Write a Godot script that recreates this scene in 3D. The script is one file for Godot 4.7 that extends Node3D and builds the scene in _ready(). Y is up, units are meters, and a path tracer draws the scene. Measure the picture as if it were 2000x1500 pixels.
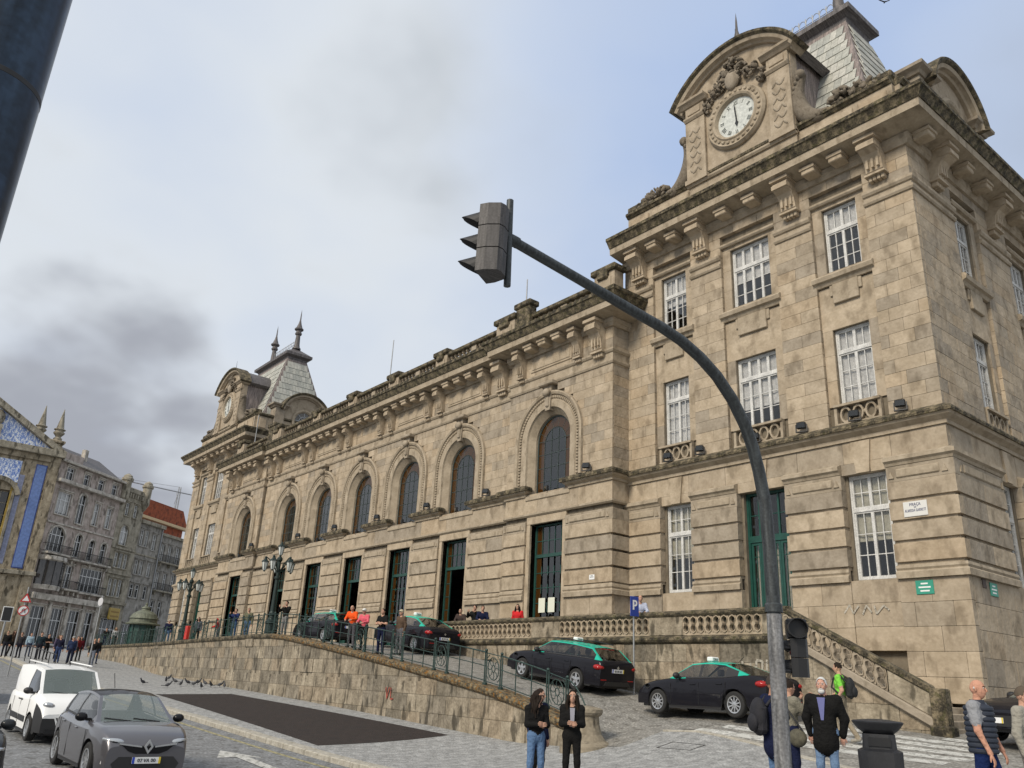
extends Node3D
# Railway station above a sloping square: the camera stands at the origin's eye level (y = 0); the pavilion front lies in z = 0.

const CAM := Vector3(0, 0, 25)
var M := {}
var TEX := {}
var used := {}
var shared := {}
var rng := RandomNumberGenerator.new()
var station: Node3D
var merged := {}
var counts := {}

# ---------------------------------------------------------------- mesh builder
class B:
	var v := PackedVector3Array()
	var n := PackedVector3Array()
	var c := PackedColorArray()
	var col := Color(1, 1, 1)
	var colored := false
	var xf := Transform3D.IDENTITY
	func _init(x = Transform3D.IDENTITY):
		xf = x
	func tri(a: Vector3, b: Vector3, d: Vector3) -> void:
		a = xf * a
		b = xf * b
		d = xf * d
		var k := (b - a).cross(d - a)
		if k.length_squared() < 1e-18:
			return
		k = k.normalized()
		v.append(a); v.append(d); v.append(b)
		n.append(k); n.append(k); n.append(k)
		if colored:
			c.append(col); c.append(col); c.append(col)
	func quad(a: Vector3, b: Vector3, d: Vector3, e: Vector3) -> void:
		tri(a, b, d)
		tri(a, d, e)
	func trin(a: Vector3, b: Vector3, d: Vector3, na: Vector3, nb: Vector3, nd: Vector3) -> void:
		v.append(xf * a); v.append(xf * d); v.append(xf * b)
		n.append((xf.basis * na).normalized()); n.append((xf.basis * nd).normalized()); n.append((xf.basis * nb).normalized())
		if colored:
			c.append(col); c.append(col); c.append(col)
	func quadn(a, b, d, e, na, nb, nd, ne) -> void:
		trin(a, b, d, na, nb, nd)
		trin(a, d, e, na, nd, ne)
	func box(x0: float, y0: float, z0: float, x1: float, y1: float, z1: float) -> void:
		var p = [Vector3(x0, y0, z0), Vector3(x1, y0, z0), Vector3(x1, y1, z0), Vector3(x0, y1, z0), Vector3(x0, y0, z1), Vector3(x1, y0, z1), Vector3(x1, y1, z1), Vector3(x0, y1, z1)]
		quad(p[4], p[5], p[6], p[7]); quad(p[1], p[0], p[3], p[2])
		quad(p[5], p[1], p[2], p[6]); quad(p[0], p[4], p[7], p[3])
		quad(p[7], p[6], p[2], p[3]); quad(p[0], p[1], p[5], p[4])
	func cbox(ce: Vector3, s: Vector3) -> void:
		box(ce.x - s.x / 2, ce.y - s.y / 2, ce.z - s.z / 2, ce.x + s.x / 2, ce.y + s.y / 2, ce.z + s.z / 2)
	func cham(x0: float, y0: float, z0: float, x1: float, y1: float, z1: float, e: float) -> void:
		var mid := Vector3(x0 + x1, y0 + y1, z0 + z1) / 2
		var h := Vector3(x1 - x0, y1 - y0, z1 - z0) / 2
		e = minf(e, minf(h.x, minf(h.y, h.z)) * 0.9)
		var f := func(sx, sy, sz, ax):
			var q := Vector3(sx * (h.x - (0.0 if ax == 0 else e)), sy * (h.y - (0.0 if ax == 1 else e)), sz * (h.z - (0.0 if ax == 2 else e)))
			return mid + q
		for s in [-1, 1]:
			var pts = [[f.call(s, -1, -1, 0), f.call(s, 1, -1, 0), f.call(s, 1, 1, 0), f.call(s, -1, 1, 0)], [f.call(-1, s, -1, 1), f.call(-1, s, 1, 1), f.call(1, s, 1, 1), f.call(1, s, -1, 1)], [f.call(-1, -1, s, 2), f.call(1, -1, s, 2), f.call(1, 1, s, 2), f.call(-1, 1, s, 2)]]
			for q in pts:
				if s > 0:
					quad(q[0], q[1], q[2], q[3])
				else:
					quad(q[3], q[2], q[1], q[0])
		for s in [-1, 1]:
			for t in [-1, 1]:
				out4(f.call(-1, s, t, 1), f.call(1, s, t, 1), f.call(1, s, t, 2), f.call(-1, s, t, 2), mid)
				out4(f.call(s, -1, t, 0), f.call(s, 1, t, 0), f.call(s, 1, t, 2), f.call(s, -1, t, 2), mid)
				out4(f.call(s, t, -1, 0), f.call(s, t, 1, 0), f.call(s, t, 1, 1), f.call(s, t, -1, 1), mid)
				for u in [-1, 1]:
					var a = f.call(s, t, u, 0)
					var b = f.call(s, t, u, 1)
					var d = f.call(s, t, u, 2)
					if (b - a).cross(d - a).dot(a - mid) < 0:
						tri(a, d, b)
					else:
						tri(a, b, d)
	func out4(a, b, d, e, mid) -> void:
		if (b - a).cross(d - a).dot((a + d) / 2 - mid) < 0:
			quad(a, e, d, b)
		else:
			quad(a, b, d, e)
	# polygon in the local XY plane, from z0 to z1
	func extr(poly: PackedVector2Array, z0: float, z1: float) -> void:
		if not Geometry2D.is_polygon_clockwise(poly):
			pass
		else:
			poly = poly.duplicate()
			poly.reverse()
		var idx := Geometry2D.triangulate_polygon(poly)
		for i in range(0, idx.size(), 3):
			var a := poly[idx[i]]
			var b := poly[idx[i + 1]]
			var d := poly[idx[i + 2]]
			if (b - a).cross(d - a) < 0:
				var t := b
				b = d
				d = t
			tri(Vector3(a.x, a.y, z1), Vector3(b.x, b.y, z1), Vector3(d.x, d.y, z1))
			tri(Vector3(a.x, a.y, z0), Vector3(d.x, d.y, z0), Vector3(b.x, b.y, z0))
		for i in poly.size():
			var a := poly[i]
			var b := poly[(i + 1) % poly.size()]
			quad(Vector3(a.x, a.y, z0), Vector3(b.x, b.y, z0), Vector3(b.x, b.y, z1), Vector3(a.x, a.y, z1))
	# profile of (out, y) swept along a plan path of (x, z); out points to the left hand of the mirrored plan: +z for a path along +x
	func sweep(path: Array, prof: Array, closed := false, caps := true) -> void:
		var k := path.size()
		var rings := []
		for i in k:
			var p: Vector2 = path[i]
			var d0: Vector2 = (p - path[(i + k - 1) % k]).normalized() if closed or i > 0 else (path[1] - p).normalized()
			var d1: Vector2 = (path[(i + 1) % k] - p).normalized() if closed or i < k - 1 else d0
			var o0 := Vector2(-d0.y, d0.x)
			var o1 := Vector2(-d1.y, d1.x)
			var m := (o0 + o1)
			m = m / maxf(0.2, m.dot(o0)) if m.length() > 0.001 else o0
			var r := []
			for q in prof:
				var w: Vector2 = p + m * q.x
				r.append(Vector3(w.x, q.y, w.y))
			rings.append(r)
		for i in (k if closed else k - 1):
			var a = rings[i]
			var b = rings[(i + 1) % k]
			for j in prof.size() - 1:
				quad(a[j], b[j], b[j + 1], a[j + 1])
		if caps and not closed:
			for e in [0, k - 1]:
				var idx := Geometry2D.triangulate_polygon(PackedVector2Array(prof))
				for t in range(0, idx.size(), 3):
					var q = rings[e]
					tri(q[idx[t]], q[idx[t + 1]], q[idx[t + 2]])
	# profile of (radius, z) turned round (cx, cy) in the local XY plane
	func arc(cx: float, cy: float, prof: Array, a0: float, a1: float, seg: int, caps := true) -> void:
		var last := []
		for i in seg + 1:
			var a := a0 + (a1 - a0) * i / seg
			var r := []
			for q in prof:
				r.append(Vector3(cx + cos(a) * q.x, cy + sin(a) * q.x, q.y))
			if i > 0:
				for j in prof.size() - 1:
					quad(r[j], last[j], last[j + 1], r[j + 1])
			if caps and (i == 0 or i == seg):
				var idx := Geometry2D.triangulate_polygon(PackedVector2Array(prof))
				for t in range(0, idx.size(), 3):
					tri(r[idx[t]], r[idx[t + 1]], r[idx[t + 2]])
			last = r
	# profile of (radius, y) turned round the local Y axis through at
	func lathe(prof: Array, seg: int, at := Vector3.ZERO, smooth := true, squash := Vector2.ONE) -> void:
		for j in prof.size() - 1:
			var p: Vector2 = prof[j]
			var q: Vector2 = prof[j + 1]
			var t := q - p
			var nn := Vector2(t.y, -t.x).normalized()
			for i in seg:
				var a0 := TAU * i / seg
				var a1 := TAU * (i + 1) / seg
				var c0 := Vector3(cos(a0) * squash.x, 0, -sin(a0) * squash.y)
				var c1 := Vector3(cos(a1) * squash.x, 0, -sin(a1) * squash.y)
				var A := at + c0 * p.x + Vector3(0, p.y, 0)
				var Bq := at + c1 * p.x + Vector3(0, p.y, 0)
				var C := at + c1 * q.x + Vector3(0, q.y, 0)
				var D := at + c0 * q.x + Vector3(0, q.y, 0)
				if smooth:
					var n0 := c0 * nn.x + Vector3(0, nn.y, 0)
					var n1 := c1 * nn.x + Vector3(0, nn.y, 0)
					if p.x > 1e-5:
						trin(A, Bq, C, n0, n1, n1)
					if q.x > 1e-5:
						trin(A, C, D, n0, n1, n0)
				else:
					quad(A, Bq, C, D)
	func tube(pts: Array, rad, sides := 8, caps := true) -> void:
		var k := pts.size()
		var up := Vector3(0.31, 0.87, 0.37)
		var last := []
		var lastn := []
		for i in k:
			var p: Vector3 = pts[i]
			var t: Vector3 = (pts[mini(i + 1, k - 1)] - pts[maxi(i - 1, 0)]).normalized()
			var x := up.cross(t)
			if x.length() < 0.01:
				x = Vector3(1, 0.3, 0).cross(t)
			x = x.normalized()
			var y := t.cross(x)
			up = y
			var r: float = rad[i] if rad is Array else rad
			var ring := []
			var nor := []
			for s in sides:
				var a := TAU * s / sides
				var q := x * cos(a) + y * sin(a)
				nor.append(q)
				ring.append(p + q * r)
			if i > 0:
				for s in sides:
					var s1 := (s + 1) % sides
					quadn(last[s], last[s1], ring[s1], ring[s], lastn[s], lastn[s1], nor[s1], nor[s])
			if caps and (i == 0 or i == k - 1):
				for s in sides:
					var s1 := (s + 1) % sides
					if i == 0:
						tri(p, ring[s1], ring[s])
					else:
						tri(p, ring[s], ring[s1])
			last = ring
			lastn = nor
	func ball(ce: Vector3, r: Vector3, seg := 10, rings := 6) -> void:
		for j in rings:
			var b0 := PI * j / rings - PI / 2
			var b1 := PI * (j + 1) / rings - PI / 2
			for i in seg:
				var a0 := TAU * i / seg
				var a1 := TAU * (i + 1) / seg
				var f := func(a, b): return Vector3(cos(b) * cos(a), sin(b), -cos(b) * sin(a))
				var p = [f.call(a0, b0), f.call(a1, b0), f.call(a1, b1), f.call(a0, b1)]
				var q = []
				var m = []
				for w in p:
					q.append(ce + w * r)
					m.append((w / r).normalized())
				if j > 0:
					trin(q[0], q[1], q[2], m[0], m[1], m[2])
				if j < rings - 1:
					trin(q[0], q[2], q[3], m[0], m[2], m[3])
	# flat wall from z0 (back) to z1 (front) with rectangular openings [x0, y0, x1, y1]
	func wall(x0: float, y0: float, x1: float, y1: float, z0: float, z1: float, holes: Array) -> void:
		var xs := [x0, x1]
		var ys := [y0, y1]
		for h in holes:
			for q in [h[0], h[2]]:
				if q > x0 and q < x1 and not xs.has(q): xs.append(q)
			for q in [h[1], h[3]]:
				if q > y0 and q < y1 and not ys.has(q): ys.append(q)
		xs.sort()
		ys.sort()
		for i in xs.size() - 1:
			for j in ys.size() - 1:
				var cx = (xs[i] + xs[i + 1]) / 2
				var cy = (ys[j] + ys[j + 1]) / 2
				var open := false
				for h in holes:
					if cx > h[0] and cx < h[2] and cy > h[1] and cy < h[3]:
						open = true
				if open:
					continue
				quad(Vector3(xs[i], ys[j], z1), Vector3(xs[i + 1], ys[j], z1), Vector3(xs[i + 1], ys[j + 1], z1), Vector3(xs[i], ys[j + 1], z1))
				quad(Vector3(xs[i + 1], ys[j], z0), Vector3(xs[i], ys[j], z0), Vector3(xs[i], ys[j + 1], z0), Vector3(xs[i + 1], ys[j + 1], z0))
		for h in holes:
			quad(Vector3(h[0], h[1], z0), Vector3(h[0], h[1], z1), Vector3(h[0], h[3], z1), Vector3(h[0], h[3], z0))
			quad(Vector3(h[2], h[1], z1), Vector3(h[2], h[1], z0), Vector3(h[2], h[3], z0), Vector3(h[2], h[3], z1))
			quad(Vector3(h[0], h[3], z1), Vector3(h[2], h[3], z1), Vector3(h[2], h[3], z0), Vector3(h[0], h[3], z0))
			if h[1] > y0 + 0.001:
				quad(Vector3(h[0], h[1], z0), Vector3(h[2], h[1], z0), Vector3(h[2], h[1], z1), Vector3(h[0], h[1], z1))
		quad(Vector3(x0, y1, z1), Vector3(x1, y1, z1), Vector3(x1, y1, z0), Vector3(x0, y1, z0))
		quad(Vector3(x0, y0, z0), Vector3(x0, y0, z1), Vector3(x0, y1, z1), Vector3(x0, y1, z0))
		quad(Vector3(x1, y0, z1), Vector3(x1, y0, z0), Vector3(x1, y1, z0), Vector3(x1, y1, z1))
	func mesh() -> ArrayMesh:
		var m := ArrayMesh.new()
		if v.size() == 0:
			return m
		var arr := []
		arr.resize(Mesh.ARRAY_MAX)
		arr[Mesh.ARRAY_VERTEX] = v
		arr[Mesh.ARRAY_NORMAL] = n
		if colored:
			arr[Mesh.ARRAY_COLOR] = c
		m.add_surface_from_arrays(Mesh.PRIMITIVE_TRIANGLES, arr)
		return m

# ---------------------------------------------------------------- objects
func numbered(called: String) -> String:
	var k: int = used.get(called, 0)
	used[called] = k + 1
	return called if k == 0 else "%s_%03d" % [called, k]

func meta(o: Node, label: String, category := "", group := "", kind := "") -> void:
	if label: o.set_meta("label", label)
	if category: o.set_meta("category", category)
	if group: o.set_meta("group", group)
	if kind: o.set_meta("kind", kind)

func thing(called: String, label: String, category: String, at := Vector3.ZERO, turn := 0.0, group := "") -> Node3D:
	var o := Node3D.new()
	o.name = numbered(called)
	add_child(o, true)
	o.position = at
	o.rotation.y = turn
	meta(o, label, category, group)
	return o

# a part given in the parent's own axes
func part(parent: Node3D, called: String, shape, m: Material, at = null) -> MeshInstance3D:
	var o := MeshInstance3D.new()
	o.name = called
	o.mesh = shape.mesh() if shape is B else shape
	o.material_override = m
	parent.add_child(o, true)
	if at is Transform3D:
		o.transform = at
	elif at is Vector3:
		o.position = at
	return o

# a part given in world axes
func wpart(parent: Node3D, called: String, shape, m: Material, at := Transform3D.IDENTITY) -> MeshInstance3D:
	var o := part(parent, called, shape, m)
	o.transform = parent.global_transform.affine_inverse() * at
	return o

func node(parent: Node3D, called: String, at := Transform3D.IDENTITY) -> Node3D:
	var o := Node3D.new()
	o.name = called
	parent.add_child(o, true)
	o.transform = at
	return o

func structure(called: String, shape, m: Material) -> MeshInstance3D:
	var o := part(self, called, shape, m)
	o.set_meta("kind", "structure")
	return o

func depth(p: Vector3) -> float:
	return (p - CAM).dot(Vector3(-0.73446, 0.34536, -0.58421))

func T(x: float, y: float, z: float) -> Transform3D:
	return Transform3D(Basis(), Vector3(x, y, z))

func TS(p: Vector3, s: Vector3, turn := 0.0) -> Transform3D:
	return Transform3D(Basis(Vector3.UP, turn) * Basis.from_scale(s), p)

# ---------------------------------------------------------------- materials
func noise(sd: int, f: float, oct := 4, kind := FastNoiseLite.TYPE_SIMPLEX_SMOOTH) -> FastNoiseLite:
	var q := FastNoiseLite.new()
	q.seed = sd
	q.noise_type = kind
	q.frequency = f
	q.fractal_octaves = oct
	q.fractal_type = FastNoiseLite.FRACTAL_FBM
	return q

func seamless(sd: int, f: float, size: int, oct := 4, kind := FastNoiseLite.TYPE_SIMPLEX_SMOOTH) -> Image:
	return noise(sd, f, oct, kind).get_seamless_image(size, size)

# a texture mixed from coarse patches, fine grain and streaks; each layer is [image, amount, stretch along y]
func blend_tex(size: int, lo: Color, hi: Color, layers: Array, gain := 1.0, spots = null) -> ImageTexture:
	var im := Image.create(size, size, true, Image.FORMAT_RGB8)
	for y in size:
		for x in size:
			var t := 0.5
			for l in layers:
				var a: Image = l[0]
				var w := a.get_width()
				t += (a.get_pixel((x * int(l[3])) % w, int(y / l[2]) % w).r - 0.5) * l[1]
			t = clampf((t - 0.5) * gain + 0.5, 0.0, 1.0)
			var q := lo.lerp(hi, t)
			if spots:
				var s: Image = spots[0]
				var k := smoothstep(spots[2], spots[3], s.get_pixel(x % s.get_width(), int(y / spots[4]) % s.get_width()).r)
				q = q.lerp(spots[1], k * spots[5])
			im.set_pixel(x, y, q)
	im.generate_mipmaps()
	return ImageTexture.create_from_image(im)

func relief(im: Image, strength: float) -> ImageTexture:
	var b := im.duplicate()
	b.convert(Image.FORMAT_RGBA8)
	b.bump_map_to_normal_map(strength)
	b.generate_mipmaps()
	return ImageTexture.create_from_image(b)

func mat(c: Color, rough := 0.8, metal := 0.0, tex = null, tile := 4.0, nrm = null, nscale := 1.0) -> StandardMaterial3D:
	var m := StandardMaterial3D.new()
	m.albedo_color = c
	m.roughness = rough
	m.metallic = metal
	if tex or nrm:
		m.uv1_triplanar = true
		m.uv1_world_triplanar = true
		m.uv1_scale = Vector3.ONE / tile
		m.uv1_triplanar_sharpness = 4.0
	if tex:
		m.albedo_texture = tex
	if nrm:
		m.normal_enabled = true
		m.normal_texture = nrm
		m.normal_scale = nscale
	return m

func lin(r: float, g: float, b: float) -> Color:
	return Color(r, g, b).linear_to_srgb()

func glass(c: Color, a: float, rough := 0.02) -> StandardMaterial3D:
	var m := StandardMaterial3D.new()
	m.albedo_color = Color(c.r, c.g, c.b, a)
	m.transparency = BaseMaterial3D.TRANSPARENCY_ALPHA
	m.roughness = rough
	return m

func paint(c: Color, metal := 0.0) -> StandardMaterial3D:
	var m := StandardMaterial3D.new()
	m.albedo_color = c
	m.metallic = metal
	m.roughness = 0.45
	m.metallic_specular = 0.12
	m.clearcoat_enabled = true
	m.clearcoat = 0.4
	m.clearcoat_roughness = 0.04
	return m

func make_materials() -> void:
	var coarse := seamless(3, 0.008, 512, 5)
	var fine := seamless(7, 0.06, 512, 4)
	var streak := seamless(11, 0.02, 512, 4)
	var blotch := seamless(19, 0.012, 512, 5)
	var cell := noise(5, 0.05, 1, FastNoiseLite.TYPE_CELLULAR)
	cell.cellular_return_type = FastNoiseLite.RETURN_DISTANCE2_SUB
	cell.fractal_type = FastNoiseLite.FRACTAL_NONE
	var cells := cell.get_seamless_image(1024, 1024)
	TEX.fold_n = relief(seamless(51, 0.016, 512, 3), 22.0)
	TEX.stone_n = relief(fine, 3.0)
	TEX.cells_n = relief(cells, 4.0)
	TEX.stone = blend_tex(1024, Color(0.85, 0.83, 0.79), Color(1.0, 0.99, 0.965), [[coarse, 0.8, 1.0, 1], [fine, 0.45, 1.0, 1], [streak, 0.35, 3.0, 1]], 1.2, [blotch, Color(0.60, 0.575, 0.53), 0.50, 0.92, 2.0, 0.5])
	TEX.streaky = blend_tex(1024, Color(0.74, 0.72, 0.68), Color(1.0, 0.985, 0.955), [[coarse, 0.8, 1.0, 1], [fine, 0.5, 1.0, 1], [streak, 0.5, 4.0, 1]], 1.3, [blotch, Color(0.42, 0.41, 0.38), 0.56, 0.80, 3.0, 0.75])
	TEX.mossy = blend_tex(1024, Color(0.24, 0.23, 0.20), Color(0.70, 0.66, 0.58), [[coarse, 1.1, 1.0, 1], [fine, 0.7, 1.0, 1], [streak, 0.5, 1.0, 1]], 1.3, [blotch, Color(0.36, 0.37, 0.22), 0.58, 0.76, 1.0, 0.5])
	TEX.lichen = blend_tex(1024, Color(0.28, 0.26, 0.22), Color(0.75, 0.70, 0.60), [[coarse, 1.1, 1.0, 1], [fine, 0.7, 1.0, 1], [streak, 0.5, 1.0, 1]], 1.3, [blotch, Color(0.72, 0.50, 0.16), 0.60, 0.70, 1.0, 0.85])
	TEX.pave = blend_tex(1024, Color(0.66, 0.66, 0.66), Color(1, 1, 1), [[coarse, 0.6, 1.0, 1], [fine, 0.5, 1.0, 2], [cells, 0.6, 1.0, 1]], 1.2, [blotch, Color(0.55, 0.55, 0.55), 0.58, 0.8, 1.0, 0.5])
	TEX.cobble = blend_tex(1024, Color(0.68, 0.68, 0.68), Color(1, 1, 1), [[coarse, 0.5, 1.0, 1], [fine, 0.45, 1.0, 2], [cells, 0.9, 1.0, 1]], 1.2, [blotch, Color(0.45, 0.44, 0.42), 0.6, 0.75, 1.0, 0.5])
	TEX.azulejo = blend_tex(512, Color(0.38, 0.50, 0.78), Color(0.95, 0.96, 0.96), [[coarse, 0.9, 1.0, 3], [blotch, 0.9, 1.0, 2], [fine, 1.3, 1.0, 1]], 1.5)
	TEX.grain = blend_tex(512, Color(0.7, 0.7, 0.7), Color(1, 1, 1), [[coarse, 0.5, 1.0, 1], [fine, 0.6, 1.0, 1]], 1.2)
	TEX.wornw = blend_tex(512, Color(0.72, 0.72, 0.70), Color(1, 1, 1), [[fine, 0.7, 1.0, 1], [coarse, 0.6, 1.0, 1]], 1.3, [blotch, Color(0.45, 0.45, 0.44), 0.6, 0.72, 1.0, 0.7])
	TEX.rust = blend_tex(512, Color(0.55, 0.55, 0.55), Color(1, 1, 1), [[fine, 0.6, 1.0, 1], [streak, 0.9, 5.0, 2]], 1.2)
	TEX.fibre = blend_tex(512, Color(0.55, 0.55, 0.55), Color(1, 1, 1), [[fine, 0.8, 0.35, 1], [coarse, 0.5, 1.0, 1]], 1.3)
	var tones = [lin(0.44, 0.376, 0.298), lin(0.415, 0.356, 0.285), lin(0.475, 0.405, 0.32), lin(0.375, 0.328, 0.27), lin(0.445, 0.368, 0.28), lin(0.345, 0.304, 0.255)]
	M.stone = []
	for t in tones:
		M.stone.append(mat(t, 0.9, 0.0, TEX.stone, 9.0, TEX.stone_n, 0.3))
	M.joint = mat(lin(0.20, 0.175, 0.14), 0.95, 0.0, TEX.stone, 5.0)
	M.trim = mat(lin(0.41, 0.355, 0.285), 0.9, 0.0, TEX.stone, 7.3, TEX.stone_n, 0.3)
	M.mossy = mat(lin(0.44, 0.41, 0.35), 0.95, 0.0, TEX.mossy, 4.3, TEX.stone_n, 0.9)
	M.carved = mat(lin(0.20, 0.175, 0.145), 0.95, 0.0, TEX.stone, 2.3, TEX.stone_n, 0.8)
	M.white = mat(lin(0.78, 0.78, 0.76), 0.45, 0.0, TEX.grain, 2.0)
	M.glass = glass(Color(0.07, 0.08, 0.085), 0.06)
	M.glass.metallic_specular = 0.8
	M.dglass = glass(Color(0.055, 0.068, 0.066), 0.6)
	M.dglass.metallic_specular = 0.9
	M.amber = glass(Color(0.26, 0.17, 0.07), 0.85, 0.1)
	M.curtain = mat(lin(0.82, 0.82, 0.80), 0.95, 0.0, TEX.grain, 0.9)
	M.curtain.backlight_enabled = true
	M.curtain.backlight = lin(0.25, 0.25, 0.24)
	M.cream = mat(lin(0.50, 0.48, 0.38), 0.95, 0.0, TEX.grain, 0.9)
	M.green = mat(lin(0.012, 0.085, 0.065), 0.4, 0.0, TEX.grain, 1.5)
	M.dgreen = mat(lin(0.022, 0.085, 0.070), 0.5, 0.0, TEX.grain, 1.5)
	M.iron = mat(lin(0.04, 0.085, 0.076), 0.5, 0.2, TEX.rust, 1.2)
	M.lampiron = mat(lin(0.018, 0.042, 0.037), 0.5, 0.2, TEX.rust, 1.2)
	M.bar = mat(lin(0.035, 0.05, 0.048), 0.5)
	M.dark = mat(lin(0.022, 0.022, 0.024), 0.6, 0.0, TEX.grain, 1.0)
	M.inside = mat(lin(0.16, 0.15, 0.13), 0.9)
	M.lead = mat(lin(0.17, 0.155, 0.155), 0.6, 0.1, TEX.rust, 2.0)
	M.pinklead = mat(lin(0.34, 0.285, 0.27), 0.7, 0.0, TEX.rust, 2.5)
	M.slate = []
	for t in [lin(0.56, 0.56, 0.50), lin(0.50, 0.51, 0.46), lin(0.60, 0.595, 0.54), lin(0.45, 0.46, 0.42)]:
		M.slate.append(mat(t, 0.7, 0.0, TEX.grain, 1.3))
	M.face = mat(lin(0.75, 0.78, 0.74), 0.3, 0.0, TEX.grain, 1.0)
	M.black = mat(lin(0.012, 0.012, 0.013), 0.4)
	M.zinc = mat(lin(0.33, 0.34, 0.35), 0.5, 0.6)

# ---------------------------------------------------------------- sky, camera
func make_sky() -> void:
	var env := Environment.new()
	env.background_mode = Environment.BG_SKY
	env.tonemap_mode = Environment.TONE_MAPPER_LINEAR
	env.tonemap_exposure = 2.0
	env.sdfgi_enabled = true
	env.ssao_enabled = true
	env.ssil_enabled = true
	var w := 2048
	var h := 1024
	var im := Image.create(w, h, false, Image.FORMAT_RGBF)
	var big := noise(21, 0.8, 4)
	var mid := noise(33, 1.9, 5)
	var puff := noise(41, 3.2, 5)
	var sun := Vector3(0.16, 0.60, 0.78).normalized()
	for y in h:
		var el := PI / 2 - PI * (y + 0.5) / h
		var se := sin(el)
		if y > h / 2 + 4:
			im.fill_rect(Rect2i(0, y, w, h - y), Color(0.101, 0.097, 0.094))
			break
		for x in w:
			# the panorama starts at -z and turns toward +x
			var az := (x + 0.5) / w * TAU
			var p := Vector3(sin(az) * cos(el), se, -cos(az) * cos(el))
			# clouds lie on a layer overhead, so they shrink toward the horizon
			var q := p / (absf(p.y) + 0.32)
			var a := big.get_noise_3d(q.x + 3.1, q.y, q.z + 1.7)
			var b := mid.get_noise_3d(q.x * 1.0, q.y, q.z)
			var c := puff.get_noise_3d(q.x, q.y * 1.3, q.z)
			# the deck of cloud thins out on the side where blue shows through a veil
			var side := clampf(p.dot(Vector3(-0.27, 0.58, -0.77).normalized()), -1.0, 1.0)
			var cover := 1.05 - smoothstep(0.80, 0.99, side) * 0.62 + a * 0.55 + b * 0.2 + c * 0.1
			cover = clampf(cover, 0.12, 1.0)
			var blue := Color(0.155, 0.227, 0.385).lerp(Color(0.259, 0.310, 0.389), pow(1.0 - clampf(se, 0, 1), 2.0))
			# a bank of darker cloud low in the west, other banks where the noise puts them
			var bank := smoothstep(0.978, 1.004, p.dot(Vector3(-0.955, 0.20, -0.15).normalized()) + b * 0.02 + c * 0.014)
			var thick := clampf(0.42 + a * 0.85 + b * 0.5 + c * 0.2, 0.0, 1.0)
			var grey := Color(0.365, 0.388, 0.415).lerp(Color(0.262, 0.282, 0.308), smoothstep(0.25, 0.85, thick))
			grey = grey.lerp(Color(0.185, 0.195, 0.222), bank * 0.95)
			var haze := pow(1.0 - clampf(se, 0, 1), 7.0)
			grey = grey.lerp(Color(0.331, 0.346, 0.374), haze * 0.4 * (1.0 - bank))
			var g := 1.0 + 0.25 * pow(maxf(p.dot(sun), 0.0), 6.0)
			im.set_pixel(x, y, blue.lerp(grey, cover) * g)
	var sky := Sky.new()
	var pm := PanoramaSkyMaterial.new()
	pm.panorama = ImageTexture.create_from_image(im)
	sky.sky_material = pm
	env.sky = sky
	env.background_energy_multiplier = 1.0
	var we := WorldEnvironment.new()
	we.name = "environment"
	we.environment = env
	add_child(we)
	var l := DirectionalLight3D.new()
	l.name = "sun"
	l.light_energy = 0.5
	l.light_color = Color(1.0, 0.95, 0.87)
	l.light_angular_distance = 18.0
	l.shadow_enabled = true
	add_child(l)
	l.look_at_from_position(sun * 100.0, Vector3.ZERO, Vector3.UP)

func make_camera() -> void:
	var c := Camera3D.new()
	c.name = "camera"
	c.fov = 50.235
	c.near = 0.1
	c.far = 900.0
	add_child(c)
	c.transform = Transform3D(Basis(Vector3(0.63514, 0.04649, -0.771), Vector3(0.23911, 0.93732, 0.2535), Vector3(0.73446, -0.34536, 0.58421)).orthonormalized(), CAM)
	c.current = true

# ---------------------------------------------------------------- ground
# height of the street, a smooth surface through levels read off the square: (x, z, weight)
const GP := [Vector3(-83.70, 4.90, 0.00928), Vector3(-61.00, 6.25, 0.05074), Vector3(-45.30, 7.20, -0.00156), Vector3(-34.50, 7.80, -0.00350), Vector3(-28.20, 8.20, -0.00058), Vector3(-22.40, 8.60, -0.00223), Vector3(-18.90, 8.80, 0.07417), Vector3(-16.60, 9.40, 0.28084), Vector3(-15.00, 5.00, -0.10520), Vector3(-15.50, 3.60, -0.01348), Vector3(-9.80, 3.50, -0.00466), Vector3(-4.00, 3.50, -0.01298), Vector3(6.00, 3.50, 0.00759), Vector3(-15.60, 7.40, -0.28095), Vector3(0.00, 25.00, -0.00171), Vector3(0.00, 40.00, -0.00323), Vector3(8.00, 25.00, -0.01134), Vector3(8.00, 12.00, -0.01040), Vector3(-14.00, 20.00, 0.01283), Vector3(-20.00, 17.00, -0.02812), Vector3(-30.00, 16.00, 0.00012), Vector3(-30.00, 30.00, 0.01984), Vector3(-60.00, 25.00, -0.00343), Vector3(-66.00, 12.00, -0.05216), Vector3(-90.00, 25.00, 0.00578), Vector3(-95.00, 6.00, -0.00407), Vector3(-120.00, 6.00, -0.00231), Vector3(-120.00, 40.00, -0.01155), Vector3(-60.00, 60.00, -0.00265), Vector3(0.00, 60.00, 0.00281), Vector3(-120.00, -30.00, 0.00656), Vector3(-95.00, -20.00, -0.00107), Vector3(-11.54, 14.15, 0.02639), Vector3(-4.95, 13.09, 0.05510), Vector3(-7.21, 14.25, -0.06803), Vector3(-7.13, 13.11, -0.01076), Vector3(-10.56, 6.54, 0.08392)]
const GL := Vector3(-0.66377, -0.023277, -0.012060)

func gy(x: float, z: float) -> float:
	var y := GL.x + GL.y * x + GL.z * z
	for p in GP:
		var a: float = x - p.x
		var b: float = z - p.y
		y += p.z * sqrt(a * a + b * b + 9.0)
	return y

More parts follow.
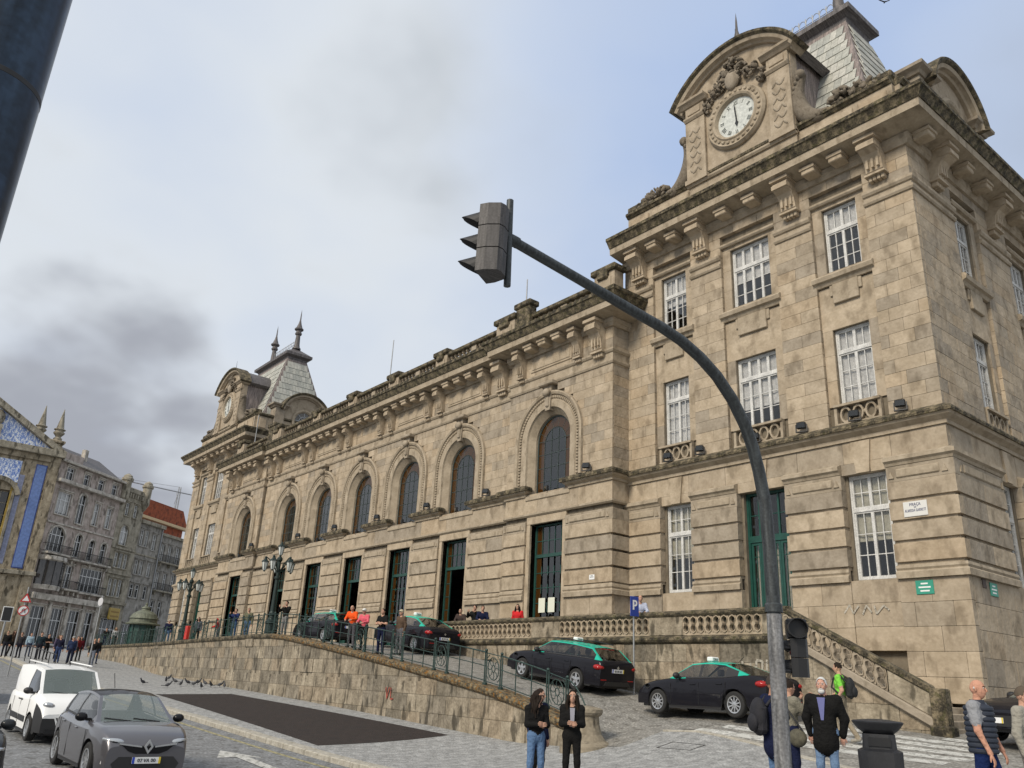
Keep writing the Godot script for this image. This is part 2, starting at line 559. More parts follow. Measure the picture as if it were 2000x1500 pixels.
func lut(t: Array, x: float) -> float:
	if x <= t[0][0]:
		return t[0][1]
	for i in t.size() - 1:
		if x <= t[i + 1][0]:
			return lerpf(t[i][1], t[i + 1][1], (x - t[i][0]) / (t[i + 1][0] - t[i][0]))
	return t[t.size() - 1][1]

const RAMP_IN := [[-95.0, 1.5], [-34.0, 1.5], [-32.0, 1.42], [-23.9, 0.46], [-20.9, 0.15], [-17.7, -0.22], [-15.0, -0.42]]
const COPE := [[-86.5, 1.62], [-62.7, 1.68], [-50.8, 1.82], [-42.0, 1.88], [-40.0, 1.86], [-38.0, 1.76], [-30.1, 0.98], [-25.9, 0.52], [-22.5, 0.12], [-20.8, -0.1], [-19.2, -0.38], [-18.0, -0.62], [-16.6, -0.95]]

func zw(x: float) -> float:
	return 8.9 + (x + 16.6) * 0.0596

# height of the forecourt and of the ramp that climbs to it
func uy(x: float, z: float) -> float:
	var t := clampf((z - 3.6) / (zw(x) - 3.6), 0.0, 1.0)
	var u := lerpf(lut(RAMP_IN, x), lut(COPE, x) - 0.07, t)
	return lerpf(gy(x, z), u, smoothstep(-15.2, -18.5, x))

func hy(x: float, z: float) -> float:
	return uy(x, z) if x < -15.2 and z < zw(x) and z > 0.0 and x > -86.0 else gy(x, z)

# a sheet between two lines z = a(x) and z = b(x)
func sheet(b: B, xs: Array, za: Callable, zb: Callable, rows: int, h: Callable, lift := 0.0) -> void:
	var last := []
	for i in xs.size():
		var x: float = xs[i]
		var col := []
		for j in rows + 1:
			var z := lerpf(za.call(x), zb.call(x), float(j) / rows)
			col.append(Vector3(x, h.call(x, z) + lift, z))
		if i > 0:
			for j in rows:
				b.quad(last[j], last[j + 1], col[j + 1], col[j])
		last = col

func steps(a: float, b: float, d: float) -> Array:
	var r := []
	var k := maxi(1, int(ceil((b - a) / d)))
	for i in k + 1:
		r.append(a + (b - a) * i / k)
	return r

const KERB := [[-15.2, 7.3], [-14.5, 7.1], [-12.4, 7.5], [-9.5, 8.7], [-6.0, 10.4], [0.0, 13.0], [10.0, 16.0], [45.0, 20.0]]

func make_ground() -> void:
	M.road = mat(lin(0.34, 0.35, 0.36), 0.85, 0.0, TEX.cobble, 5.3, TEX.cells_n, 0.5)
	M.ramp = mat(lin(0.42, 0.405, 0.37), 0.88, 0.0, TEX.cobble, 5.0, TEX.cells_n, 0.6)
	M.pave = mat(lin(0.50, 0.505, 0.50), 0.9, 0.0, TEX.pave, 4.1, TEX.cells_n, 0.5)
	M.kerb = mat(lin(0.44, 0.43, 0.40), 0.9, 0.0, TEX.stone, 2.9, TEX.stone_n, 0.6)
	M.soil = mat(lin(0.032, 0.020, 0.016), 0.95, 0.0, TEX.fibre, 2.0, TEX.stone_n, 1.2)
	M.paintw = mat(lin(0.66, 0.66, 0.64), 0.8, 0.0, TEX.wornw, 1.4)
	M.painty = mat(lin(0.42, 0.38, 0.22), 0.8, 0.0, TEX.wornw, 1.1)
	var g := func(x, z): return gy(x, z)
	var low := func(x, z): return gy(x, z) - 0.12
	var b := B.new()
	b.quad(Vector3(-700, -3.2, 700), Vector3(700, -3.2, 700), Vector3(700, -3.2, -700), Vector3(-700, -3.2, -700))
	structure("terrain", b, M.pave)
	# pavements
	b = B.new()
	sheet(b, steps(-15.2, 45, 1.0), func(x): return lut(KERB, x), func(x): return 14.0 if x < -12 else minf(60.0, 14.0 + (x + 12.0) * 8.0), 22, g)
	sheet(b, steps(-86.5, -15.2, 1.2), func(x): return zw(x) - 0.2, func(_x): return 13.9, 10, g)
	sheet(b, steps(-145, -86.5, 2.0), func(_x): return -45.0, func(_x): return 13.9, 30, g)
	structure("pavement", b, M.pave)
	# road of small granite setts in front, with the line of the kerb
	b = B.new()
	sheet(b, steps(-145, -8, 1.5), func(x): return 14.3 if x < -12 else minf(60.0, 14.3 + (x + 12.0) * 8.0), func(_x): return 62.0, 26, low)
	structure("road", b, M.road)
	# the ramp, the forecourt and the roadway round the corner
	b = B.new()
	sheet(b, steps(-31, -15.2, 0.6), func(_x): return 3.3, func(x): return zw(x) - 0.05, 10, func(x, z): return uy(x, z))
	sheet(b, steps(-86.5, -31, 1.5), func(_x): return 0.2, func(x): return zw(x) - 0.05, 10, func(x, z): return uy(x, z))
	structure("forecourt", b, M.ramp)
	b = B.new()
	sheet(b, steps(-15.2, 45, 0.8), func(_x): return -45.0, func(x): return lut(KERB, x) - 0.1, 60, g)
	structure("side_road", b, M.ramp)
	# kerb stones
	var kerb := Node3D.new()
	kerb.name = "kerb"
	add_child(kerb)
	kerb.set_meta("kind", "structure")
	var x := -84.0
	while x < -12.5:
		var l := 1.0 + rng.randf() * 0.35
		b = B.new()
		b.cham(-l / 2 + 0.008, -0.2, -0.2, l / 2 - 0.008, 0.012 + rng.randf() * 0.012, 0.2, 0.025)
		var o := part(kerb, "kerb_stone", b, M.kerb)
		var p := Vector3(x + l / 2, gy(x + l / 2, 14.1), 14.1)
		o.transform = Transform3D(Basis(Vector3.BACK, atan2(gy(x + l, 14.1) - gy(x, 14.1), l)), p)
		x += l
	var kx := -15.2
	while kx < 12.0:
		var z0 := lut(KERB, kx)
		var z1 := lut(KERB, kx + 1.0)
		var a := Vector3(kx, gy(kx, z0), z0)
		var c := Vector3(kx + 1.0, gy(kx + 1.0, z1), z1)
		b = B.new()
		b.cham(-0.115 + 0.0, -0.2, -(c - a).length() / 2 + 0.006, 0.115, 0.022, (c - a).length() / 2 - 0.006, 0.015)
		part(kerb, "kerb_stone", b, M.kerb, Transform3D(Basis.looking_at(c - a, Vector3.UP), (a + c) / 2))
		kx += 1.0
	# dark brown bed in the pavement
	b = B.new()
	sheet(b, steps(-39.6, -22.1, 0.8), func(xx): return 9.2, func(xx): return lerpf(12.6, 13.55, (xx + 39.6) / 17.5), 6, g, 0.006)
	var o := structure("brown_paving", b, M.soil)
	o.set_meta("kind", "structure")
	# painted markings
	var mk := Node3D.new()
	mk.name = "road_markings"
	mk.set_meta("kind", "structure")
	add_child(mk)
	b = B.new()
	sheet(b, steps(-84, -12.5, 1.5), func(_x): return 14.78, func(_x): return 14.92, 1, low, 0.005)
	part(mk, "kerb_line", b, M.painty)
	for s in [[7.05, -14.4, -8.2], [6.4, -14.0, -8.0], [5.75, -13.5, -7.9], [5.1, -13.0, -7.9], [4.5, -12.5, -8.3], [3.95, -9.6, -8.6]]:
		b = B.new()
		sheet(b, steps(s[1], s[2], 0.5), func(_x): return s[0] - 0.2, func(_x): return s[0] + 0.2, 2, g, 0.006)
		part(mk, "crossing_stripe", b, M.paintw)
	# arrow that points up the street
	b = B.new()
	var arrow := [[-22.6, 16.05], [-20.9, 15.55], [-21.3, 15.85], [-17.6, 16.2], [-17.6, 16.5], [-21.3, 16.15], [-21.2, 16.65]]
	var poly := PackedVector2Array()
	for q in arrow:
		poly.append(Vector2(q[0], q[1]))
	var idx := Geometry2D.triangulate_polygon(poly)
	for i in range(0, idx.size(), 3):
		var t := []
		for k in 3:
			var q := poly[idx[i + k]]
			t.append(Vector3(q.x, gy(q.x, q.y) - 0.113, q.y))
		b.tri(t[0], t[1], t[2])
	part(mk, "lane_arrow", b, M.paintw)
	# inspection cover in the pavement by the ramp
	b = B.new()
	var mc := Vector3(-13.6, 0, 8.6)
	for e in [[-0.5, -0.3, 0.5, -0.27], [-0.5, 0.27, 0.5, 0.3], [-0.5, -0.27, -0.47, 0.27], [0.47, -0.27, 0.5, 0.27]]:
		var r := []
		for q in [[e[0], e[3]], [e[2], e[3]], [e[2], e[1]], [e[0], e[1]]]:
			r.append(Vector3(mc.x + q[0], gy(mc.x + q[0], mc.z + q[1]) + 0.006, mc.z + q[1]))
		b.quad(r[0], r[1], r[2], r[3])
	part(mk, "cover_frame", b, M.dark)

# ---------------------------------------------------------------- the station
const LIM := {"ashlar_block": 46.0, "rustication_block": 90.0, "plinth_block": 90.0, "roof_tile": 40.0}
const RX := Basis(Vector3(1, 0, 0), Vector3(0, 0, 1), Vector3(0, -1, 0))  # turns a lathe's axis to face outward (+z)
const SIDE := Basis(Vector3(0, 0, -1), Vector3(0, 1, 0), Vector3(1, 0, 0))

func blk(kind: String, xf: Transform3D, x0: float, y0: float, z0: float, x1: float, y1: float, z1: float, tone := -1) -> void:
	var ce := Vector3(x0 + x1, y0 + y1, z0 + z1) / 2
	if tone < 0:
		tone = [0, 0, 1, 1, 2, 2, 3, 4, 5][rng.randi() % 9]
	if depth(xf * ce) < LIM[kind] and counts.get(kind, 0) < 300:
		counts[kind] = counts.get(kind, 0) + 1
		wpart(station, kind, shared.block, M.stone[tone], xf * TS(ce, Vector3(x1 - x0, y1 - y0, z1 - z0)))
	else:
		if not merged.has(kind):
			merged[kind] = [B.new(), B.new(), B.new(), B.new(), B.new(), B.new()]
		var b: B = merged[kind][tone]
		b.xf = xf
		b.box(x0, y0, z0, x1, y1, z1)

func flush_merged() -> void:
	for kind in merged:
		var m := ArrayMesh.new()
		for t in 6:
			var b: B = merged[kind][t]
			if b.v.size() == 0:
				continue
			var arr := []
			arr.resize(Mesh.ARRAY_MAX)
			arr[Mesh.ARRAY_VERTEX] = b.v
			arr[Mesh.ARRAY_NORMAL] = b.n
			m.add_surface_from_arrays(Mesh.PRIMITIVE_TRIANGLES, arr)
			m.surface_set_material(m.get_surface_count() - 1, M.slate[t % 4] if kind == "roof_tile" else M.stone[t])
		var o := MeshInstance3D.new()
		o.name = {"ashlar_block": "ashlar_courses", "rustication_block": "rusticated_courses", "plinth_block": "plinth_courses", "roof_tile": "roof_tiling"}[kind]
		o.mesh = m
		o.set_meta("kind", "stuff")
		station.add_child(o, true)
		o.transform = station.transform.affine_inverse()

func spans(x0: float, x1: float, holes: Array) -> Array:
	var r := [[x0, x1]]
	for h in holes:
		var q := []
		for s in r:
			if h[1] <= s[0] or h[0] >= s[1]:
				q.append(s)
				continue
			if h[0] > s[0]: q.append([s[0], h[0]])
			if h[1] < s[1]: q.append([h[1], s[1]])
		r = q
	return r

func courses(kind: String, xf: Transform3D, x0: float, x1: float, y0: float, y1: float, ch: float, z0: float, z1: float, holes: Array, bw: float) -> void:
	var k := maxi(1, int(round((y1 - y0) / ch)))
	for i in k:
		var yb := y0 + (y1 - y0) * i / k
		var yt := y0 + (y1 - y0) * (i + 1) / k
		var cut := []
		for h in holes:
			if h[1] < yt - 0.02 and h[3] > yb + 0.02:
				cut.append([h[0], h[2]])
		for s in spans(x0, x1, cut):
			var w: float = s[1] - s[0]
			if w < 0.05:
				continue
			var edges := [s[0]]
			var c := maxi(1, int(round(w / bw)))
			if i % 2 == 1 and w > bw * 0.9:
				for j in c:
					edges.append(s[0] + w * (j + 0.5) / c)
			else:
				for j in range(1, c):
					edges.append(s[0] + w * j / c)
			edges.append(s[1])
			for j in range(1, edges.size() - 1):
				edges[j] += (rng.randf() - 0.5) * bw * 0.25
			for j in edges.size() - 1:
				blk(kind, xf, edges[j] + 0.005, yb + 0.005, z0, edges[j + 1] - 0.005, yt - 0.005, z1 + (rng.randf() - 0.5) * 0.008)

# a timber window in the opening [u - w/2, u + w/2] x [y0, y1]
func win(xf: Transform3D, called: String, u: float, y0: float, y1: float, w: float, z: float, leaves: int, cols: int, rows: int, urows: int, split: float, frame: Material, gl: Material, cur := 0.0, curm: Material = null, fully := true) -> Node3D:
	var o := node(station, called, station.transform.affine_inverse() * xf * T(u, y0, z))
	var h := y1 - y0
	var x0 := -w / 2
	var f := B.new()
	var t := 0.065
	for q in [[x0, 0, x0 + t, h], [-x0 - t, 0, -x0, h], [x0 + t, 0, -x0 - t, t], [x0 + t, h - t, -x0 - t, h]]:
		f.box(q[0], q[1], -0.06, q[2], q[3], 0.06)
	var ys := h * split
	f.box(x0 + t, ys - 0.06, -0.07, -x0 - t, ys + 0.06, 0.075)
	var g := B.new()
	var lw := (w - 2 * t) / leaves
	for e in [[t, ys - 0.06, rows], [ys + 0.06, h - t, urows]]:
		for i in leaves:
			var a := x0 + t + lw * i
			var s := 0.05
			f.box(a, e[0], -0.035, a + s, e[1], 0.04)
			f.box(a + lw - s, e[0], -0.035, a + lw, e[1], 0.04)
			f.box(a + s, e[0], -0.035, a + lw - s, e[0] + s, 0.04)
			f.box(a + s, e[1] - s, -0.035, a + lw - s, e[1], 0.04)
			var pw := (lw - 2 * s) / cols
			var ph: float = (e[1] - e[0] - 2 * s) / e[2]
			for c in range(1, cols):
				g.box(a + s + pw * c - 0.014, e[0] + s, -0.02, a + s + pw * c + 0.014, e[1] - s, 0.025)
			for r in range(1, e[2]):
				g.box(a + s, e[0] + s + ph * r - 0.014, -0.018, a + lw - s, e[0] + s + ph * r + 0.014, 0.022)
			if fully:
				for c in cols:
					for r in e[2]:
						part(o, "pane", shared.pane, gl, TS(Vector3(a + s + pw * (c + 0.5), e[0] + s + ph * (r + 0.5), -0.005 + rng.randf() * 0.004), Vector3(pw, ph, 1)))
			else:
				part(o, "pane", shared.pane, gl, TS(Vector3(a + lw / 2, (e[0] + e[1]) / 2, 0), Vector3(lw - 2 * s, e[1] - e[0] - 2 * s, 1)))
	part(o, "frame", f, frame)
	part(o, "glazing_bars", g, frame)
	if cur > 0.0:
		var cb := B.new()
		var k := int(w / 0.06)
		for i in k:
			var a := x0 + 0.03 + (w - 0.06) * i / k
			var b := x0 + 0.03 + (w - 0.06) * (i + 1) / k
			var za := -0.09 + sin(i * 1.3) * 0.012
			var zb := -0.09 + sin((i + 1) * 1.3) * 0.012
			cb.quad(Vector3(a, h * (1.0 - cur) + 0.02, za), Vector3(b, h * (1.0 - cur) + 0.02, zb), Vector3(b, h - 0.03, zb), Vector3(a, h - 0.03, za))
		part(o, "curtain", cb, curm)
	return o

func prof(a: Array) -> Array:
	var r := []
	for i in range(0, a.size(), 2):
		r.append(Vector2(a[i], a[i + 1]))
	return r

func mouldings(called: String, xf: Transform3D, paths: Array, p: Array, m: Material) -> void:
	for q in paths:
		var b := B.new(xf)
		b.sweep(q, p)
		wpart(station, called, b, m)

# S-shaped console, 1 m high and 1 m deep, hung from its top back edge
func console_mesh(w: float, h: float, d: float) -> ArrayMesh:
	var b := B.new()
	b.xf = Transform3D(Basis(Vector3(0, 0, 1), Vector3(0, 1, 0), Vector3(-1, 0, 0)), Vector3.ZERO)
	var poly := PackedVector2Array([Vector2(0, 0), Vector2(0, -h), Vector2(d * 0.22, -h), Vector2(d * 0.34, -h * 0.93), Vector2(d * 0.36, -h * 0.8), Vector2(d * 0.42, -h * 0.62), Vector2(d * 0.6, -h * 0.46), Vector2(d * 0.85, -h * 0.38), Vector2(d * 0.93, -h * 0.28), Vector2(d * 0.9, -h * 0.17), Vector2(d * 0.84, -h * 0.13), Vector2(d * 0.84, 0)])
	b.extr(poly, -w / 2, w / 2)
	b.xf = Transform3D.IDENTITY
	b.box(-w * 0.62, -h * 0.1, 0, w * 0.62, 0, d)
	b.box(-w * 0.6, -h * 1.06, 0, w * 0.6, -h, d * 0.4)
	for s in [-0.3, 0.0, 0.3]:
		b.box(w * s - w * 0.07, -h * 0.86, d * 0.3, w * s + w * 0.07, -h * 0.5, d * 0.48)
	for s in [-0.36, -0.12, 0.12, 0.36]:
		b.cham(w * s - w * 0.1, -h * 1.2, 0.0, w * s + w * 0.1, -h * 1.06, d * 0.26, 0.02)
	b.box(-w * 0.53, -h * 0.36, d * 0.5, w * 0.53, -h * 0.22, d * 0.96)
	return b.mesh()

func leaves_blob(b: B, ce: Vector3, r: Vector3, k: int, s: float) -> void:
	for i in k:
		var p := Vector3(rng.randf() * 2 - 1, rng.randf() * 2 - 1, rng.randf() * 2 - 1)
		if p.length() > 1:
			p = p.normalized() * 0.9
		var q := s * (0.6 + rng.randf() * 0.8)
		b.xf = Transform3D(Basis.from_euler(Vector3(rng.randf() * 6, rng.randf() * 6, rng.randf() * 6)), ce + p * r)
		b.ball(Vector3.ZERO, Vector3(q, q * 0.45, q * 0.7), 6, 4)
	b.xf = Transform3D.IDENTITY

func pavilion(cx: float, near: bool) -> void:
	var hw := 6.6
	var xf := T(cx, 0, 0)
	var sx := Transform3D(SIDE, Vector3(cx + hw, 0, 0))
	var bays := [[-3.87, 1.33, 0], [0.0, 1.78, 1], [3.87, 1.33, 0]]
	var sbays := [[4.2, 1.33, 0], [9.2, 1.7, 0], [14.2, 1.33, 0]]
	var faces := [[xf, -hw, hw, bays]]
	if near:
		faces.append([sx, 0.2, 18.0, sbays])
	var top_paths := []
	var low_paths := []
	var up_paths := []
	for fi in faces.size():
		var F = faces[fi]
		var fx: Transform3D = F[0]
		var holes := []
		var rec := []
		var gnd := []
		for q in F[3]:
			var a: float = q[0] - q[1] / 2
			var c: float = q[0] + q[1] / 2
			holes.append([a, 1.5 if q[2] == 1 else 3.64, c, 7.0])
			holes.append([a, 9.46, c, 12.28])
			holes.append([a, 14.45, c, 17.14])
			rec.append([a - 0.38, c + 0.38])
			gnd.append([a - 0.1, c + 0.1])
		# wall behind the facing
		var b := B.new(fx)
		b.wall(F[1] + 0.05, -1.2, F[2] - 0.05, 19.6, -0.6, -0.2, holes)
		wpart(station, "wall", b, M.joint)
		# upper storeys
		var band := []
		for r in rec:
			band.append([r[0], 8.0, r[1], 17.45])
		courses("ashlar_block", fx, F[1], F[2] , 8.72, 18.3, 0.456, -0.2, 0.0, band, 1.05)
		for i in F[3].size():
			var q = F[3][i]
			var r = rec[i]
			var u: float = q[0]
			var w: float = q[1]
			# jamb strips and spandrels of the recessed bay
			for s in [[r[0], u - w / 2], [u + w / 2, r[1]]]:
				courses("ashlar_block", fx, s[0], s[1], 9.46, 12.28, 0.94, -0.2, -0.13, [], 1.0)
				courses("ashlar_block", fx, s[0], s[1], 14.45, 17.14, 0.9, -0.2, -0.13, [], 1.0)
			blk("ashlar_block", fx, r[0], 12.28, -0.2, r[1], 13.0, -0.13, 2)
			blk("ashlar_block", fx, r[0], 13.0, -0.2, r[1], 13.95, -0.13, 0)
			blk("ashlar_block", fx, r[0], 17.14, -0.2, r[1], 17.45, -0.13, 1)
			b = B.new(fx)
			b.sweep(prof([r[0] - 0.1, -0.13, r[1] + 0.1, -0.13]), prof([0, 13.98, 0.1, 13.98, 0.16, 14.1, 0.26, 14.14, 0.3, 14.28, 0.24, 14.36, 0, 14.4]))
			b.sweep(prof([u - w / 2 - 0.1, -0.2, u + w / 2 + 0.1, -0.2]), prof([0, 14.36, 0.2, 14.36, 0.22, 14.44, 0, 14.46]))
			wpart(station, "window_sill", b, M.trim)
			b = B.new(fx)
			b.cham(u - w * 0.36, 13.22, -0.14, u + w * 0.36, 13.98, -0.02, 0.02)
			b.cham(u - w * 0.36 - 0.12, 13.55, -0.14, u + w * 0.36 + 0.12, 13.98, -0.06, 0.02)
			wpart(station, "apron_panel", b, M.trim)
			b = B.new(fx)
			b.sweep(prof([r[0] - 0.02, -0.13, r[1] + 0.02, -0.13]), prof([0, 17.3, 0.12, 17.3, 0.17, 17.36, 0.17, 17.44, 0, 17.46]))
			wpart(station, "hood_mould", b, M.trim)
			# pierced panel under the first-floor window
			var bal := node(station, "pierced_balustrade", station.transform.affine_inverse() * fx * T(u, 8.72, -0.1))
			var rb := B.new()
			rb.box(-w / 2 - 0.16, 0, -0.06, w / 2 + 0.16, 0.07, 0.12)
			rb.box(-w / 2 - 0.16, 0.66, -0.06, w / 2 + 0.16, 0.74, 0.16)
			rb.box(-w / 2 - 0.16, 0.07, -0.06, -w / 2 - 0.06, 0.66, 0.1)
			rb.box(w / 2 + 0.06, 0.07, -0.06, w / 2 + 0.16, 0.66, 0.1)
			part(bal, "rail", rb, M.trim)
			part(bal, "backing", B_box(-w / 2 - 0.06, 0.07, -0.1, w / 2 + 0.06, 0.66, -0.07), M.joint)
			var kk := 3 if w < 1.5 else 4
			for j in kk:
				part(bal, "ring", shared.oval, M.trim, TS(Vector3(-w / 2 + w * (j + 0.5) / kk, 0.365, 0.0), Vector3(w / kk / 0.44, 1.0, 1.0)))
			# windows
			var fine: bool = near and (fi == 0 or i == 0)
			var curt = [0.96, 0.96, 0.97][i] if fi == 0 else 0.96
			if w > 1.5 and fi == 0:
				curt = 0.72
			var l := 2 if w < 1.5 else 4
			var cc := 2 if w < 1.5 else 1
			win(fx, "window", u, 9.46, 12.28, w, -0.36, l, cc, 3, 1, 0.70, M.white, M.glass, curt, M.curtain, fine)
			win(fx, "window", u, 14.45, 17.14, w, -0.36, l, cc, 3, 1, 0.66, M.white, M.glass, [0.5, 0.55, 0.32][i] if fi == 0 else 0.4, M.curtain, fine)
			if q[2] == 0:
				win(fx, "window", u, 3.64, 7.0, w, -0.32, 2, 2, 3, 2, 0.66, M.white, M.glass, 0.64 if i != 0 else 0.62, M.cream, fine)
			else:
				pavilion_door(fx, u, w)
		# ground storey
		var gspan := spans(F[1], F[2], gnd)
		var up := spans(F[1], F[2], rec)
		for s in gspan:
			var a: float = s[0]
			var c: float = s[1]
			var last: bool = fi == 0 and absf(c - hw) < 0.01
			var e := 0.12 if last and near else 0.0
			for y in [[4.05, 4.6], [4.7, 5.22], [5.32, 5.87], [5.97, 6.5]]:
				var nb := 1 if c - a < 2.2 else 2
				for j in nb:
					var p0: float = a + (c - a) * j / nb + (0.0 if j == 0 else 0.004)
					var p1: float = a + (c - a) * (j + 1) / nb - (0.0 if j == nb - 1 else 0.004) + (e if j == nb - 1 else 0.0)
					blk("rustication_block", fx, p0, y[0], -0.2, p1, y[1], 0.12)
			for y in [3.95, 4.6, 5.22, 5.87]:
				b = B.new(fx)
				b.box(a + 0.04, y + (0.0 if y < 4 else 0.0), -0.2, c - 0.04 + e * 0.3, y + 0.1, 0.035)
				wpart(station, "groove_bed", b, M.trim)
			# panelled frieze
			b = B.new(fx)
			b.cham(a, 6.5, -0.2, c + e, 7.02, 0.1, 0.015)
			wpart(station, "frieze_block", b, M.stone[3])
			b = B.new(fx)
			b.cham(a + 0.32, 6.62, 0.05, c - 0.32, 6.9, 0.15, 0.03)
			for t in [a + 0.16, c - 0.16]:
				b.extr(PackedVector2Array([Vector2(t - 0.09, 6.62), Vector2(t + 0.09, 6.62), Vector2(t, 6.84)]), 0.09, 0.14)
			wpart(station, "frieze_panel", b, M.trim)
			courses("plinth_block", fx, a, c + e * 0.5, 0.1 if fi == 0 else -0.9, 3.56, 0.69, -0.2, 0.06, [], 1.25)
		courses("plinth_block", fx, F[1], F[2], 7.36, 8.1, 0.74, -0.2, 0.0, [], 1.6)
		for q in F[3]:
			if q[2] == 0:
				courses("plinth_block", fx, q[0] - q[1] / 2 - 0.1, q[0] + q[1] / 2 + 0.1, 1.5, 3.6, 0.7, -0.2, 0.04, [], 1.5)
			b = B.new(fx)
			b.extr(PackedVector2Array([Vector2(q[0] - 0.22, 7.0), Vector2(q[0] + 0.22, 7.0), Vector2(q[0] + 0.34, 8.05), Vector2(q[0] - 0.34, 8.05)]), -0.2, 0.07)
			wpart(station, "keystone", b, M.stone[2])
			for s in [-1, 1]:
				blk("plinth_block", fx, q[0] + (-q[1] / 2 - 0.1 if s < 0 else 0.24), 7.0, -0.2, q[0] + (-0.24 if s < 0 else q[1] / 2 + 0.1), 7.36, 0.0)
		# plan paths for the mouldings
		for k in [[gspan, low_paths], [up, up_paths]]:
			for s in k[0]:
				var pts := []
				if fi == 0:
					if not near and absf(s[0] + hw) < 0.01:
						pts.append(Vector2(-hw, -4))
					pts.append(Vector2(s[0], 0))
					pts.append(Vector2(s[1], 0))
					if near and absf(s[1] - hw) < 0.01:
						pts.append(Vector2(hw, -(4.2 - 0.665 - (0.1 if k[1] == low_paths else 0.38))))
				elif s[0] < 1.0:
					continue
				else:
					pts = [Vector2(hw, -s[0]), Vector2(hw, -s[1])]
				k[1].append(pts)
	var whole := [Vector2(-hw, 0), Vector2(hw, 0), Vector2(hw, -18.0)] if near else [Vector2(-hw, -9), Vector2(-hw, 0), Vector2(hw, 0), Vector2(hw, -9)]
	var belt := [Vector2(-hw, 0), Vector2(hw, 0), Vector2(hw, -18.0)] if near else [Vector2(-hw, -9), Vector2(-hw, 0), Vector2(hw, 0)]
	mouldings("base_mould", xf, low_paths, prof([0, 3.56, 0.17, 3.56, 0.17, 3.74, 0.1, 3.8, 0.14, 3.86, 0.12, 3.95, 0, 3.97]), M.trim)
	mouldings("frieze_cap", xf, low_paths, prof([0, 7.02, 0.12, 7.02, 0.16, 7.1, 0.24, 7.16, 0.24, 7.28, 0.05, 7.37, 0, 7.37]), M.trim)
	mouldings("capital_mould", xf, up_paths, prof([0, 16.45, 0.06, 16.45, 0.1, 16.52, 0.1, 16.6, 0.02, 16.62, 0.02, 16.78, 0.08, 16.8, 0.13, 16.88, 0.13, 16.98, 0, 17.02]), M.trim)
	mouldings("belt_course", xf, [belt], prof([0, 8.1, 0.07, 8.1, 0.07, 8.22, 0.26, 8.34, 0.3, 8.42, 0, 8.42]), M.trim)
	mouldings("belt_ledge", xf, [belt], prof([0, 8.42, 0.36, 8.42, 0.38, 8.5, 0.35, 8.57, 0.05, 8.73, 0, 8.73]), M.mossy)
	mouldings("bed_mould", xf, [whole], prof([0, 18.22, 0.1, 18.22, 0.16, 18.36, 0.2, 18.4, 0.2, 18.6, 0, 18.62]), M.trim)
	mouldings("cornice", xf, [whole], prof([0, 18.6, 0.98, 18.76, 1.02, 18.76, 1.04, 19.06, 0, 19.08]), M.trim)
	mouldings("cornice_gutter", xf, [whole], prof([0, 19.06, 1.08, 19.06, 1.12, 19.14, 1.24, 19.32, 1.3, 19.36, 1.3, 19.5, 0.4, 19.66, 0, 19.74]), M.mossy)
	# consoles and modillions
	var cons := [-5.55, -2.12, 2.12, 5.55]
	var scons := [3.6 - 1.7, 6.6, 11.4]
	for u in cons:
		wpart(station, "console", shared.console, M.stone[2], xf * T(u, 18.72, 0.0))
	for i in 3:
		for t in [0.34, 0.66]:
			wpart(station, "modillion", shared.modillion, M.stone[2], xf * T(lerpf(cons[i], cons[i + 1], t), 18.64, 0.2))
	if near:
		for u in scons:
			wpart(station, "console", shared.console, M.stone[2], sx * T(u, 18.72, 0.0))
		for u in [0.4, 3.4, 5.0, 8.2, 9.8, 13.0]:
			wpart(station, "modillion", shared.modillion, M.stone[2], sx * T(u, 18.64, 0.2))
	attic(cx, near)
	# the inside, closed by floors, a back wall and the side walls that no window pierces
	var b := B.new(xf)
	b.box(-hw + 0.2, 8.2, -17.6, hw - 0.65, 8.35, -0.65)
	b.box(-hw + 0.2, 13.4, -17.6, hw - 0.65, 13.55, -0.65)
	b.box(-hw + 0.2, 19.3, -17.6, hw - 0.65, 19.5, -0.65)
	b.box(-hw + 0.2, 1.2, -17.6, hw - 0.65, 1.45, -0.65)
	wpart(station, "floor_slab", b, M.inside)
	b = B.new(xf)
	b.box(-hw, -1.2, -18.0, -hw + 0.2, 19.6, -0.6)
	b.box(-hw + 0.2, -1.2, -18.0, hw - 0.6, 19.6, -17.6)
	if not near:
		b.box(hw - 0.6, -1.2, -18.0, hw, 19.6, -0.6)
	wpart(station, "wall", b, M.stone[1])

func B_box(x0, y0, z0, x1, y1, z1) -> B:
	var b := B.new()
	b.box(x0, y0, z0, x1, y1, z1)
	return b

